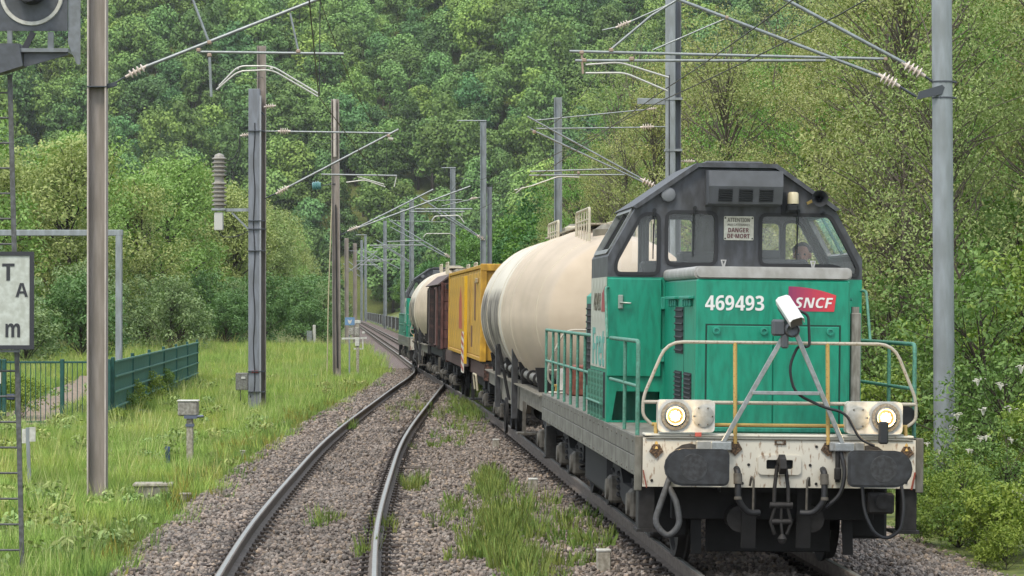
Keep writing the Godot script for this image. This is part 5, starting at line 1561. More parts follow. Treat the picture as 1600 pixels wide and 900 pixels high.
	# top: catwalk, hatches, railing
	var wk := part(t, "catwalk", MB.new().span(Vector3(-0.34, 3.935, -4.6), Vector3(0.34, 3.96, -L + 4.6)), M("catwalk_galvanised", hexc("d0c7b4"), 0.6, 0.2, "grime", Vector3.ONE * 2.0))
	var rw := M("tank_rail_white", hexc("c9c0a8"), 0.6, 0.0, "rust", Vector3.ONE * 3.0)
	for z2 in [2.2, 9.0]:
		var yb := 3.60 if z2 < 5.0 else 3.80
		for s in [-1.0, 1.0]:
			var r := part(wk, "railing", rounded_tube([Vector3(s * 0.5, yb, -z2), Vector3(s * 0.5, 4.12, -z2), Vector3(s * 0.5, 4.12, -z2 - 2.6), Vector3(s * 0.5, yb + 0.08, -z2 - 2.6)], 0.022, 0.08), rw)
			for k in 4:
				part(r, "baluster", MB.new().tube([Vector3(s * 0.5, yb, -z2 - 0.52 * (k + 1)), Vector3(s * 0.5, 4.12, -z2 - 0.52 * (k + 1))], 0.012, 6), rw)
			part(r, "mid_rail", MB.new().tube([Vector3(s * 0.5, 3.95, -z2), Vector3(s * 0.5, 3.95, -z2 - 2.6)], 0.012, 6), rw)
		part(wk, "hatch", MB.new().lathe(Vector3(0, yb + 0.06, -z2 - 1.3), Vector3.UP, [[0.0, 0.34], [0.16, 0.34], [0.17, 0.30], [0.24, 0.2], [0.25, 0.0]], 18), sillg)
	part(wk, "valve_chest", MB.new().span(Vector3(-0.3, 3.93, -9.6), Vector3(0.3, 4.05, -10.6), 0.03), rw)
	part(t, "ladder", MB.new().tube([Vector3(-1.34, 0.9, -9.0), Vector3(-1.54, 1.9, -9.0)], 0.02, 6).tube([Vector3(-1.34, 0.9, -9.4), Vector3(-1.54, 1.9, -9.4)], 0.02, 6).tube([Vector3(-1.45, 1.45, -9.0), Vector3(-1.45, 1.45, -9.4)], 0.015, 6), dark)
	return t

func make_yellow_wagon(L: float) -> Node3D:
	var dark := M("underframe_black", hexc("1e1d1d"), 0.85, 0.0, "grime", Vector3.ONE)
	var steel := M("dark_steel", hexc("343231"), 0.7, 0.3, "grime", Vector3.ONE * 1.5)
	var axle := M("axle_grey", hexc("6b675f"), 0.8, 0.0, "grime", Vector3.ONE * 1.5)
	var buff := M("buffer_black", hexc("3f4144"), 0.6, 0.2, "grime", Vector3.ONE * 1.3)
	var yel := M("container_yellow", hexc("e2ae35"), 0.5, 0.0, "grime", Vector3(0.7, 0.3, 0.7))
	var ylad := M("ladder_yellow", hexc("e3b71e"), 0.5)
	var slot := M("slot_brown", hexc("6a4526"), 0.8)
	var rustf := M("rusty_frame", hexc("6b4a3c"), 0.85, 0.0, "heavy", Vector3.ONE)
	var t := thing("equipment_wagon", "yellow steel equipment container on a dark flat wagon", "wagon")
	wagon_ends(t, L, buff, steel, rustf)
	for s in [-1.0, 1.0]:
		part(t, "side_sill", MB.new().span(Vector3(s * 1.14, 0.98, -0.65), Vector3(s * 1.24, 1.30, -L + 0.65), 0.01), rustf)
		part(t, "step_rail", rounded_tube([Vector3(s * 1.36, 0.70, -1.0), Vector3(s * 1.40, 1.05, -1.0), Vector3(s * 1.40, 1.05, -2.2), Vector3(s * 1.36, 0.70, -2.2)], 0.024, 0.06), M("step_cream", hexc("bdb498"), 0.7))
		part(t, "foot_step", MB.new().span(Vector3(s * 1.05, 0.42, -3.0), Vector3(s * 1.42, 0.46, -3.7)).bar(Vector3(s * 1.35, 0.44, -3.05), Vector3(s * 1.35, 1.0, -3.05), 0.05, 0.04).bar(Vector3(s * 1.35, 0.44, -3.65), Vector3(s * 1.35, 1.0, -3.65), 0.05, 0.04), dark)
	part(t, "deck", MB.new().span(Vector3(-1.22, 1.20, -0.68), Vector3(1.22, 1.345, -L + 0.68)), dark)
	part(t, "brake_gear", MB.new().span(Vector3(-0.9, 0.6, -7.0), Vector3(0.9, 1.1, -12.0), 0.05), dark)
	bogie(t, -3.0, 1.8, 0.46, 1.0, dark, steel, axle)
	bogie(t, -L + 3.0, 1.8, 0.46, 1.0, dark, steel, axle)
	var z0 := -0.75
	var z1 := -18.3
	var box := part(t, "container", MB.new().span(Vector3(-1.30, 1.36, z0), Vector3(1.30, 3.42, z1), 0.02), yel)
	var hz := M("hazard_white", hexc("d6d2c6"), 0.5)
	var hr := M("hazard_red", hexc("a8433c"), 0.5)
	for s in [-1.0, 1.0]:
		for k in 4:
			part(box, "panel", MB.new().span(Vector3(s * 1.301, 1.46, z0 - 0.25 - k * 4.35), Vector3(s * 1.318, 3.34, z0 - 4.5 - k * 4.35), 0.008), yel)
		part(box, "top_rail", MB.new().span(Vector3(s * 1.24, 3.421, z0), Vector3(s * 1.335, 3.50, z1), 0.01), yel)
		part(box, "bottom_rail", MB.new().span(Vector3(s * 1.24, 1.35, z0), Vector3(s * 1.335, 1.44, z1), 0.01), yel)
		for zz in [z0, z1]:
			part(box, "corner_post", MB.new().span(Vector3(s * 1.2, 1.345, zz - 0.09), Vector3(s * 1.34, 3.51, zz + 0.09), 0.01), yel)
		for q in [[2.4, 2.25, 3.16], [3.9, 1.62, 2.12]]:
			part(box, "vent_slot", MB.new().span(Vector3(s * 1.319, q[1], z0 - q[0]), Vector3(s * 1.326, q[2], z0 - q[0] - 0.62)), slot)
		part(box, "lamp_cover", MB.new().span(Vector3(s * 1.319, 3.1, z0 - 1.2), Vector3(s * 1.36, 3.22, z0 - 2.1), 0.02), M("lamp_cover_tan", hexc("a9926a"), 0.5))
		var ld := part(box, "ladder", MB.new().bar(Vector3(s * 1.42, 1.2, z0 - 5.0), Vector3(s * 1.42, 3.30, z0 - 5.0), 0.05, 0.05).bar(Vector3(s * 1.42, 1.2, z0 - 5.5), Vector3(s * 1.42, 3.30, z0 - 5.5), 0.05, 0.05), ylad)
		for k in 7:
			part(ld, "rung", MB.new().tube([Vector3(s * 1.42, 1.35 + k * 0.3, z0 - 5.0), Vector3(s * 1.42, 1.35 + k * 0.3, z0 - 5.5)], 0.018, 6), ylad)
		part(box, "emblem", MB.new().prism(V2([z0 - 9.4, 2.0, z0 - 11.2, 2.0, z0 - 11.1, 2.75, z0 - 10.3, 3.1, z0 - 9.7, 2.75]), Vector3(s * 1.319, 0, 0), Vector3.BACK, Vector3.UP, Vector3(s * 0.004, 0, 0)), M("emblem_orange_red", hexc("b0492c"), 0.6))
		var hb := part(t, "hazard_board", MB.new().span(Vector3(s * 1.40, 0.95, z0 - 6.2), Vector3(s * 1.42, 1.95, z0 - 7.4)), hz)
		for k in 5:
			part(hb, "stripe", MB.new().prism(V2([z0 - 6.2, 0.98 + k * 0.2, z0 - 7.4, 1.08 + k * 0.2, z0 - 7.4, 1.17 + k * 0.2, z0 - 6.2, 1.07 + k * 0.2]), Vector3(s * 1.421, 0, 0), Vector3.BACK, Vector3.UP, Vector3(s * 0.004, 0, 0)), hr)
		part(hb, "bracket", MB.new().span(Vector3(s * 1.2, 1.0, z0 - 6.7), Vector3(s * 1.40, 1.1, z0 - 6.9)), dark)
	part(box, "end_beam", MB.new().span(Vector3(-1.34, 3.36, z0 + 0.001), Vector3(1.34, 3.52, z0 + 0.10), 0.012), yel)
	part(box, "end_door", MB.new().span(Vector3(-1.1, 1.5, z0 + 0.001), Vector3(-0.01, 3.3, z0 + 0.03), 0.01), yel)
	part(box, "end_door", MB.new().span(Vector3(1.1, 1.5, z0 + 0.001), Vector3(0.01, 3.3, z0 + 0.03), 0.01), yel)
	return t

func make_covered_wagon(L: float) -> Node3D:
	var dark := M("underframe_black", hexc("1e1d1d"), 0.85, 0.0, "grime", Vector3.ONE)
	var steel := M("dark_steel", hexc("343231"), 0.7, 0.3, "grime", Vector3.ONE * 1.5)
	var axle := M("axle_grey", hexc("6b675f"), 0.8, 0.0, "grime", Vector3.ONE * 1.5)
	var buff := M("buffer_black", hexc("3f4144"), 0.6, 0.2, "grime", Vector3.ONE * 1.3)
	var brown := M("wagon_brown", hexc("553a36"), 0.75, 0.0, "heavy", Vector3(0.7, 0.35, 0.7))
	var red := M("wagon_red_brown", hexc("6a4139"), 0.75, 0.0, "grime", Vector3(1.0, 0.4, 1.0))
	var roof := M("wagon_roof_brown", hexc("6e5a55"), 0.7, 0.0, "grime", Vector3(0.8, 0.8, 0.8))
	var t := thing("covered_wagon", "dark brown covered goods wagon with sliding doors", "wagon")
	wagon_ends(t, L, buff, steel, dark)
	for s in [-1.0, 1.0]:
		part(t, "side_sill", MB.new().span(Vector3(s * 1.1, 1.0, -0.65), Vector3(s * 1.2, 1.26, -L + 0.65), 0.01), dark)
		part(t, "foot_step", MB.new().span(Vector3(s * 1.1, 0.5, -1.2), Vector3(s * 1.4, 0.54, -1.9)).bar(Vector3(s * 1.3, 0.52, -1.22), Vector3(s * 1.3, 1.0, -1.22), 0.04, 0.03).bar(Vector3(s * 1.3, 0.52, -1.88), Vector3(s * 1.3, 1.0, -1.88), 0.04, 0.03), axle)
	bogie(t, -2.3, 1.8, 0.46, 1.0, dark, steel, axle)
	bogie(t, -L + 2.3, 1.8, 0.46, 1.0, dark, steel, axle)
	var z0 := -0.72
	var z1 := -L + 0.72
	var bd := part(t, "body", MB.new().prism(V2([-1.30, 1.262, 1.30, 1.262, 1.30, 3.30, 0.75, 3.62, -0.75, 3.62, -1.30, 3.30]), Vector3(0, 0, z0), Vector3.RIGHT, Vector3.UP, Vector3(0, 0, z1 - z0)), brown)
	part(t, "roof", MB.new().prism(V2([-1.42, 3.24, -1.0, 3.58, -0.4, 3.73, 0.4, 3.73, 1.0, 3.58, 1.42, 3.24, 1.38, 3.22, 0.98, 3.54, 0.4, 3.68, -0.4, 3.68, -0.98, 3.54, -1.38, 3.22]), Vector3(0, 0, z0 + 0.06), Vector3.RIGHT, Vector3.UP, Vector3(0, 0, z1 - z0 - 0.12)), roof)
	for s in [-1.0, 1.0]:
		var k := 0
		var zz := z0 - 0.02
		while zz > z1 + 0.8:
			if k % 5 == 2:
				var dr := part(bd, "sliding_door", MB.new().span(Vector3(s * 1.301, 1.35, zz), Vector3(s * 1.37, 3.18, zz - 1.9), 0.01), red if k == 2 else brown)
				part(dr, "door_bar", MB.new().bar(Vector3(s * 1.39, 1.4, zz - 0.95), Vector3(s * 1.39, 3.1, zz - 0.95), 0.05, 0.03), steel)
				zz -= 1.95
			else:
				part(bd, "side_post", MB.new().span(Vector3(s * 1.301, 1.27, zz), Vector3(s * 1.36, 3.24, zz - 0.10), 0.008), brown)
				for j in 6:
					part(bd, "plank", MB.new().span(Vector3(s * 1.301, 1.32 + j * 0.32, zz - 0.11), Vector3(s * 1.325, 1.62 + j * 0.32, zz - 0.85), 0.006), brown)
				zz -= 0.88
			k += 1
	for j in 7:
		part(bd, "end_plank", MB.new().span(Vector3(-1.24, 1.30 + j * 0.285, z0 + 0.001), Vector3(1.24, 1.57 + j * 0.285, z0 + 0.03), 0.006), red)
	for x in [-1.27, -0.5, 0.5, 1.27]:
		part(bd, "end_post", MB.new().span(Vector3(x - 0.04, 1.27, z0 + 0.031), Vector3(x + 0.04, 3.3, z0 + 0.09), 0.008), red)
	part(bd, "tail_lamp_bracket", MB.new().cyl(Vector3(1.1, 3.18, z0 + 0.09), Vector3(1.1, 3.18, z0 + 0.3), 0.08, 0.08, 10).cyl(Vector3(-1.1, 3.18, z0 + 0.09), Vector3(-1.1, 3.18, z0 + 0.3), 0.08, 0.08, 10), dark)
	return t

func make_train() -> void:
	var l1 := make_locomotive()
	var p := train_pose(27.3, 15.0)
	p.basis = Basis(Vector3.UP, 0.0551) * Basis(Vector3.BACK, -0.012)
	l1.transform = p
	make_camera_rig(p)
	make_driver(p)
	var a := make_tank_wagon(19.6, "cream tank wagon with brown stained barrel behind the green locomotive")
	a.transform = train_pose(42.6, 19.6)
	var b := make_yellow_wagon(23.0)
	b.transform = train_pose(63.2, 23.0)
	var c := make_covered_wagon(11.2)
	c.transform = train_pose(87.2, 11.2)
	var t2: Node3D = copy(a, "cream tank wagon between the brown covered wagon and the far locomotive")
	t2.transform = train_pose(99.0, 15.0) * Transform3D(Basis.from_scale(Vector3(1, 1, 14.4 / 19.6)), Vector3.ZERO)
	var l2: Node3D = copy(l1, "green and grey diesel locomotive at the far end of the train behind the tank wagon")
	for k in l2.find_children("headlight_source*", "", true, false): k.free()
	for k in l2.find_children("headlight", "MeshInstance3D", true, false): k.material_override = M("headlight_off", hexc("8c8c86"), 0.2, 0.5)
	l2.transform = train_pose(114.0, 15.0)

# ---------- overhead line ----------
func h_beam(a: Vector3, b: Vector3, w: float, dep: float) -> MB:   # flanges left and right, web across
	var mb := MB.new()
	var t := w * 0.07 + 0.006
	for s in [-1.0, 1.0]:
		mb.bar(a + Vector3(s * (w - t) * 0.5, 0, 0), b + Vector3(s * (w - t) * 0.5, 0, 0), t, dep, Vector3.BACK, 0.003)
	mb.bar(a + Vector3(0, 0, -dep * 0.12), b + Vector3(0, 0, -dep * 0.12), w - 2.0 * t - 0.001, t * 0.8, Vector3.BACK)
	return mb

func insulator(a: Vector3, b: Vector3, r: float, discs := 4) -> MB:
	var L := a.distance_to(b)
	var prof := [[0.0, 0.0], [0.0, r * 0.32]]
	for i in discs:
		var m := L * (0.16 + 0.68 * (i + 0.5) / discs)
		var h := L * 0.68 / discs
		prof.append_array([[m - h * 0.35, r * 0.34], [m - h * 0.12, r * 0.95], [m + h * 0.02, r], [m + h * 0.1, r * 0.9], [m + h * 0.3, r * 0.36]])
	prof.append_array([[L, r * 0.32], [L, 0.0]])
	return MB.new().lathe(a, b - a, prof, 14)

# pieces in photo pixels on a plane at distance d: name, material, radius, points
func fittings(t: Node3D, d: float, list: Array) -> void:
	for q in list:
		var pts := []
		for i in range(0, q[3].size(), 2):
			var dd := d
			pts.append(Q(q[3][i], q[3][i + 1], dd) - t.position)
		if q[0] == "insulator":
			part(t, q[0], insulator(pts[0], pts[1], q[2], 4), q[1])
		elif q[0] == "clamp":
			part(t, q[0], MB.new().box(pts[0], Vector3(q[2] * 2.0, q[2] * 1.7, q[2] * 2.0), Basis.IDENTITY, q[2] * 0.4), q[1])
		elif q[0] == "plate":
			part(t, q[0], MB.new().bar(pts[0], pts[1], 0.05, q[2] * 2.0, Vector3.UP, 0.006), q[1])
		elif pts.size() == 2:
			part(t, q[0], MB.new().cyl(pts[0], pts[1], q[2], q[2], 8), q[1])
		else:
			part(t, q[0], rounded_tube(pts, q[2], 0.12, 8), q[1])

func make_overhead() -> void:
	var tubem := M("galvanised_tube", hexc("a3a9aa"), 0.42, 0.5, "soft", Vector3.ONE * 1.5)
	var brass := M("clamp_copper", hexc("b09a88"), 0.6, 0.3)
	var porc := M("porcelain", hexc("decfc2"), 0.35)
	var armm := M("arm_aluminium", hexc("cfcdc4"), 0.4, 0.3)
	var rusty := M("mast_brown_paint", hexc("aba199"), 0.75, 0.0, "soft", Vector3(2.0, 0.25, 2.0))
	var edge := M("mast_pale_edge", hexc("d4c9bf"), 0.7, 0.0, "soft", Vector3(2, 0.5, 2))
	var gal := M("mast_galvanised", hexc("a3aaae"), 0.55, 0.25, "soft", Vector3(1.5, 0.3, 1.5))
	var steelg := M("mast_blue_grey", hexc("8b9099"), 0.6, 0.15, "soft", Vector3(1.5, 0.3, 1.5))
	var dark := M("cable_black", hexc("26272a"), 0.6)
	var wire := M("wire_copper_dark", hexc("3b3833"), 0.5, 0.5)
	var plate := M("bracket_dark_grey", hexc("4f545a"), 0.6, 0.3)
	# A: brown H-section mast beside the left track
	var base := Vector3(Q(152.5, 0, 44.7).x, GROUND, -44.7)
	var a := thing("catenary_mast", "brown weathered H-section mast with long cantilever arm in the meadow", "mast", base)
	part(a, "column", h_beam(Vector3(0, -0.4, 0), Vector3(0, 9.6, 0), 0.29, 0.26), rusty)
	for s in [-1.0, 1.0]: part(a, "flange_edge", MB.new().bar(Vector3(s * 0.1375, 0, 0.1325), Vector3(s * 0.1375, 9.6, 0.1325), 0.018, 0.004, Vector3.BACK), edge)
	part(a, "band", MB.new().span(Vector3(-0.15, Q(0, 136, 44.7).y - base.y - 0.008, -0.15), Vector3(0.15, Q(0, 136, 44.7).y - base.y + 0.008, 0.15)), plate)
	fittings(a, 44.7, [["plate", plate, 0.035, [165, 135, 182, 131]], ["link", plate, 0.014, [172, 134, 200, 117]], ["insulator", porc, 0.07, [196, 120, 231, 102]], ["cantilever_tube", tubem, 0.027, [228, 104, 505, -5]], ["stay_tube", tubem, 0.02, [326, 66, 298, -8]], ["drop_tube", tubem, 0.016, [453, 20, 466, 80]], ["steady_tube", tubem, 0.022, [308, 81, 537, 84]], ["drop_tube", tubem, 0.022, [327, 84, 330, 151]], ["clamp", brass, 0.035, [327, 66]], ["clamp", brass, 0.035, [310, 78]], ["clamp", brass, 0.035, [466, 80]], ["clamp", brass, 0.035, [327, 86]], ["registration_arm", armm, 0.014, [338, 140, 372, 111, 425, 109, 497, 151]], ["registration_arm", armm, 0.014, [342, 134, 372, 103, 425, 103, 497, 146]], ["clamp", armm, 0.022, [371, 107]], ["clamp", armm, 0.022, [424, 107]], ["dropper", dark, 0.008, [500, -5, 499, 150]]])
	# B: grey double mast with lightning arrester
	base = Vector3(Q(401, 0, 83.0).x, GROUND, -83.0)
	var b := thing("catenary_mast", "blue-grey double mast carrying a ribbed surge arrester and a small box", "mast", base)
	var top := Q(0, 139, 83.0).y - base.y
	part(b, "column", MB.new().span(Vector3(-0.23, -0.4, -0.15), Vector3(0.10, top, 0.13), 0.012), steelg)
	part(b, "column", h_beam(Vector3(0.115, -0.4, -0.28), Vector3(0.115, Q(0, 70, 83.0).y - base.y, -0.28), 0.25, 0.22), rusty)
	part(b, "conduit", MB.new().tube([Vector3(0.12, 0.2, 0.15), Vector3(0.12, top - 0.2, 0.15)], 0.028, 8), M("conduit_pale", hexc("b3b6ba"), 0.45, 0.4))
	var cb := []
	for i in 26:
		cb.append(Vector3(-0.06 + sin(i * 1.1) * 0.022, 0.5 + i * 0.31, 0.142))
	part(b, "cable", MB.new().tube(cb, 0.015, 6), dark)
	var bands := MB.new()
	for py in [205, 345, 358, 392, 580, 612]:
		var y := Q(0, py, 83.0).y - base.y
		part(b, "band", MB.new().span(Vector3(-0.245, y - 0.012, -0.17), Vector3(0.25, y + 0.012, 0.19)), plate)
	part(b, "red_marker", MB.new().span(Vector3(-0.13, 1.05, 0.131), Vector3(0.06, 1.12, 0.15)), M("marker_red_paint", hexc("a03a3c"), 0.5))
	var bx := part(b, "relay_box", MB.new().box(Q(378.5, 596, 83.0) - base + Vector3(0, 0, 0.02), Vector3(0.36, 0.5, 0.25), Basis.IDENTITY, 0.02), M("box_grey", hexc("8a8b86"), 0.6, 0.0, "grime", Vector3.ONE * 2.0))
	part(bx, "lid_plate", MB.new().box(Q(381, 590, 83.0) - base + Vector3(0.0, 0, 0.155), Vector3(0.12, 0.06, 0.015)), M("paper_white", hexc("cfcfc9"), 0.6))
	part(bx, "cable", rounded_tube([Q(376, 610, 83.0) - base, Q(376, 630, 83.0) - base, Q(386, 632, 83.0) - base, Q(392, 618, 83.0) - base + Vector3(0, 0, 0.15)], 0.014, 0.1), dark)
	fittings(b, 83.0, [["insulator", porc, 0.075, [412, 167, 431, 165]], ["link", plate, 0.02, [405, 172, 413, 180]], ["insulator", porc, 0.10, [434, 205, 454, 205]], ["tie_rod", tubem, 0.02, [412, 205, 436, 205]], ["tie_rod", tubem, 0.026, [452, 205.5, 612, 208]], ["link", plate, 0.02, [414, 310, 436, 300]], ["insulator", porc, 0.10, [431, 303, 452, 291]], ["cantilever_tube", tubem, 0.032, [450, 292.5, 623, 202]], ["clamp", brass, 0.05, [607, 212]], ["steady_tube", tubem, 0.026, [502, 272.5, 620, 274.5]], ["registration_arm", armm, 0.018, [541, 285, 570, 281, 602, 292]], ["registration_arm", armm, 0.016, [558, 276, 600, 288]], ["drop_tube", armm, 0.016, [620, 274, 616, 292]], ["pulley", M("pulley_pale", hexc("b8b6a8"), 0.6), 0.05, [606, 216, 614, 218]], ["dropper", dark, 0.008, [604, 212, 604, 288]], ["insulator", porc, 0.07, [375, 212, 392, 210]]])
	# arrester on its bracket
	var ar := M("arrester_grey", hexc("9b968c"), 0.45)
	var pr := [[0.0, 0.0], [0.0, 0.13]]
	var y0 := Q(0, 325, 83.0).y
	var y1 := Q(0, 240, 83.0).y
	var sheds := 12
	var hh := (y1 - y0 - 0.12) / sheds
	for i in sheds:
		var y := 0.04 + i * hh
		if i == 6:
			pr.append_array([[y, 0.13], [y + hh * 0.9, 0.14]])
		else:
			pr.append_array([[y + hh * 0.1, 0.14], [y + hh * 0.35, 0.215], [y + hh * 0.55, 0.215], [y + hh * 0.75, 0.15]])
	pr.append_array([[y1 - y0 - 0.07, 0.14], [y1 - y0 - 0.03, 0.12], [y1 - y0, 0.05], [y1 - y0 + 0.02, 0.0]])
	var ap := Q(342.5, 325, 83.0) - base
	var arr := part(b, "surge_arrester", MB.new().lathe(ap, Vector3.UP, pr, 18), ar)
	part(arr, "base_case", MB.new().box(Q(342, 346, 83.0) - base, Vector3(0.25, 0.52, 0.25), Basis.IDENTITY, 0.02), M("case_white", hexc("cdccc6"), 0.5))
	part(arr, "top_plate", MB.new().box(Q(342, 327.5, 83.0) - base, Vector3(0.40, 0.07, 0.34), Basis.IDENTITY, 0.01), gal)
	part(b, "arrester_bracket", MB.new().bar(Q(350, 328, 83.0) - base, Q(390, 328, 83.0) - base, 0.10, 0.09), gal)
	part(b, "arrester_bracket", MB.new().bar(Q(362, 332, 83.0) - base, Q(389, 359, 83.0) - base, 0.05, 0.05), gal)
	for k in 2:
		part(b, "jumper_cable", rounded_tube([Q(375, 212, 83.0) - base, Q(372 + k * 3, 235, 83.0) - base, Q(366, 248 + k * 16, 83.0) - base, Q(350, 252 + k * 26, 83.0) - base], 0.014, 0.3), dark)
	part(b, "jumper_cable", rounded_tube([Q(342, 360, 83.0) - base, Q(346, 370, 83.0) - base, Q(368, 371, 83.0) - base, Q(390, 360, 83.0) - base], 0.014, 0.3), dark)
	# C: slender brown mast with guy
	base = Vector3(Q(526.5, 0, 120.0).x, GROUND, -120.0)
	var c := thing("catenary_mast", "slim brown H-section mast with guy rod, second beyond the surge arrester", "mast", base)
	part(c, "column", h_beam(Vector3(0, -0.4, 0), Vector3(-0.08, Q(0, 155, 120.0).y - base.y, 0), 0.33, 0.26), rusty)
	part(c, "cable", MB.new().tube([Vector3(0.02, 0.4, 0.06), Vector3(-0.05, 7.2, 0.06)], 0.03, 6), dark)
	part(c, "counterweight_guide", MB.new().tube([Vector3(-0.08, Q(0, 245, 120.0).y - base.y, 0.1), Vector3(-0.09, Q(0, 155, 120.0).y - base.y, 0.1)], 0.07, 8), edge)
	part(c, "guy_rod", MB.new().tube([Q(511, 583, 119.0) - base, Q(513, 470, 119.3) - base, Q(519, 300, 120.0) - base], 0.026, 6), M("guy_cream", hexc("b9ae8c"), 0.6))
	part(c, "balance_weight", MB.new().lathe(Q(488, 291, 120.0) - base, Vector3(1, 0.08, 0), [[0.0, 0.0], [0.0, 0.14], [0.05, 0.19], [0.1, 0.15], [0.15, 0.2], [0.2, 0.15], [0.25, 0.2], [0.3, 0.15], [0.36, 0.14], [0.36, 0.0]], 16), M("glass_insulator", hexc("5f8f8d"), 0.25))
	fittings(c, 120.0, [["link", plate, 0.02, [503, 290, 524, 287]], ["link", plate, 0.02, [530, 368, 545, 361]], ["insulator", porc, 0.11, [543, 361, 562, 354]], ["cantilever_tube", tubem, 0.035, [560, 355, 677, 296]], ["cantilever_tube", tubem, 0.035, [560, 356, 735, 291]], ["steady_tube", tubem, 0.032, [648, 326.5, 738, 326.5]], ["steady_tube", tubem, 0.03, [641, 330.7, 726, 330.7]], ["registration_arm", armm, 0.028, [675, 345, 679, 338, 717, 336.5, 725, 348]], ["drop_tube", armm, 0.02, [722, 331, 722, 338]]])
	# right-hand masts
	base = Vector3(Q(1474, 0, 43.5).x, ground_h(Q(1474, 0, 43.5).x, 43.5), -43.5)
	var r1 := thing("catenary_mast", "stout round galvanised mast rising from the elder bushes", "mast", base)
	part(r1, "column", MB.new().tube([Vector3(0.02, -0.5, 0), Vector3(-0.03, 9.5, 0)], [0.165, 0.150], 12), gal)
	for py in [128, 153]:
		var y := Q(0, py, 43.5).y - base.y
		part(r1, "band", MB.new().lathe(Vector3(-0.012, y - 0.012, 0), Vector3.UP, [[0.0, 0.15], [0.0, 0.162], [0.024, 0.162], [0.024, 0.15]], 16), plate)
		part(r1, "bolt", MB.new().box(Vector3(0.165, y, 0.0), Vector3(0.07, 0.03, 0.05), Basis.IDENTITY, 0.006), plate)
	part(r1, "bracket", MB.new().prism(V2([-0.40, -0.06, -0.02, 0.02, 0.02, 0.12, -0.02, 0.16, -0.36, 0.06]), Q(1472, 145, 43.5) - base + Vector3(0, -0.05, 0.10), Vector3.RIGHT, Vector3.UP, Vector3(0, 0, 0.06)), plate)
	fittings(r1, 43.5, [["cantilever_tube", tubem, 0.026, [1052, -4, 1378, 120]], ["insulator", porc, 0.085, [1372, 116, 1406, 135]], ["link", plate, 0.02, [1402, 133, 1432, 151]], ["cantilever_tube", tubem, 0.028, [1222, -4, 1414, 99]], ["insulator", porc, 0.085, [1409, 97, 1446, 119]], ["link", plate, 0.02, [1443, 117, 1472, 138]], ["steady_tube", tubem, 0.022, [890, 80, 1385, 92]], ["steady_tube", tubem, 0.022, [899, 94.5, 1290, 94.5]], ["clamp", brass, 0.035, [909, 82]], ["clamp", brass, 0.035, [913, 94]], ["drop_tube", brass, 0.018, [909, 82, 911, 115]], ["clamp", brass, 0.035, [955, 78]], ["clamp", brass, 0.04, [987, 92]], ["clamp", brass, 0.03, [1384, 92]], ["clamp", brass, 0.03, [1136, 27]], ["registration_arm", armm, 0.015, [915, 101, 968, 97, 1045, 121]], ["registration_arm", armm, 0.015, [915, 114, 976, 113.5, 1043, 142]], ["stay_tube", tubem, 0.02, [955, 77, 1018, 24]], ["stay_tube", tubem, 0.018, [1018, 24, 1064, -4]], ["stay_tube", tubem, 0.012, [1020, 78, 1136, 28]], ["insulator", porc, 0.05, [962, 43, 986, 33]], ["link", tubem, 0.01, [941, 47, 964, 42]], ["link", tubem, 0.012, [984, 34, 1045, 7]]])
	base = Vector3(Q(1051, 0, 75.0).x, ground_h(Q(1051, 0, 75.0).x, 75.0), -75.0)
	var r2 := thing("catenary_mast", "pair of galvanised columns rising behind the locomotive roof", "mast", base)
	part(r2, "column", MB.new().span(Vector3(-0.19, -0.4, 0.0), Vector3(0.07, 11.3, 0.2), 0.02), gal)
	part(r2, "column", h_beam(Vector3(0.12, -0.4, -0.1), Vector3(0.14, 11.0, -0.1), 0.17, 0.2), steelg)
	part(r2, "cable", MB.new().tube([Vector3(-0.1, 0.5, 0.21), Vector3(-0.1, 9.0, 0.21)], 0.014, 6), dark)
	part(r2, "side_beam", MB.new().bar(Q(996, 158, 75.0) - base, Q(1042, 159, 75.0) - base, 0.08, 0.16, Vector3.UP, 0.01), gal)
	for py in [155, 235, 300]:
		var y := Q(0, py, 75.0).y - base.y
		part(r2, "band", MB.new().span(Vector3(-0.21, y - 0.03, -0.22), Vector3(0.24, y + 0.03, 0.22)), gal)
	fittings(r2, 75.0, [["cantilever_tube", tubem, 0.024, [824, 182, 1000, 278]], ["cantilever_tube", tubem, 0.024, [829, 202, 1004, 284]], ["insulator", porc, 0.09, [1000, 279, 1026, 292]], ["link", plate, 0.02, [1024, 291, 1044, 301]], ["tie_rod", tubem, 0.016, [837, 188, 1010, 171]], ["tie_rod", tubem, 0.018, [838, 201, 1005, 199]], ["insulator", porc, 0.09, [1000, 199, 1022, 198]], ["tie_rod", tubem, 0.016, [1020, 198, 1042, 198]], ["insulator", porc, 0.05, [1008, 171, 1026, 169]], ["clamp", brass, 0.05, [835, 206]], ["steady_tube", tubem, 0.022, [828, 268, 956, 264]], ["steady_tube", tubem, 0.022, [827, 274, 976, 273]], ["clamp", brass, 0.04, [904, 270]], ["registration_arm", armm, 0.018, [905, 277, 873, 275.5, 832, 290]], ["registration_arm", armm, 0.014, [832, 290, 804, 297]], ["registration_arm", armm, 0.014, [818, 292, 806, 302]], ["dropper", dark, 0.008, [838, 208, 864, 270]], ["insulator", porc, 0.06, [1064, 252, 1086, 252]]])
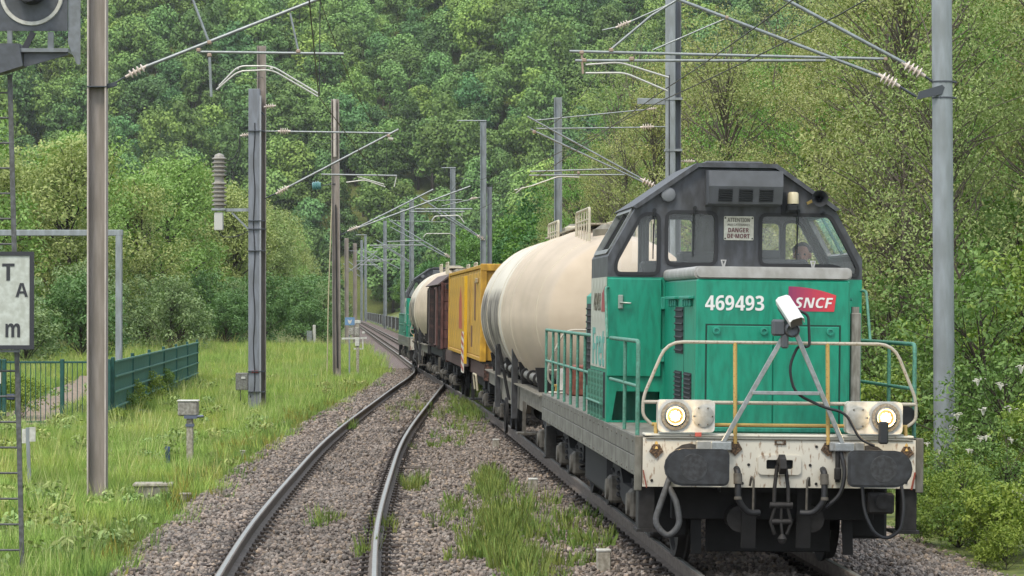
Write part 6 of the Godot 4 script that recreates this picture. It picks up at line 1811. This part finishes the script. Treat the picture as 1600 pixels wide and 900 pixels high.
	# further masts: [px foot, px top, py top, distance, width, two columns, label, fittings]
	var far := [
		[872.0, 872.0, 152.0, 105.0, 0.29, gal, "plain galvanised mast standing beyond the locomotive roof", []],
		[755.5, 755.0, 190.0, 140.0, 0.30, gal, "galvanised mast with a short cross arm on top beside the yellow wagon", [["cross_arm", tubem, 0.03, [714, 188.5, 760, 188.5]], ["cantilever_tube", tubem, 0.034, [652, 306, 752, 371]], ["insulator", porc, 0.12, [745, 367, 757, 375]], ["cantilever_tube", tubem, 0.03, [672, 325, 746, 369]], ["tie_rod", tubem, 0.02, [690, 322, 752, 308]], ["insulator", porc, 0.09, [734, 311, 746, 309]], ["steady_tube", tubem, 0.022, [664, 314, 722, 312]]]],
		[765.0, 765.0, 292.0, 146.0, 0.24, steelg, "short blue-grey column next to the taller mast beside the yellow wagon", []],
		[708.0, 707.5, 262.0, 175.0, 0.31, gal, "galvanised mast beyond the yellow wagon carrying thin cantilever tubes", [["cross_arm", tubem, 0.03, [690, 262, 712, 262]], ["cantilever_tube", tubem, 0.04, [608, 344, 700, 400]], ["cantilever_tube", tubem, 0.036, [610, 355, 698, 402]], ["insulator", porc, 0.12, [694, 396, 704, 403]], ["steady_tube", tubem, 0.036, [605, 377.5, 660, 376]], ["steady_tube", tubem, 0.036, [578, 383.5, 662, 383]], ["registration_arm", armm, 0.03, [662, 370, 666, 365, 706, 365, 712, 372]], ["tie_rod", tubem, 0.02, [612, 345, 700, 347]]]],
		[643.5, 643.0, 312.0, 260.0, 0.42, gal, "tall thin mast above the far locomotive's roof", [["cantilever_tube", tubem, 0.05, [588, 375, 640, 408]], ["cantilever_tube", tubem, 0.045, [600, 385, 640, 410]], ["steady_tube", tubem, 0.045, [584, 387, 622, 386]]]],
		[629.0, 629.0, 326.0, 292.0, 0.42, gal, "thin mast standing just left of the far locomotive's cab", [["cantilever_tube", tubem, 0.05, [564, 388, 624, 420]], ["steady_tube", tubem, 0.045, [574, 406, 620, 405]]]],
		[602.0, 601.5, 345.0, 366.0, 0.44, gal, "thin grey mast beside the bridge railing", [["cantilever_tube", tubem, 0.06, [556, 393, 596, 420]], ["cantilever_tube", tubem, 0.06, [570, 404, 598, 425]]]],
		[571.5, 571.0, 368.0, 520.0, 0.45, gal, "distant thin mast at the start of the bridge railing", [["cross_arm", tubem, 0.07, [556, 367, 573, 367]], ["cantilever_tube", tubem, 0.08, [540, 405, 566, 425]]]],
		[565.0, 565.0, 375.0, 535.0, 0.45, gal, "most distant thin mast on the line", [["cantilever_tube", tubem, 0.08, [536, 412, 562, 432]]]],
		[555.0, 554.5, 380.0, 228.0, 0.30, rusty, "thin mast left of the line beyond the signal boxes", [["cantilever_tube", tubem, 0.04, [556, 422, 586, 400]], ["steady_tube", tubem, 0.035, [562, 414, 590, 414]]]],
		[542.0, 541.5, 372.0, 196.0, 0.27, rusty, "thin mast at the edge of the wood left of the line", [["cantilever_tube", tubem, 0.035, [544, 425, 590, 392]], ["steady_tube", tubem, 0.03, [556, 408, 604, 408]], ["tie_rod", tubem, 0.02, [544, 392, 588, 393]]]]]
	for q in far:
		var x := Q(q[0], 0, q[3]).x
		var bs := Vector3(x, ground_h(x, q[3]), -q[3])
		var t := thing("catenary_mast", q[6], "mast", bs)
		part(t, "column", h_beam(Vector3(0, -0.4, 0), Q(q[1], q[2], q[3]) - bs, q[4], q[4] * 0.85), q[5])
		part(t, "foundation", MB.new().span(Vector3(-0.45, -0.4, -0.45), Vector3(0.45, 0.08, 0.45), 0.03), M("concrete", hexc("9a968d"), 0.9, 0.0, "grime", Vector3.ONE))
		fittings(t, q[3], q[7])
	# wires strung between the masts
	var runs := [
		["contact_wire", "contact wire over the empty left track", 0.0085, [[-6.0, 0.05, 5.75], [44.7, -3.0, 5.85], [83.0, -3.54, 5.95], [120.0, -2.0, 5.85]], 0.02],
		["messenger_wire", "messenger wire over the empty left track", 0.0075, [[-6.0, 0.05, 7.3], [44.7, -3.0, 7.4], [83.0, -3.6, 7.55], [120.0, -2.1, 7.4]], 0.45],
		["contact_wire", "contact wire over the train's track", 0.0085, [[-6.0, 5.0, 5.75], [31.0, 3.03, 5.9], [43.5, 2.35, 5.9], [75.0, 0.10, 5.6], [105.0, -1.9, 5.8], [140.0, -4.3, 5.9], [175.0, -6.7, 5.9], [260.0, -11.9, 5.9], [366.0, -18.5, 5.9], [520.0, -28.3, 5.9]], 0.02],
		["contact_wire", "second contact wire beside the first over the locomotive", 0.0085, [[-6.0, 6.1, 5.9], [31.0, 3.55, 5.75], [43.5, 2.30, 5.72], [75.0, 0.6, 6.3], [105.0, -0.9, 6.9]], 0.02],
		["messenger_wire", "messenger wire over the train's track", 0.0075, [[-6.0, 4.6, 7.3], [43.5, 2.0, 7.4], [75.0, 0.55, 7.25], [105.0, -1.9, 7.3], [140.0, -4.5, 7.4], [175.0, -6.7, 7.4], [260.0, -11.9, 7.4], [366.0, -18.5, 7.4], [520.0, -28.3, 7.4]], 0.6],
		["feeder_wire", "feeder wire strung along the masts left of the line", 0.007, [[44.7, -6.4, 8.9], [83.0, -7.2, 9.2], [120.0, -7.3, 9.6], [196.0, -11.2, 8.6], [228.0, -12.4, 8.6]], 0.9]]
	for q in runs:
		var pts := []
		for i in q[3].size() - 1:
			var p: Array = q[3][i]
			var n: Array = q[3][i + 1]
			for k in 10:
				var s := k / 10.0
				pts.append(Vector3(lerpf(p[1], n[1], s), lerpf(p[2], n[2], s) - q[4] * 4.0 * s * (1.0 - s), -lerpf(p[0], n[0], s)))
		var l: Array = q[3][-1]
		pts.append(Vector3(l[1], l[2], -l[0]))
		var o := thing(q[0], q[1], "wire", pts[0])
		var loc := []
		for p in pts: loc.append(p - pts[0])
		part(o, "strand", MB.new().tube(loc, q[2], 5), wire)

# ---------- things beside the line ----------
func make_lineside() -> void:
	var conc := M("concrete", hexc("9a968d"), 0.9, 0.0, "grime", Vector3.ONE)
	var pale := M("concrete_pale", hexc("b9b3a4"), 0.9, 0.0, "grime", Vector3.ONE * 2.0)
	var slate := M("signal_grey", hexc("5b5f66"), 0.55, 0.1, "soft", Vector3.ONE * 2.0)
	var slate2 := M("signal_light_grey", hexc("8b9094"), 0.5, 0.3, "soft", Vector3.ONE * 2.0)
	var white := M("painted_white", hexc("dddcd4"), 0.6, 0.0, "soft", Vector3.ONE * 2.0)
	var blackp := M("sign_black", hexc("33343a"), 0.55)
	var gal := M("mast_galvanised", hexc("a3aaae"), 0.55, 0.25, "soft", Vector3(1.5, 0.3, 1.5))
	var ladder_m := M("ladder_grey", hexc("6a6c6c"), 0.6, 0.2, "grime", Vector3.ONE * 2.0)
	var d := 31.0
	# signal on its post, with platform and ladder
	var base := Vector3(Q(-62, 0, d).x, GROUND, -d)
	var s := thing("railway_signal", "dark grey railway signal head with white ring above a work platform", "signal", base)
	part(s, "post", MB.new().cyl(Vector3(0, -0.3, -0.1), Vector3(0, 6.9, -0.1), 0.11, 0.11, 14), slate)
	var R := func(px, py): return Q(px, py, d) - base
	var hd := part(s, "target", MB.new().prism(rrect(R.call(-40, 0).x, R.call(0, 48).y, R.call(105, 0).x, R.call(0, -120).y, 0.02), Vector3(0, 0, 0), Vector3.RIGHT, Vector3.UP, Vector3(0, 0, -0.03)), slate)
	var c: Vector3 = R.call(49, -10)
	part(hd, "white_ring", MB.new().lathe(c, Vector3.BACK, [[0.001, 0.345], [0.02, 0.34], [0.02, 0.305], [0.001, 0.30]], 40), white)
	part(hd, "lens_hood", MB.new().lathe(c + Vector3(0, 0.05, 0), Vector3.BACK, [[0.001, 0.17], [0.28, 0.16], [0.28, 0.15], [0.001, 0.15]], 24), blackp)
	part(hd, "lens", MB.new().lathe(c + Vector3(0, 0.05, 0), Vector3.BACK, [[0.001, 0.15], [0.02, 0.1], [0.03, 0.0]], 20), M("lens_dark", hexc("22262a"), 0.15))
	part(hd, "side_mesh", MB.new().prism(V2([0, 0, 0.10, -0.22, 0.14, -0.22, 0.14, 1.2, 0, 1.2]), R.call(105.5, 68) + Vector3(0, 0, -0.02), Vector3(0.9, 0, -0.3), Vector3.UP, Vector3(0, 0, -0.02)), slate2)
	part(s, "support_arm", MB.new().bar(R.call(52, 50), R.call(38, 76), 0.05, 0.06), blackp)
	part(s, "support_arm", MB.new().bar(R.call(15, 48), R.call(15, 70), 0.05, 0.05), slate2)
	part(s, "support_arm", MB.new().bar(R.call(79, 50), R.call(79, 76), 0.06, 0.05), slate2)
	var pl := part(s, "platform", MB.new().span(R.call(-110, 76) + Vector3(0, 0, 0.08), R.call(107, 82) + Vector3(0, 0, -0.6)), slate2)
	part(pl, "bracket_plate", MB.new().prism(PackedVector2Array([Vector2(R.call(37, 82).x, R.call(0, 82.2).y), Vector2(R.call(106, 82).x, R.call(0, 82.2).y), Vector2(R.call(107, 86).x, R.call(0, 86).y), Vector2(R.call(38, 105).x, R.call(0, 105).y)]), Vector3(0, 0, 0.03), Vector3.RIGHT, Vector3.UP, Vector3(0, 0, -0.02)), slate)
	part(pl, "cover_box", MB.new().prism(PackedVector2Array([Vector2(R.call(-90, 0).x, R.call(0, 69).y), Vector2(R.call(32, 0).x, R.call(0, 69).y), Vector2(R.call(38, 0).x, R.call(0, 104).y), Vector2(R.call(0, 0).x, R.call(0, 116).y), Vector2(R.call(-90, 0).x, R.call(0, 116).y)]), Vector3(0, 0, 0.12), Vector3.RIGHT, Vector3.UP, Vector3(0, 0, -0.25)), slate)
	var ld := part(s, "ladder", MB.new().bar(R.call(12.5, 116) + Vector3(0, 0, -0.1), R.call(42, 905) + Vector3(0, 0, 0.25), 0.05, 0.03, Vector3.BACK).bar(R.call(-60, 116) + Vector3(0, 0, -0.1), R.call(-30, 905) + Vector3(0, 0, 0.25), 0.05, 0.03, Vector3.BACK), ladder_m)
	for k in 19:
		var f := (k + 0.4) / 19.5
		var y: float = lerpf(128, 900, f)
		part(ld, "rung", MB.new().cyl(Vector3(lerpf(R.call(12.5, 0).x, R.call(42, 0).x, f), R.call(0, y).y, lerpf(-0.1, 0.25, f)), Vector3(lerpf(R.call(-60, 0).x, R.call(-30, 0).x, f), R.call(0, y).y, lerpf(-0.1, 0.25, f)), 0.013, 0.013, 6), ladder_m)
	# board with letters, fixed in front of the ladder
	var sb := thing("letter_board", "white board with black frame reading T, A and m on the signal ladder", "sign", Q(-10, 545, 30.7))
	var B := func(px, py): return Q(px, py, 30.7) - sb.position
	var w0: Vector3 = B.call(-66, 546)
	var w1: Vector3 = B.call(53, 393)
	part(sb, "board", MB.new().span(Vector3(w0.x + 0.02, w0.y + 0.02, -0.02), Vector3(w1.x - 0.02, w1.y - 0.02, 0.0)), M("board_white", hexc("d3d8cf"), 0.5, 0.0, "soft", Vector3.ONE * 2.0))
	part(sb, "frame", MB.new().plate(V2([w0.x, w0.y, w1.x, w0.y, w1.x, w1.y, w0.x, w1.y]), [V2([w0.x + 0.045, w0.y + 0.045, w1.x - 0.045, w0.y + 0.045, w1.x - 0.045, w1.y - 0.045, w0.x + 0.045, w1.y - 0.045])], Vector3(0, 0, 0.012), Vector3.RIGHT, Vector3.UP, Vector3(0, 0, -0.034)), blackp)
	lettering(sb, "lettering", "T", 0.182, B.call(13, 425) + Vector3(0, 0, 0.001), blackp)
	lettering(sb, "lettering", "A", 0.148, B.call(34, 453) + Vector3(0, 0, 0.001), blackp)
	lettering(sb, "lettering", "m", 0.148, B.call(20, 516) + Vector3(0, 0, 0.001), blackp, Basis.IDENTITY, 700, "Droid Sans", 0.155)
	part(sb, "mounting_bar", MB.new().span(Vector3(w0.x, w0.y - 0.03, -0.06), Vector3(B.call(30, 0).x, w0.y - 0.005, -0.03)), slate2)
	# small plate on a stake
	var st := thing("marker_stake", "thin grey stake with two small white plates in the grass", "stake", on_ground(47, 757))
	part(st, "stake", MB.new().bar(Vector3(0, -0.2, 0), Vector3(-0.04, 0.95, 0), 0.06, 0.04, Vector3.BACK), gal)
	part(st, "plate", MB.new().span(Vector3(-0.13, 0.69, 0.0), Vector3(-0.065, 0.93, 0.02)), white)
	part(st, "plate", MB.new().span(Vector3(0.0, 0.72, 0.03), Vector3(0.10, 0.96, 0.05)), white)
	# junction box on a concrete post
	var jp := on_ground(297, 728)
	var jb := thing("junction_box", "grey junction box on a pale concrete post in the grass", "junction box", jp)
	part(jb, "post", MB.new().box(Vector3(0, 0.42, 0), Vector3(0.12, 0.95, 0.12), Basis.IDENTITY, 0.012), pale)
	part(jb, "clamp", MB.new().box(Vector3(0, 0.76, 0), Vector3(0.15, 0.05, 0.15)).box(Vector3(0.02, 0.92, 0.09), Vector3(0.24, 0.07, 0.06)).cyl(Vector3(0.1, 0.92, 0.09), Vector3(0.26, 0.93, 0.09), 0.025), M("bracket_blue_grey", hexc("6a7286"), 0.5, 0.3))
	part(jb, "case", MB.new().box(Vector3(-0.03, 1.07, 0), Vector3(0.37, 0.27, 0.26), Basis.IDENTITY, 0.025), M("case_grey", hexc("a9a69c"), 0.6, 0.0, "grime", Vector3.ONE * 2.0))
	part(jb, "lid", MB.new().box(Vector3(-0.03, 1.215, 0), Vector3(0.40, 0.03, 0.29), Basis.IDENTITY, 0.01), white)
	var bp := thing("blue_post", "short dark blue marker post standing in the grass", "post", on_ground(262, 722))
	part(bp, "post", MB.new().prism(rrect(-0.045, -0.15, 0.045, 0.29, 0.04), Vector3(0, 0, 0.02), Vector3.RIGHT, Vector3.UP, Vector3(0, 0, -0.04)), M("navy_paint", hexc("2f4468"), 0.5))
	part(bp, "cap", MB.new().prism(rrect(-0.05, 0.22, 0.05, 0.30, 0.035), Vector3(0, 0, 0.024), Vector3.RIGHT, Vector3.UP, Vector3(0, 0, -0.048)), M("navy_paint_light", hexc("44597c"), 0.5))
	var ck := thing("concrete_duct", "mossy grey concrete cable duct half sunk in the grass", "duct", on_ground(240, 782))
	part(ck, "body", MB.new().box(Vector3(0, 0.09, 0), Vector3(0.55, 0.28, 0.4), Basis.IDENTITY, 0.02), conc)
	part(ck, "lid", MB.new().box(Vector3(0, 0.25, 0), Vector3(0.60, 0.05, 0.45), Basis(Vector3.UP, 0.05), 0.012), pale)
	# low marker pegs along the ballast
	for q in [[380, 722, 0.11, 0.22, "grey"], [443, 672, 0.10, 0.20, "grey"], [290, 792, 0.16, 0.2, "grey"], [775, 702, 0.12, 0.20, "white"], [833, 772, 0.13, 0.24, "white"], [943, 896, 0.14, 0.26, "white"]]:
		var pg := thing("marker_peg", "low %s concrete marker peg %s" % [q[4], "beside the meadow edge of the ballast" if q[4] == "grey" else "in the ballast between the tracks"], "peg", on_ground(q[0], q[1], GROUND + 0.05 if q[4] == "grey" else -0.21), 0.1, "%s marker pegs" % q[4])
		part(pg, "shaft", MB.new().box(Vector3(0, q[3] * 0.4, 0), Vector3(q[2], q[3], q[2]), Basis.IDENTITY, 0.01), conc if q[4] == "grey" else pale)
		part(pg, "cap", MB.new().box(Vector3(0, q[3] * 0.9 + 0.012, 0), Vector3(q[2] * 1.06, 0.025, q[2] * 1.06), Basis.IDENTITY, 0.006), pale if q[4] == "grey" else white)
	var sp := thing("fallen_slab", "narrow pale slab lying on the ballast beside the weeds", "slab", on_ground(724, 666, -0.19), 0.05)
	part(sp, "slab", MB.new().prism(V2([-0.19, -0.05, 0.2, -0.07, 0.18, 0.06, -0.16, 0.08]), Vector3.ZERO, Vector3.RIGHT, Vector3.BACK, Vector3(0, 0.05, 0)), pale)
	# green fence along the meadow: far run of slatted mesh panels
	var grn := M("fence_green", hexc("1f5a52"), 0.5, 0.1, "soft", Vector3.ONE)
	var grn2 := M("fence_green_slats", hexc("2f7065"), 0.6, 0.0, "soft", Vector3.ONE)
	var a := Vector3(-9.95, GROUND, -71.8)
	var b := Vector3(-11.9, GROUND, -108.8)
	var fn := thing("mesh_fence", "dark green mesh fence with slats running along the meadow", "fence", a)
	var dir := (b - a).normalized()
	var n := 6
	for i in n + 1:
		part(fn, "post", MB.new().box(dir * (i * 37.05 / n) + Vector3(0, 0.83, 0), Vector3(0.09, 1.75, 0.09), Basis.IDENTITY, 0.01), grn)
		if i == n: continue
		var p0 := dir * (i * 37.05 / n + 0.06)
		var p1 := dir * ((i + 1) * 37.05 / n - 0.06)
		var mb := MB.new()
		var k := 0.0
		while k < p0.distance_to(p1):
			mb.bar(p0 + dir * k + Vector3(0, 0.06, 0), p0 + dir * k + Vector3(0, 1.58, 0), 0.006, 0.085, dir)
			k += 0.10
		part(fn, "slat_infill", mb, grn2)
		for y in [0.08, 0.46, 0.84, 1.22, 1.60]:
			part(fn, "rail", MB.new().bar(p0 + Vector3(0.065, y, 0), p1 + Vector3(0.065, y, 0), 0.035, 0.04), M("fence_green_light", hexc("5a8f86"), 0.5, 0.1))
	# barred gate and railing to the left of it
	var g0 := a + Vector3(-0.05, 0, 0.2)
	var gt := thing("railing_gate", "dark green barred railing with gate closing the footpath", "gate", g0)
	for x in [-0.02, -1.18, -2.62, -2.74, -4.2]:
		part(gt, "post", MB.new().box(Vector3(x, 0.80, 0), Vector3(0.10, 1.72, 0.10), Basis.IDENTITY, 0.01), grn)
	for q in [[-0.08, -1.12], [-1.24, -2.56], [-2.80, -4.15], [-4.25, -7.5]]:
		for y in [0.10, 1.58]:
			part(gt, "rail", MB.new().bar(Vector3(q[0], y, 0), Vector3(q[1], y, 0), 0.05, 0.05, Vector3.UP, 0.006), grn)
		var x: float = q[0] - 0.10
		while x > q[1] + 0.05:
			part(gt, "bar", MB.new().cyl(Vector3(x, 0.10, 0), Vector3(x, 1.57, 0), 0.011, 0.011, 6), grn)
			x -= 0.125
	part(gt, "lock", MB.new().box(Vector3(-2.45, 0.72, 0.05), Vector3(0.2, 0.15, 0.1), Basis.IDENTITY, 0.02), M("lock_navy", hexc("2a3550"), 0.4))
	var ns := thing("notice_sign", "white notice with red heading fixed to the green railing", "sign", g0 + Vector3(-3.02, 1.05, 0.06))
	part(ns, "sheet", MB.new().span(Vector3(-0.33, 0.0, 0), Vector3(0.33, 0.34, 0.008)), white)
	part(ns, "heading", MB.new().span(Vector3(-0.31, 0.27, 0.0085), Vector3(0.31, 0.33, 0.011)), M("notice_red", hexc("b0433d"), 0.5))
	part(ns, "symbol", MB.new().lathe(Vector3(0.22, 0.15, 0.0085), Vector3.BACK, [[0.0, 0.05], [0.002, 0.05], [0.002, 0.035], [0.0, 0.035]], 16).bar(Vector3(0.19, 0.18, 0.01), Vector3(0.25, 0.12, 0.01), 0.008, 0.003, Vector3.BACK), blackp)
	for k in 4:
		part(ns, "text_line", MB.new().span(Vector3(-0.28, 0.21 - k * 0.05, 0.0085), Vector3(0.02 + (k % 2) * 0.06, 0.222 - k * 0.05, 0.0105)), blackp)
	# footpath behind the railing
	var pm := MB.new()
	var prev := []
	var q2 := 66.0
	while q2 < 116.0:
		var cx := -12.8 - (q2 - 78.0) * 0.097
		var row := [Vector3(cx - 0.8, ground_h(cx - 0.8, q2) + 0.03, -q2), Vector3(cx + 0.8, ground_h(cx + 0.8, q2) + 0.03, -q2)]
		if prev: pm.quad(prev[0], prev[1], row[1], row[0], Vector3.UP)
		prev = row
		q2 += 2.0
	structure("footpath", pm, M("trodden_earth", hexc("a08d79"), 0.95, 0.0, "grime", Vector3.ONE * 0.8))
	# galvanised portal frame over the path
	var f0 := Vector3(Q(186, 0, 77.0).x, ground_h(-10.5, 77.0), -77.0)
	var fr := thing("height_portal", "galvanised square steel portal frame standing behind the green fence", "portal frame", f0)
	var ht := Q(0, 365, 77.0).y - f0.y
	part(fr, "post", MB.new().box(Vector3(0, ht * 0.5 - 0.15, 0), Vector3(0.17, ht + 0.3, 0.17), Basis.IDENTITY, 0.012), gal)
	part(fr, "post", MB.new().box(Vector3(-5.2, ht * 0.5 - 0.15, 0), Vector3(0.17, ht + 0.3, 0.17), Basis.IDENTITY, 0.012), gal)
	part(fr, "beam", MB.new().box(Vector3(-2.6, ht + 0.02, 0), Vector3(5.4, 0.16, 0.175), Basis.IDENTITY, 0.012), gal)
	# signalling equipment cluster beyond the slim mast
	var k0 := on_ground(559, 592)
	var eq := thing("signal_post_cluster", "white equipment post with boxes and a small blue sign beside the track", "signal post", k0)
	var K := func(px, py): return Q(px, py, -k0.z) - k0
	part(eq, "post", MB.new().bar(Vector3(0, -0.3, 0), K.call(559, 500), 0.12, 0.12, Vector3.BACK, 0.01), pale)
	part(eq, "cap", MB.new().box(K.call(559, 503), Vector3(0.24, 0.12, 0.16), Basis.IDENTITY, 0.01), white)
	part(eq, "relay_case", MB.new().box(K.call(558, 518), Vector3(0.20, 0.36, 0.2), Basis.IDENTITY, 0.02), M("relay_case_grey", hexc("b4b1a8"), 0.6, 0.0, "grime", Vector3.ONE * 2.0))
	part(eq, "relay_case", MB.new().box(K.call(549, 518), Vector3(0.22, 0.30, 0.16), Basis.IDENTITY, 0.02), M("relay_case_grey", hexc("b4b1a8"), 0.6, 0.0, "grime", Vector3.ONE * 2.0))
	part(eq, "relay_case", MB.new().box(K.call(558.5, 534), Vector3(0.18, 0.36, 0.2), Basis.IDENTITY, 0.02), white)
	part(eq, "cross_arm", MB.new().bar(K.call(534, 529), K.call(573, 528), 0.07, 0.07, Vector3.UP), white)
	part(eq, "cross_arm", MB.new().bar(K.call(553, 545), K.call(565, 545), 0.07, 0.06, Vector3.UP), white)
	part(eq, "arm_post", MB.new().bar(K.call(567, 546), K.call(567, 528), 0.05, 0.05, Vector3.BACK), white)
	part(eq, "lamp_unit", MB.new().box(K.call(568, 520), Vector3(0.12, 0.1, 0.14), Basis.IDENTITY, 0.02), white)
	part(eq, "post", MB.new().bar(K.call(546, 592), K.call(546, 520), 0.06, 0.06, Vector3.BACK), gal)
	var bs := part(eq, "blue_sign", MB.new().prism(rrect(-0.20, -0.16, 0.20, 0.16, 0.02), K.call(546.5, 502), Vector3.RIGHT, Vector3.UP, Vector3(0, 0, -0.02)), M("sign_blue", hexc("6f93b8"), 0.5))
	part(bs, "pictogram", MB.new().prism(V2([-0.09, 0.08, 0.0, 0.02, 0.09, 0.08, 0.06, -0.06, 0.0, -0.11, -0.06, -0.06]), K.call(546.5, 502), Vector3.RIGHT, Vector3.UP, Vector3(0, 0, 0.006)), white)
	# marker and cabinet in front of the wood
	var m0 := on_ground(491, 541)
	var mk := thing("white_post", "slim white post standing before the wood", "post", m0)
	part(mk, "shaft", MB.new().box(Vector3(0, 0.7, 0), Vector3(0.22, 1.75, 0.16), Basis.IDENTITY, 0.02), white)
	part(mk, "foot", MB.new().box(Vector3(0, 0.0, 0), Vector3(0.4, 0.12, 0.4), Basis.IDENTITY, 0.02), conc)
	var cb := thing("grey_cabinet", "small grey cabinet on legs beside the slim white post", "cabinet", m0 + Vector3(-0.34, 0, 0.2))
	part(cb, "case", MB.new().box(Vector3(0, 0.72, 0), Vector3(0.38, 0.85, 0.3), Basis.IDENTITY, 0.02), M("cabinet_grey", hexc("9aa1a3"), 0.5, 0.1, "soft", Vector3.ONE))
	part(cb, "leg", MB.new().box(Vector3(-0.12, 0.13, 0), Vector3(0.06, 0.34, 0.06)), gal)
	part(cb, "leg", MB.new().box(Vector3(0.12, 0.13, 0), Vector3(0.06, 0.34, 0.06)), gal)
	# bridge railing on the right of the far track
	var rb := thing("bridge_railing", "dark steel bridge railing beyond the far locomotive", "railing", Vector3(tx(250.0) + 2.6, 0, -250.0))
	var iron := M("railing_iron", hexc("4c4a48"), 0.7, 0.1, "grime", Vector3.ONE)
	var pq := 250.0
	while pq < 590.0:
		var p0 := Vector3(tx(pq) + 2.6, 0.05, -pq) - rb.position
		var p1 := Vector3(tx(pq + 20.0) + 2.6, 0.05, -pq - 20.0) - rb.position
		part(rb, "post", MB.new().box(p0 + Vector3(0, 0.62, 0), Vector3(0.24, 1.5, 0.24), Basis.IDENTITY, 0.02), gal)
		for y in [0.1, 1.25]:
			part(rb, "rail", MB.new().bar(p0 + Vector3(0, y, 0), p1 + Vector3(0, y, 0), 0.08, 0.08), iron)
		var mb := MB.new()
		var k := 0.0
		var dr := (p1 - p0).normalized()
		while k < 20.0:
			mb.bar(p0 + dr * k + Vector3(0, 0.1, 0), p0 + dr * k + Vector3(0, 1.22, 0), 0.03, 0.22, dr)
			k += 0.30
		part(rb, "baluster_row", mb, iron)
		pq += 20.0
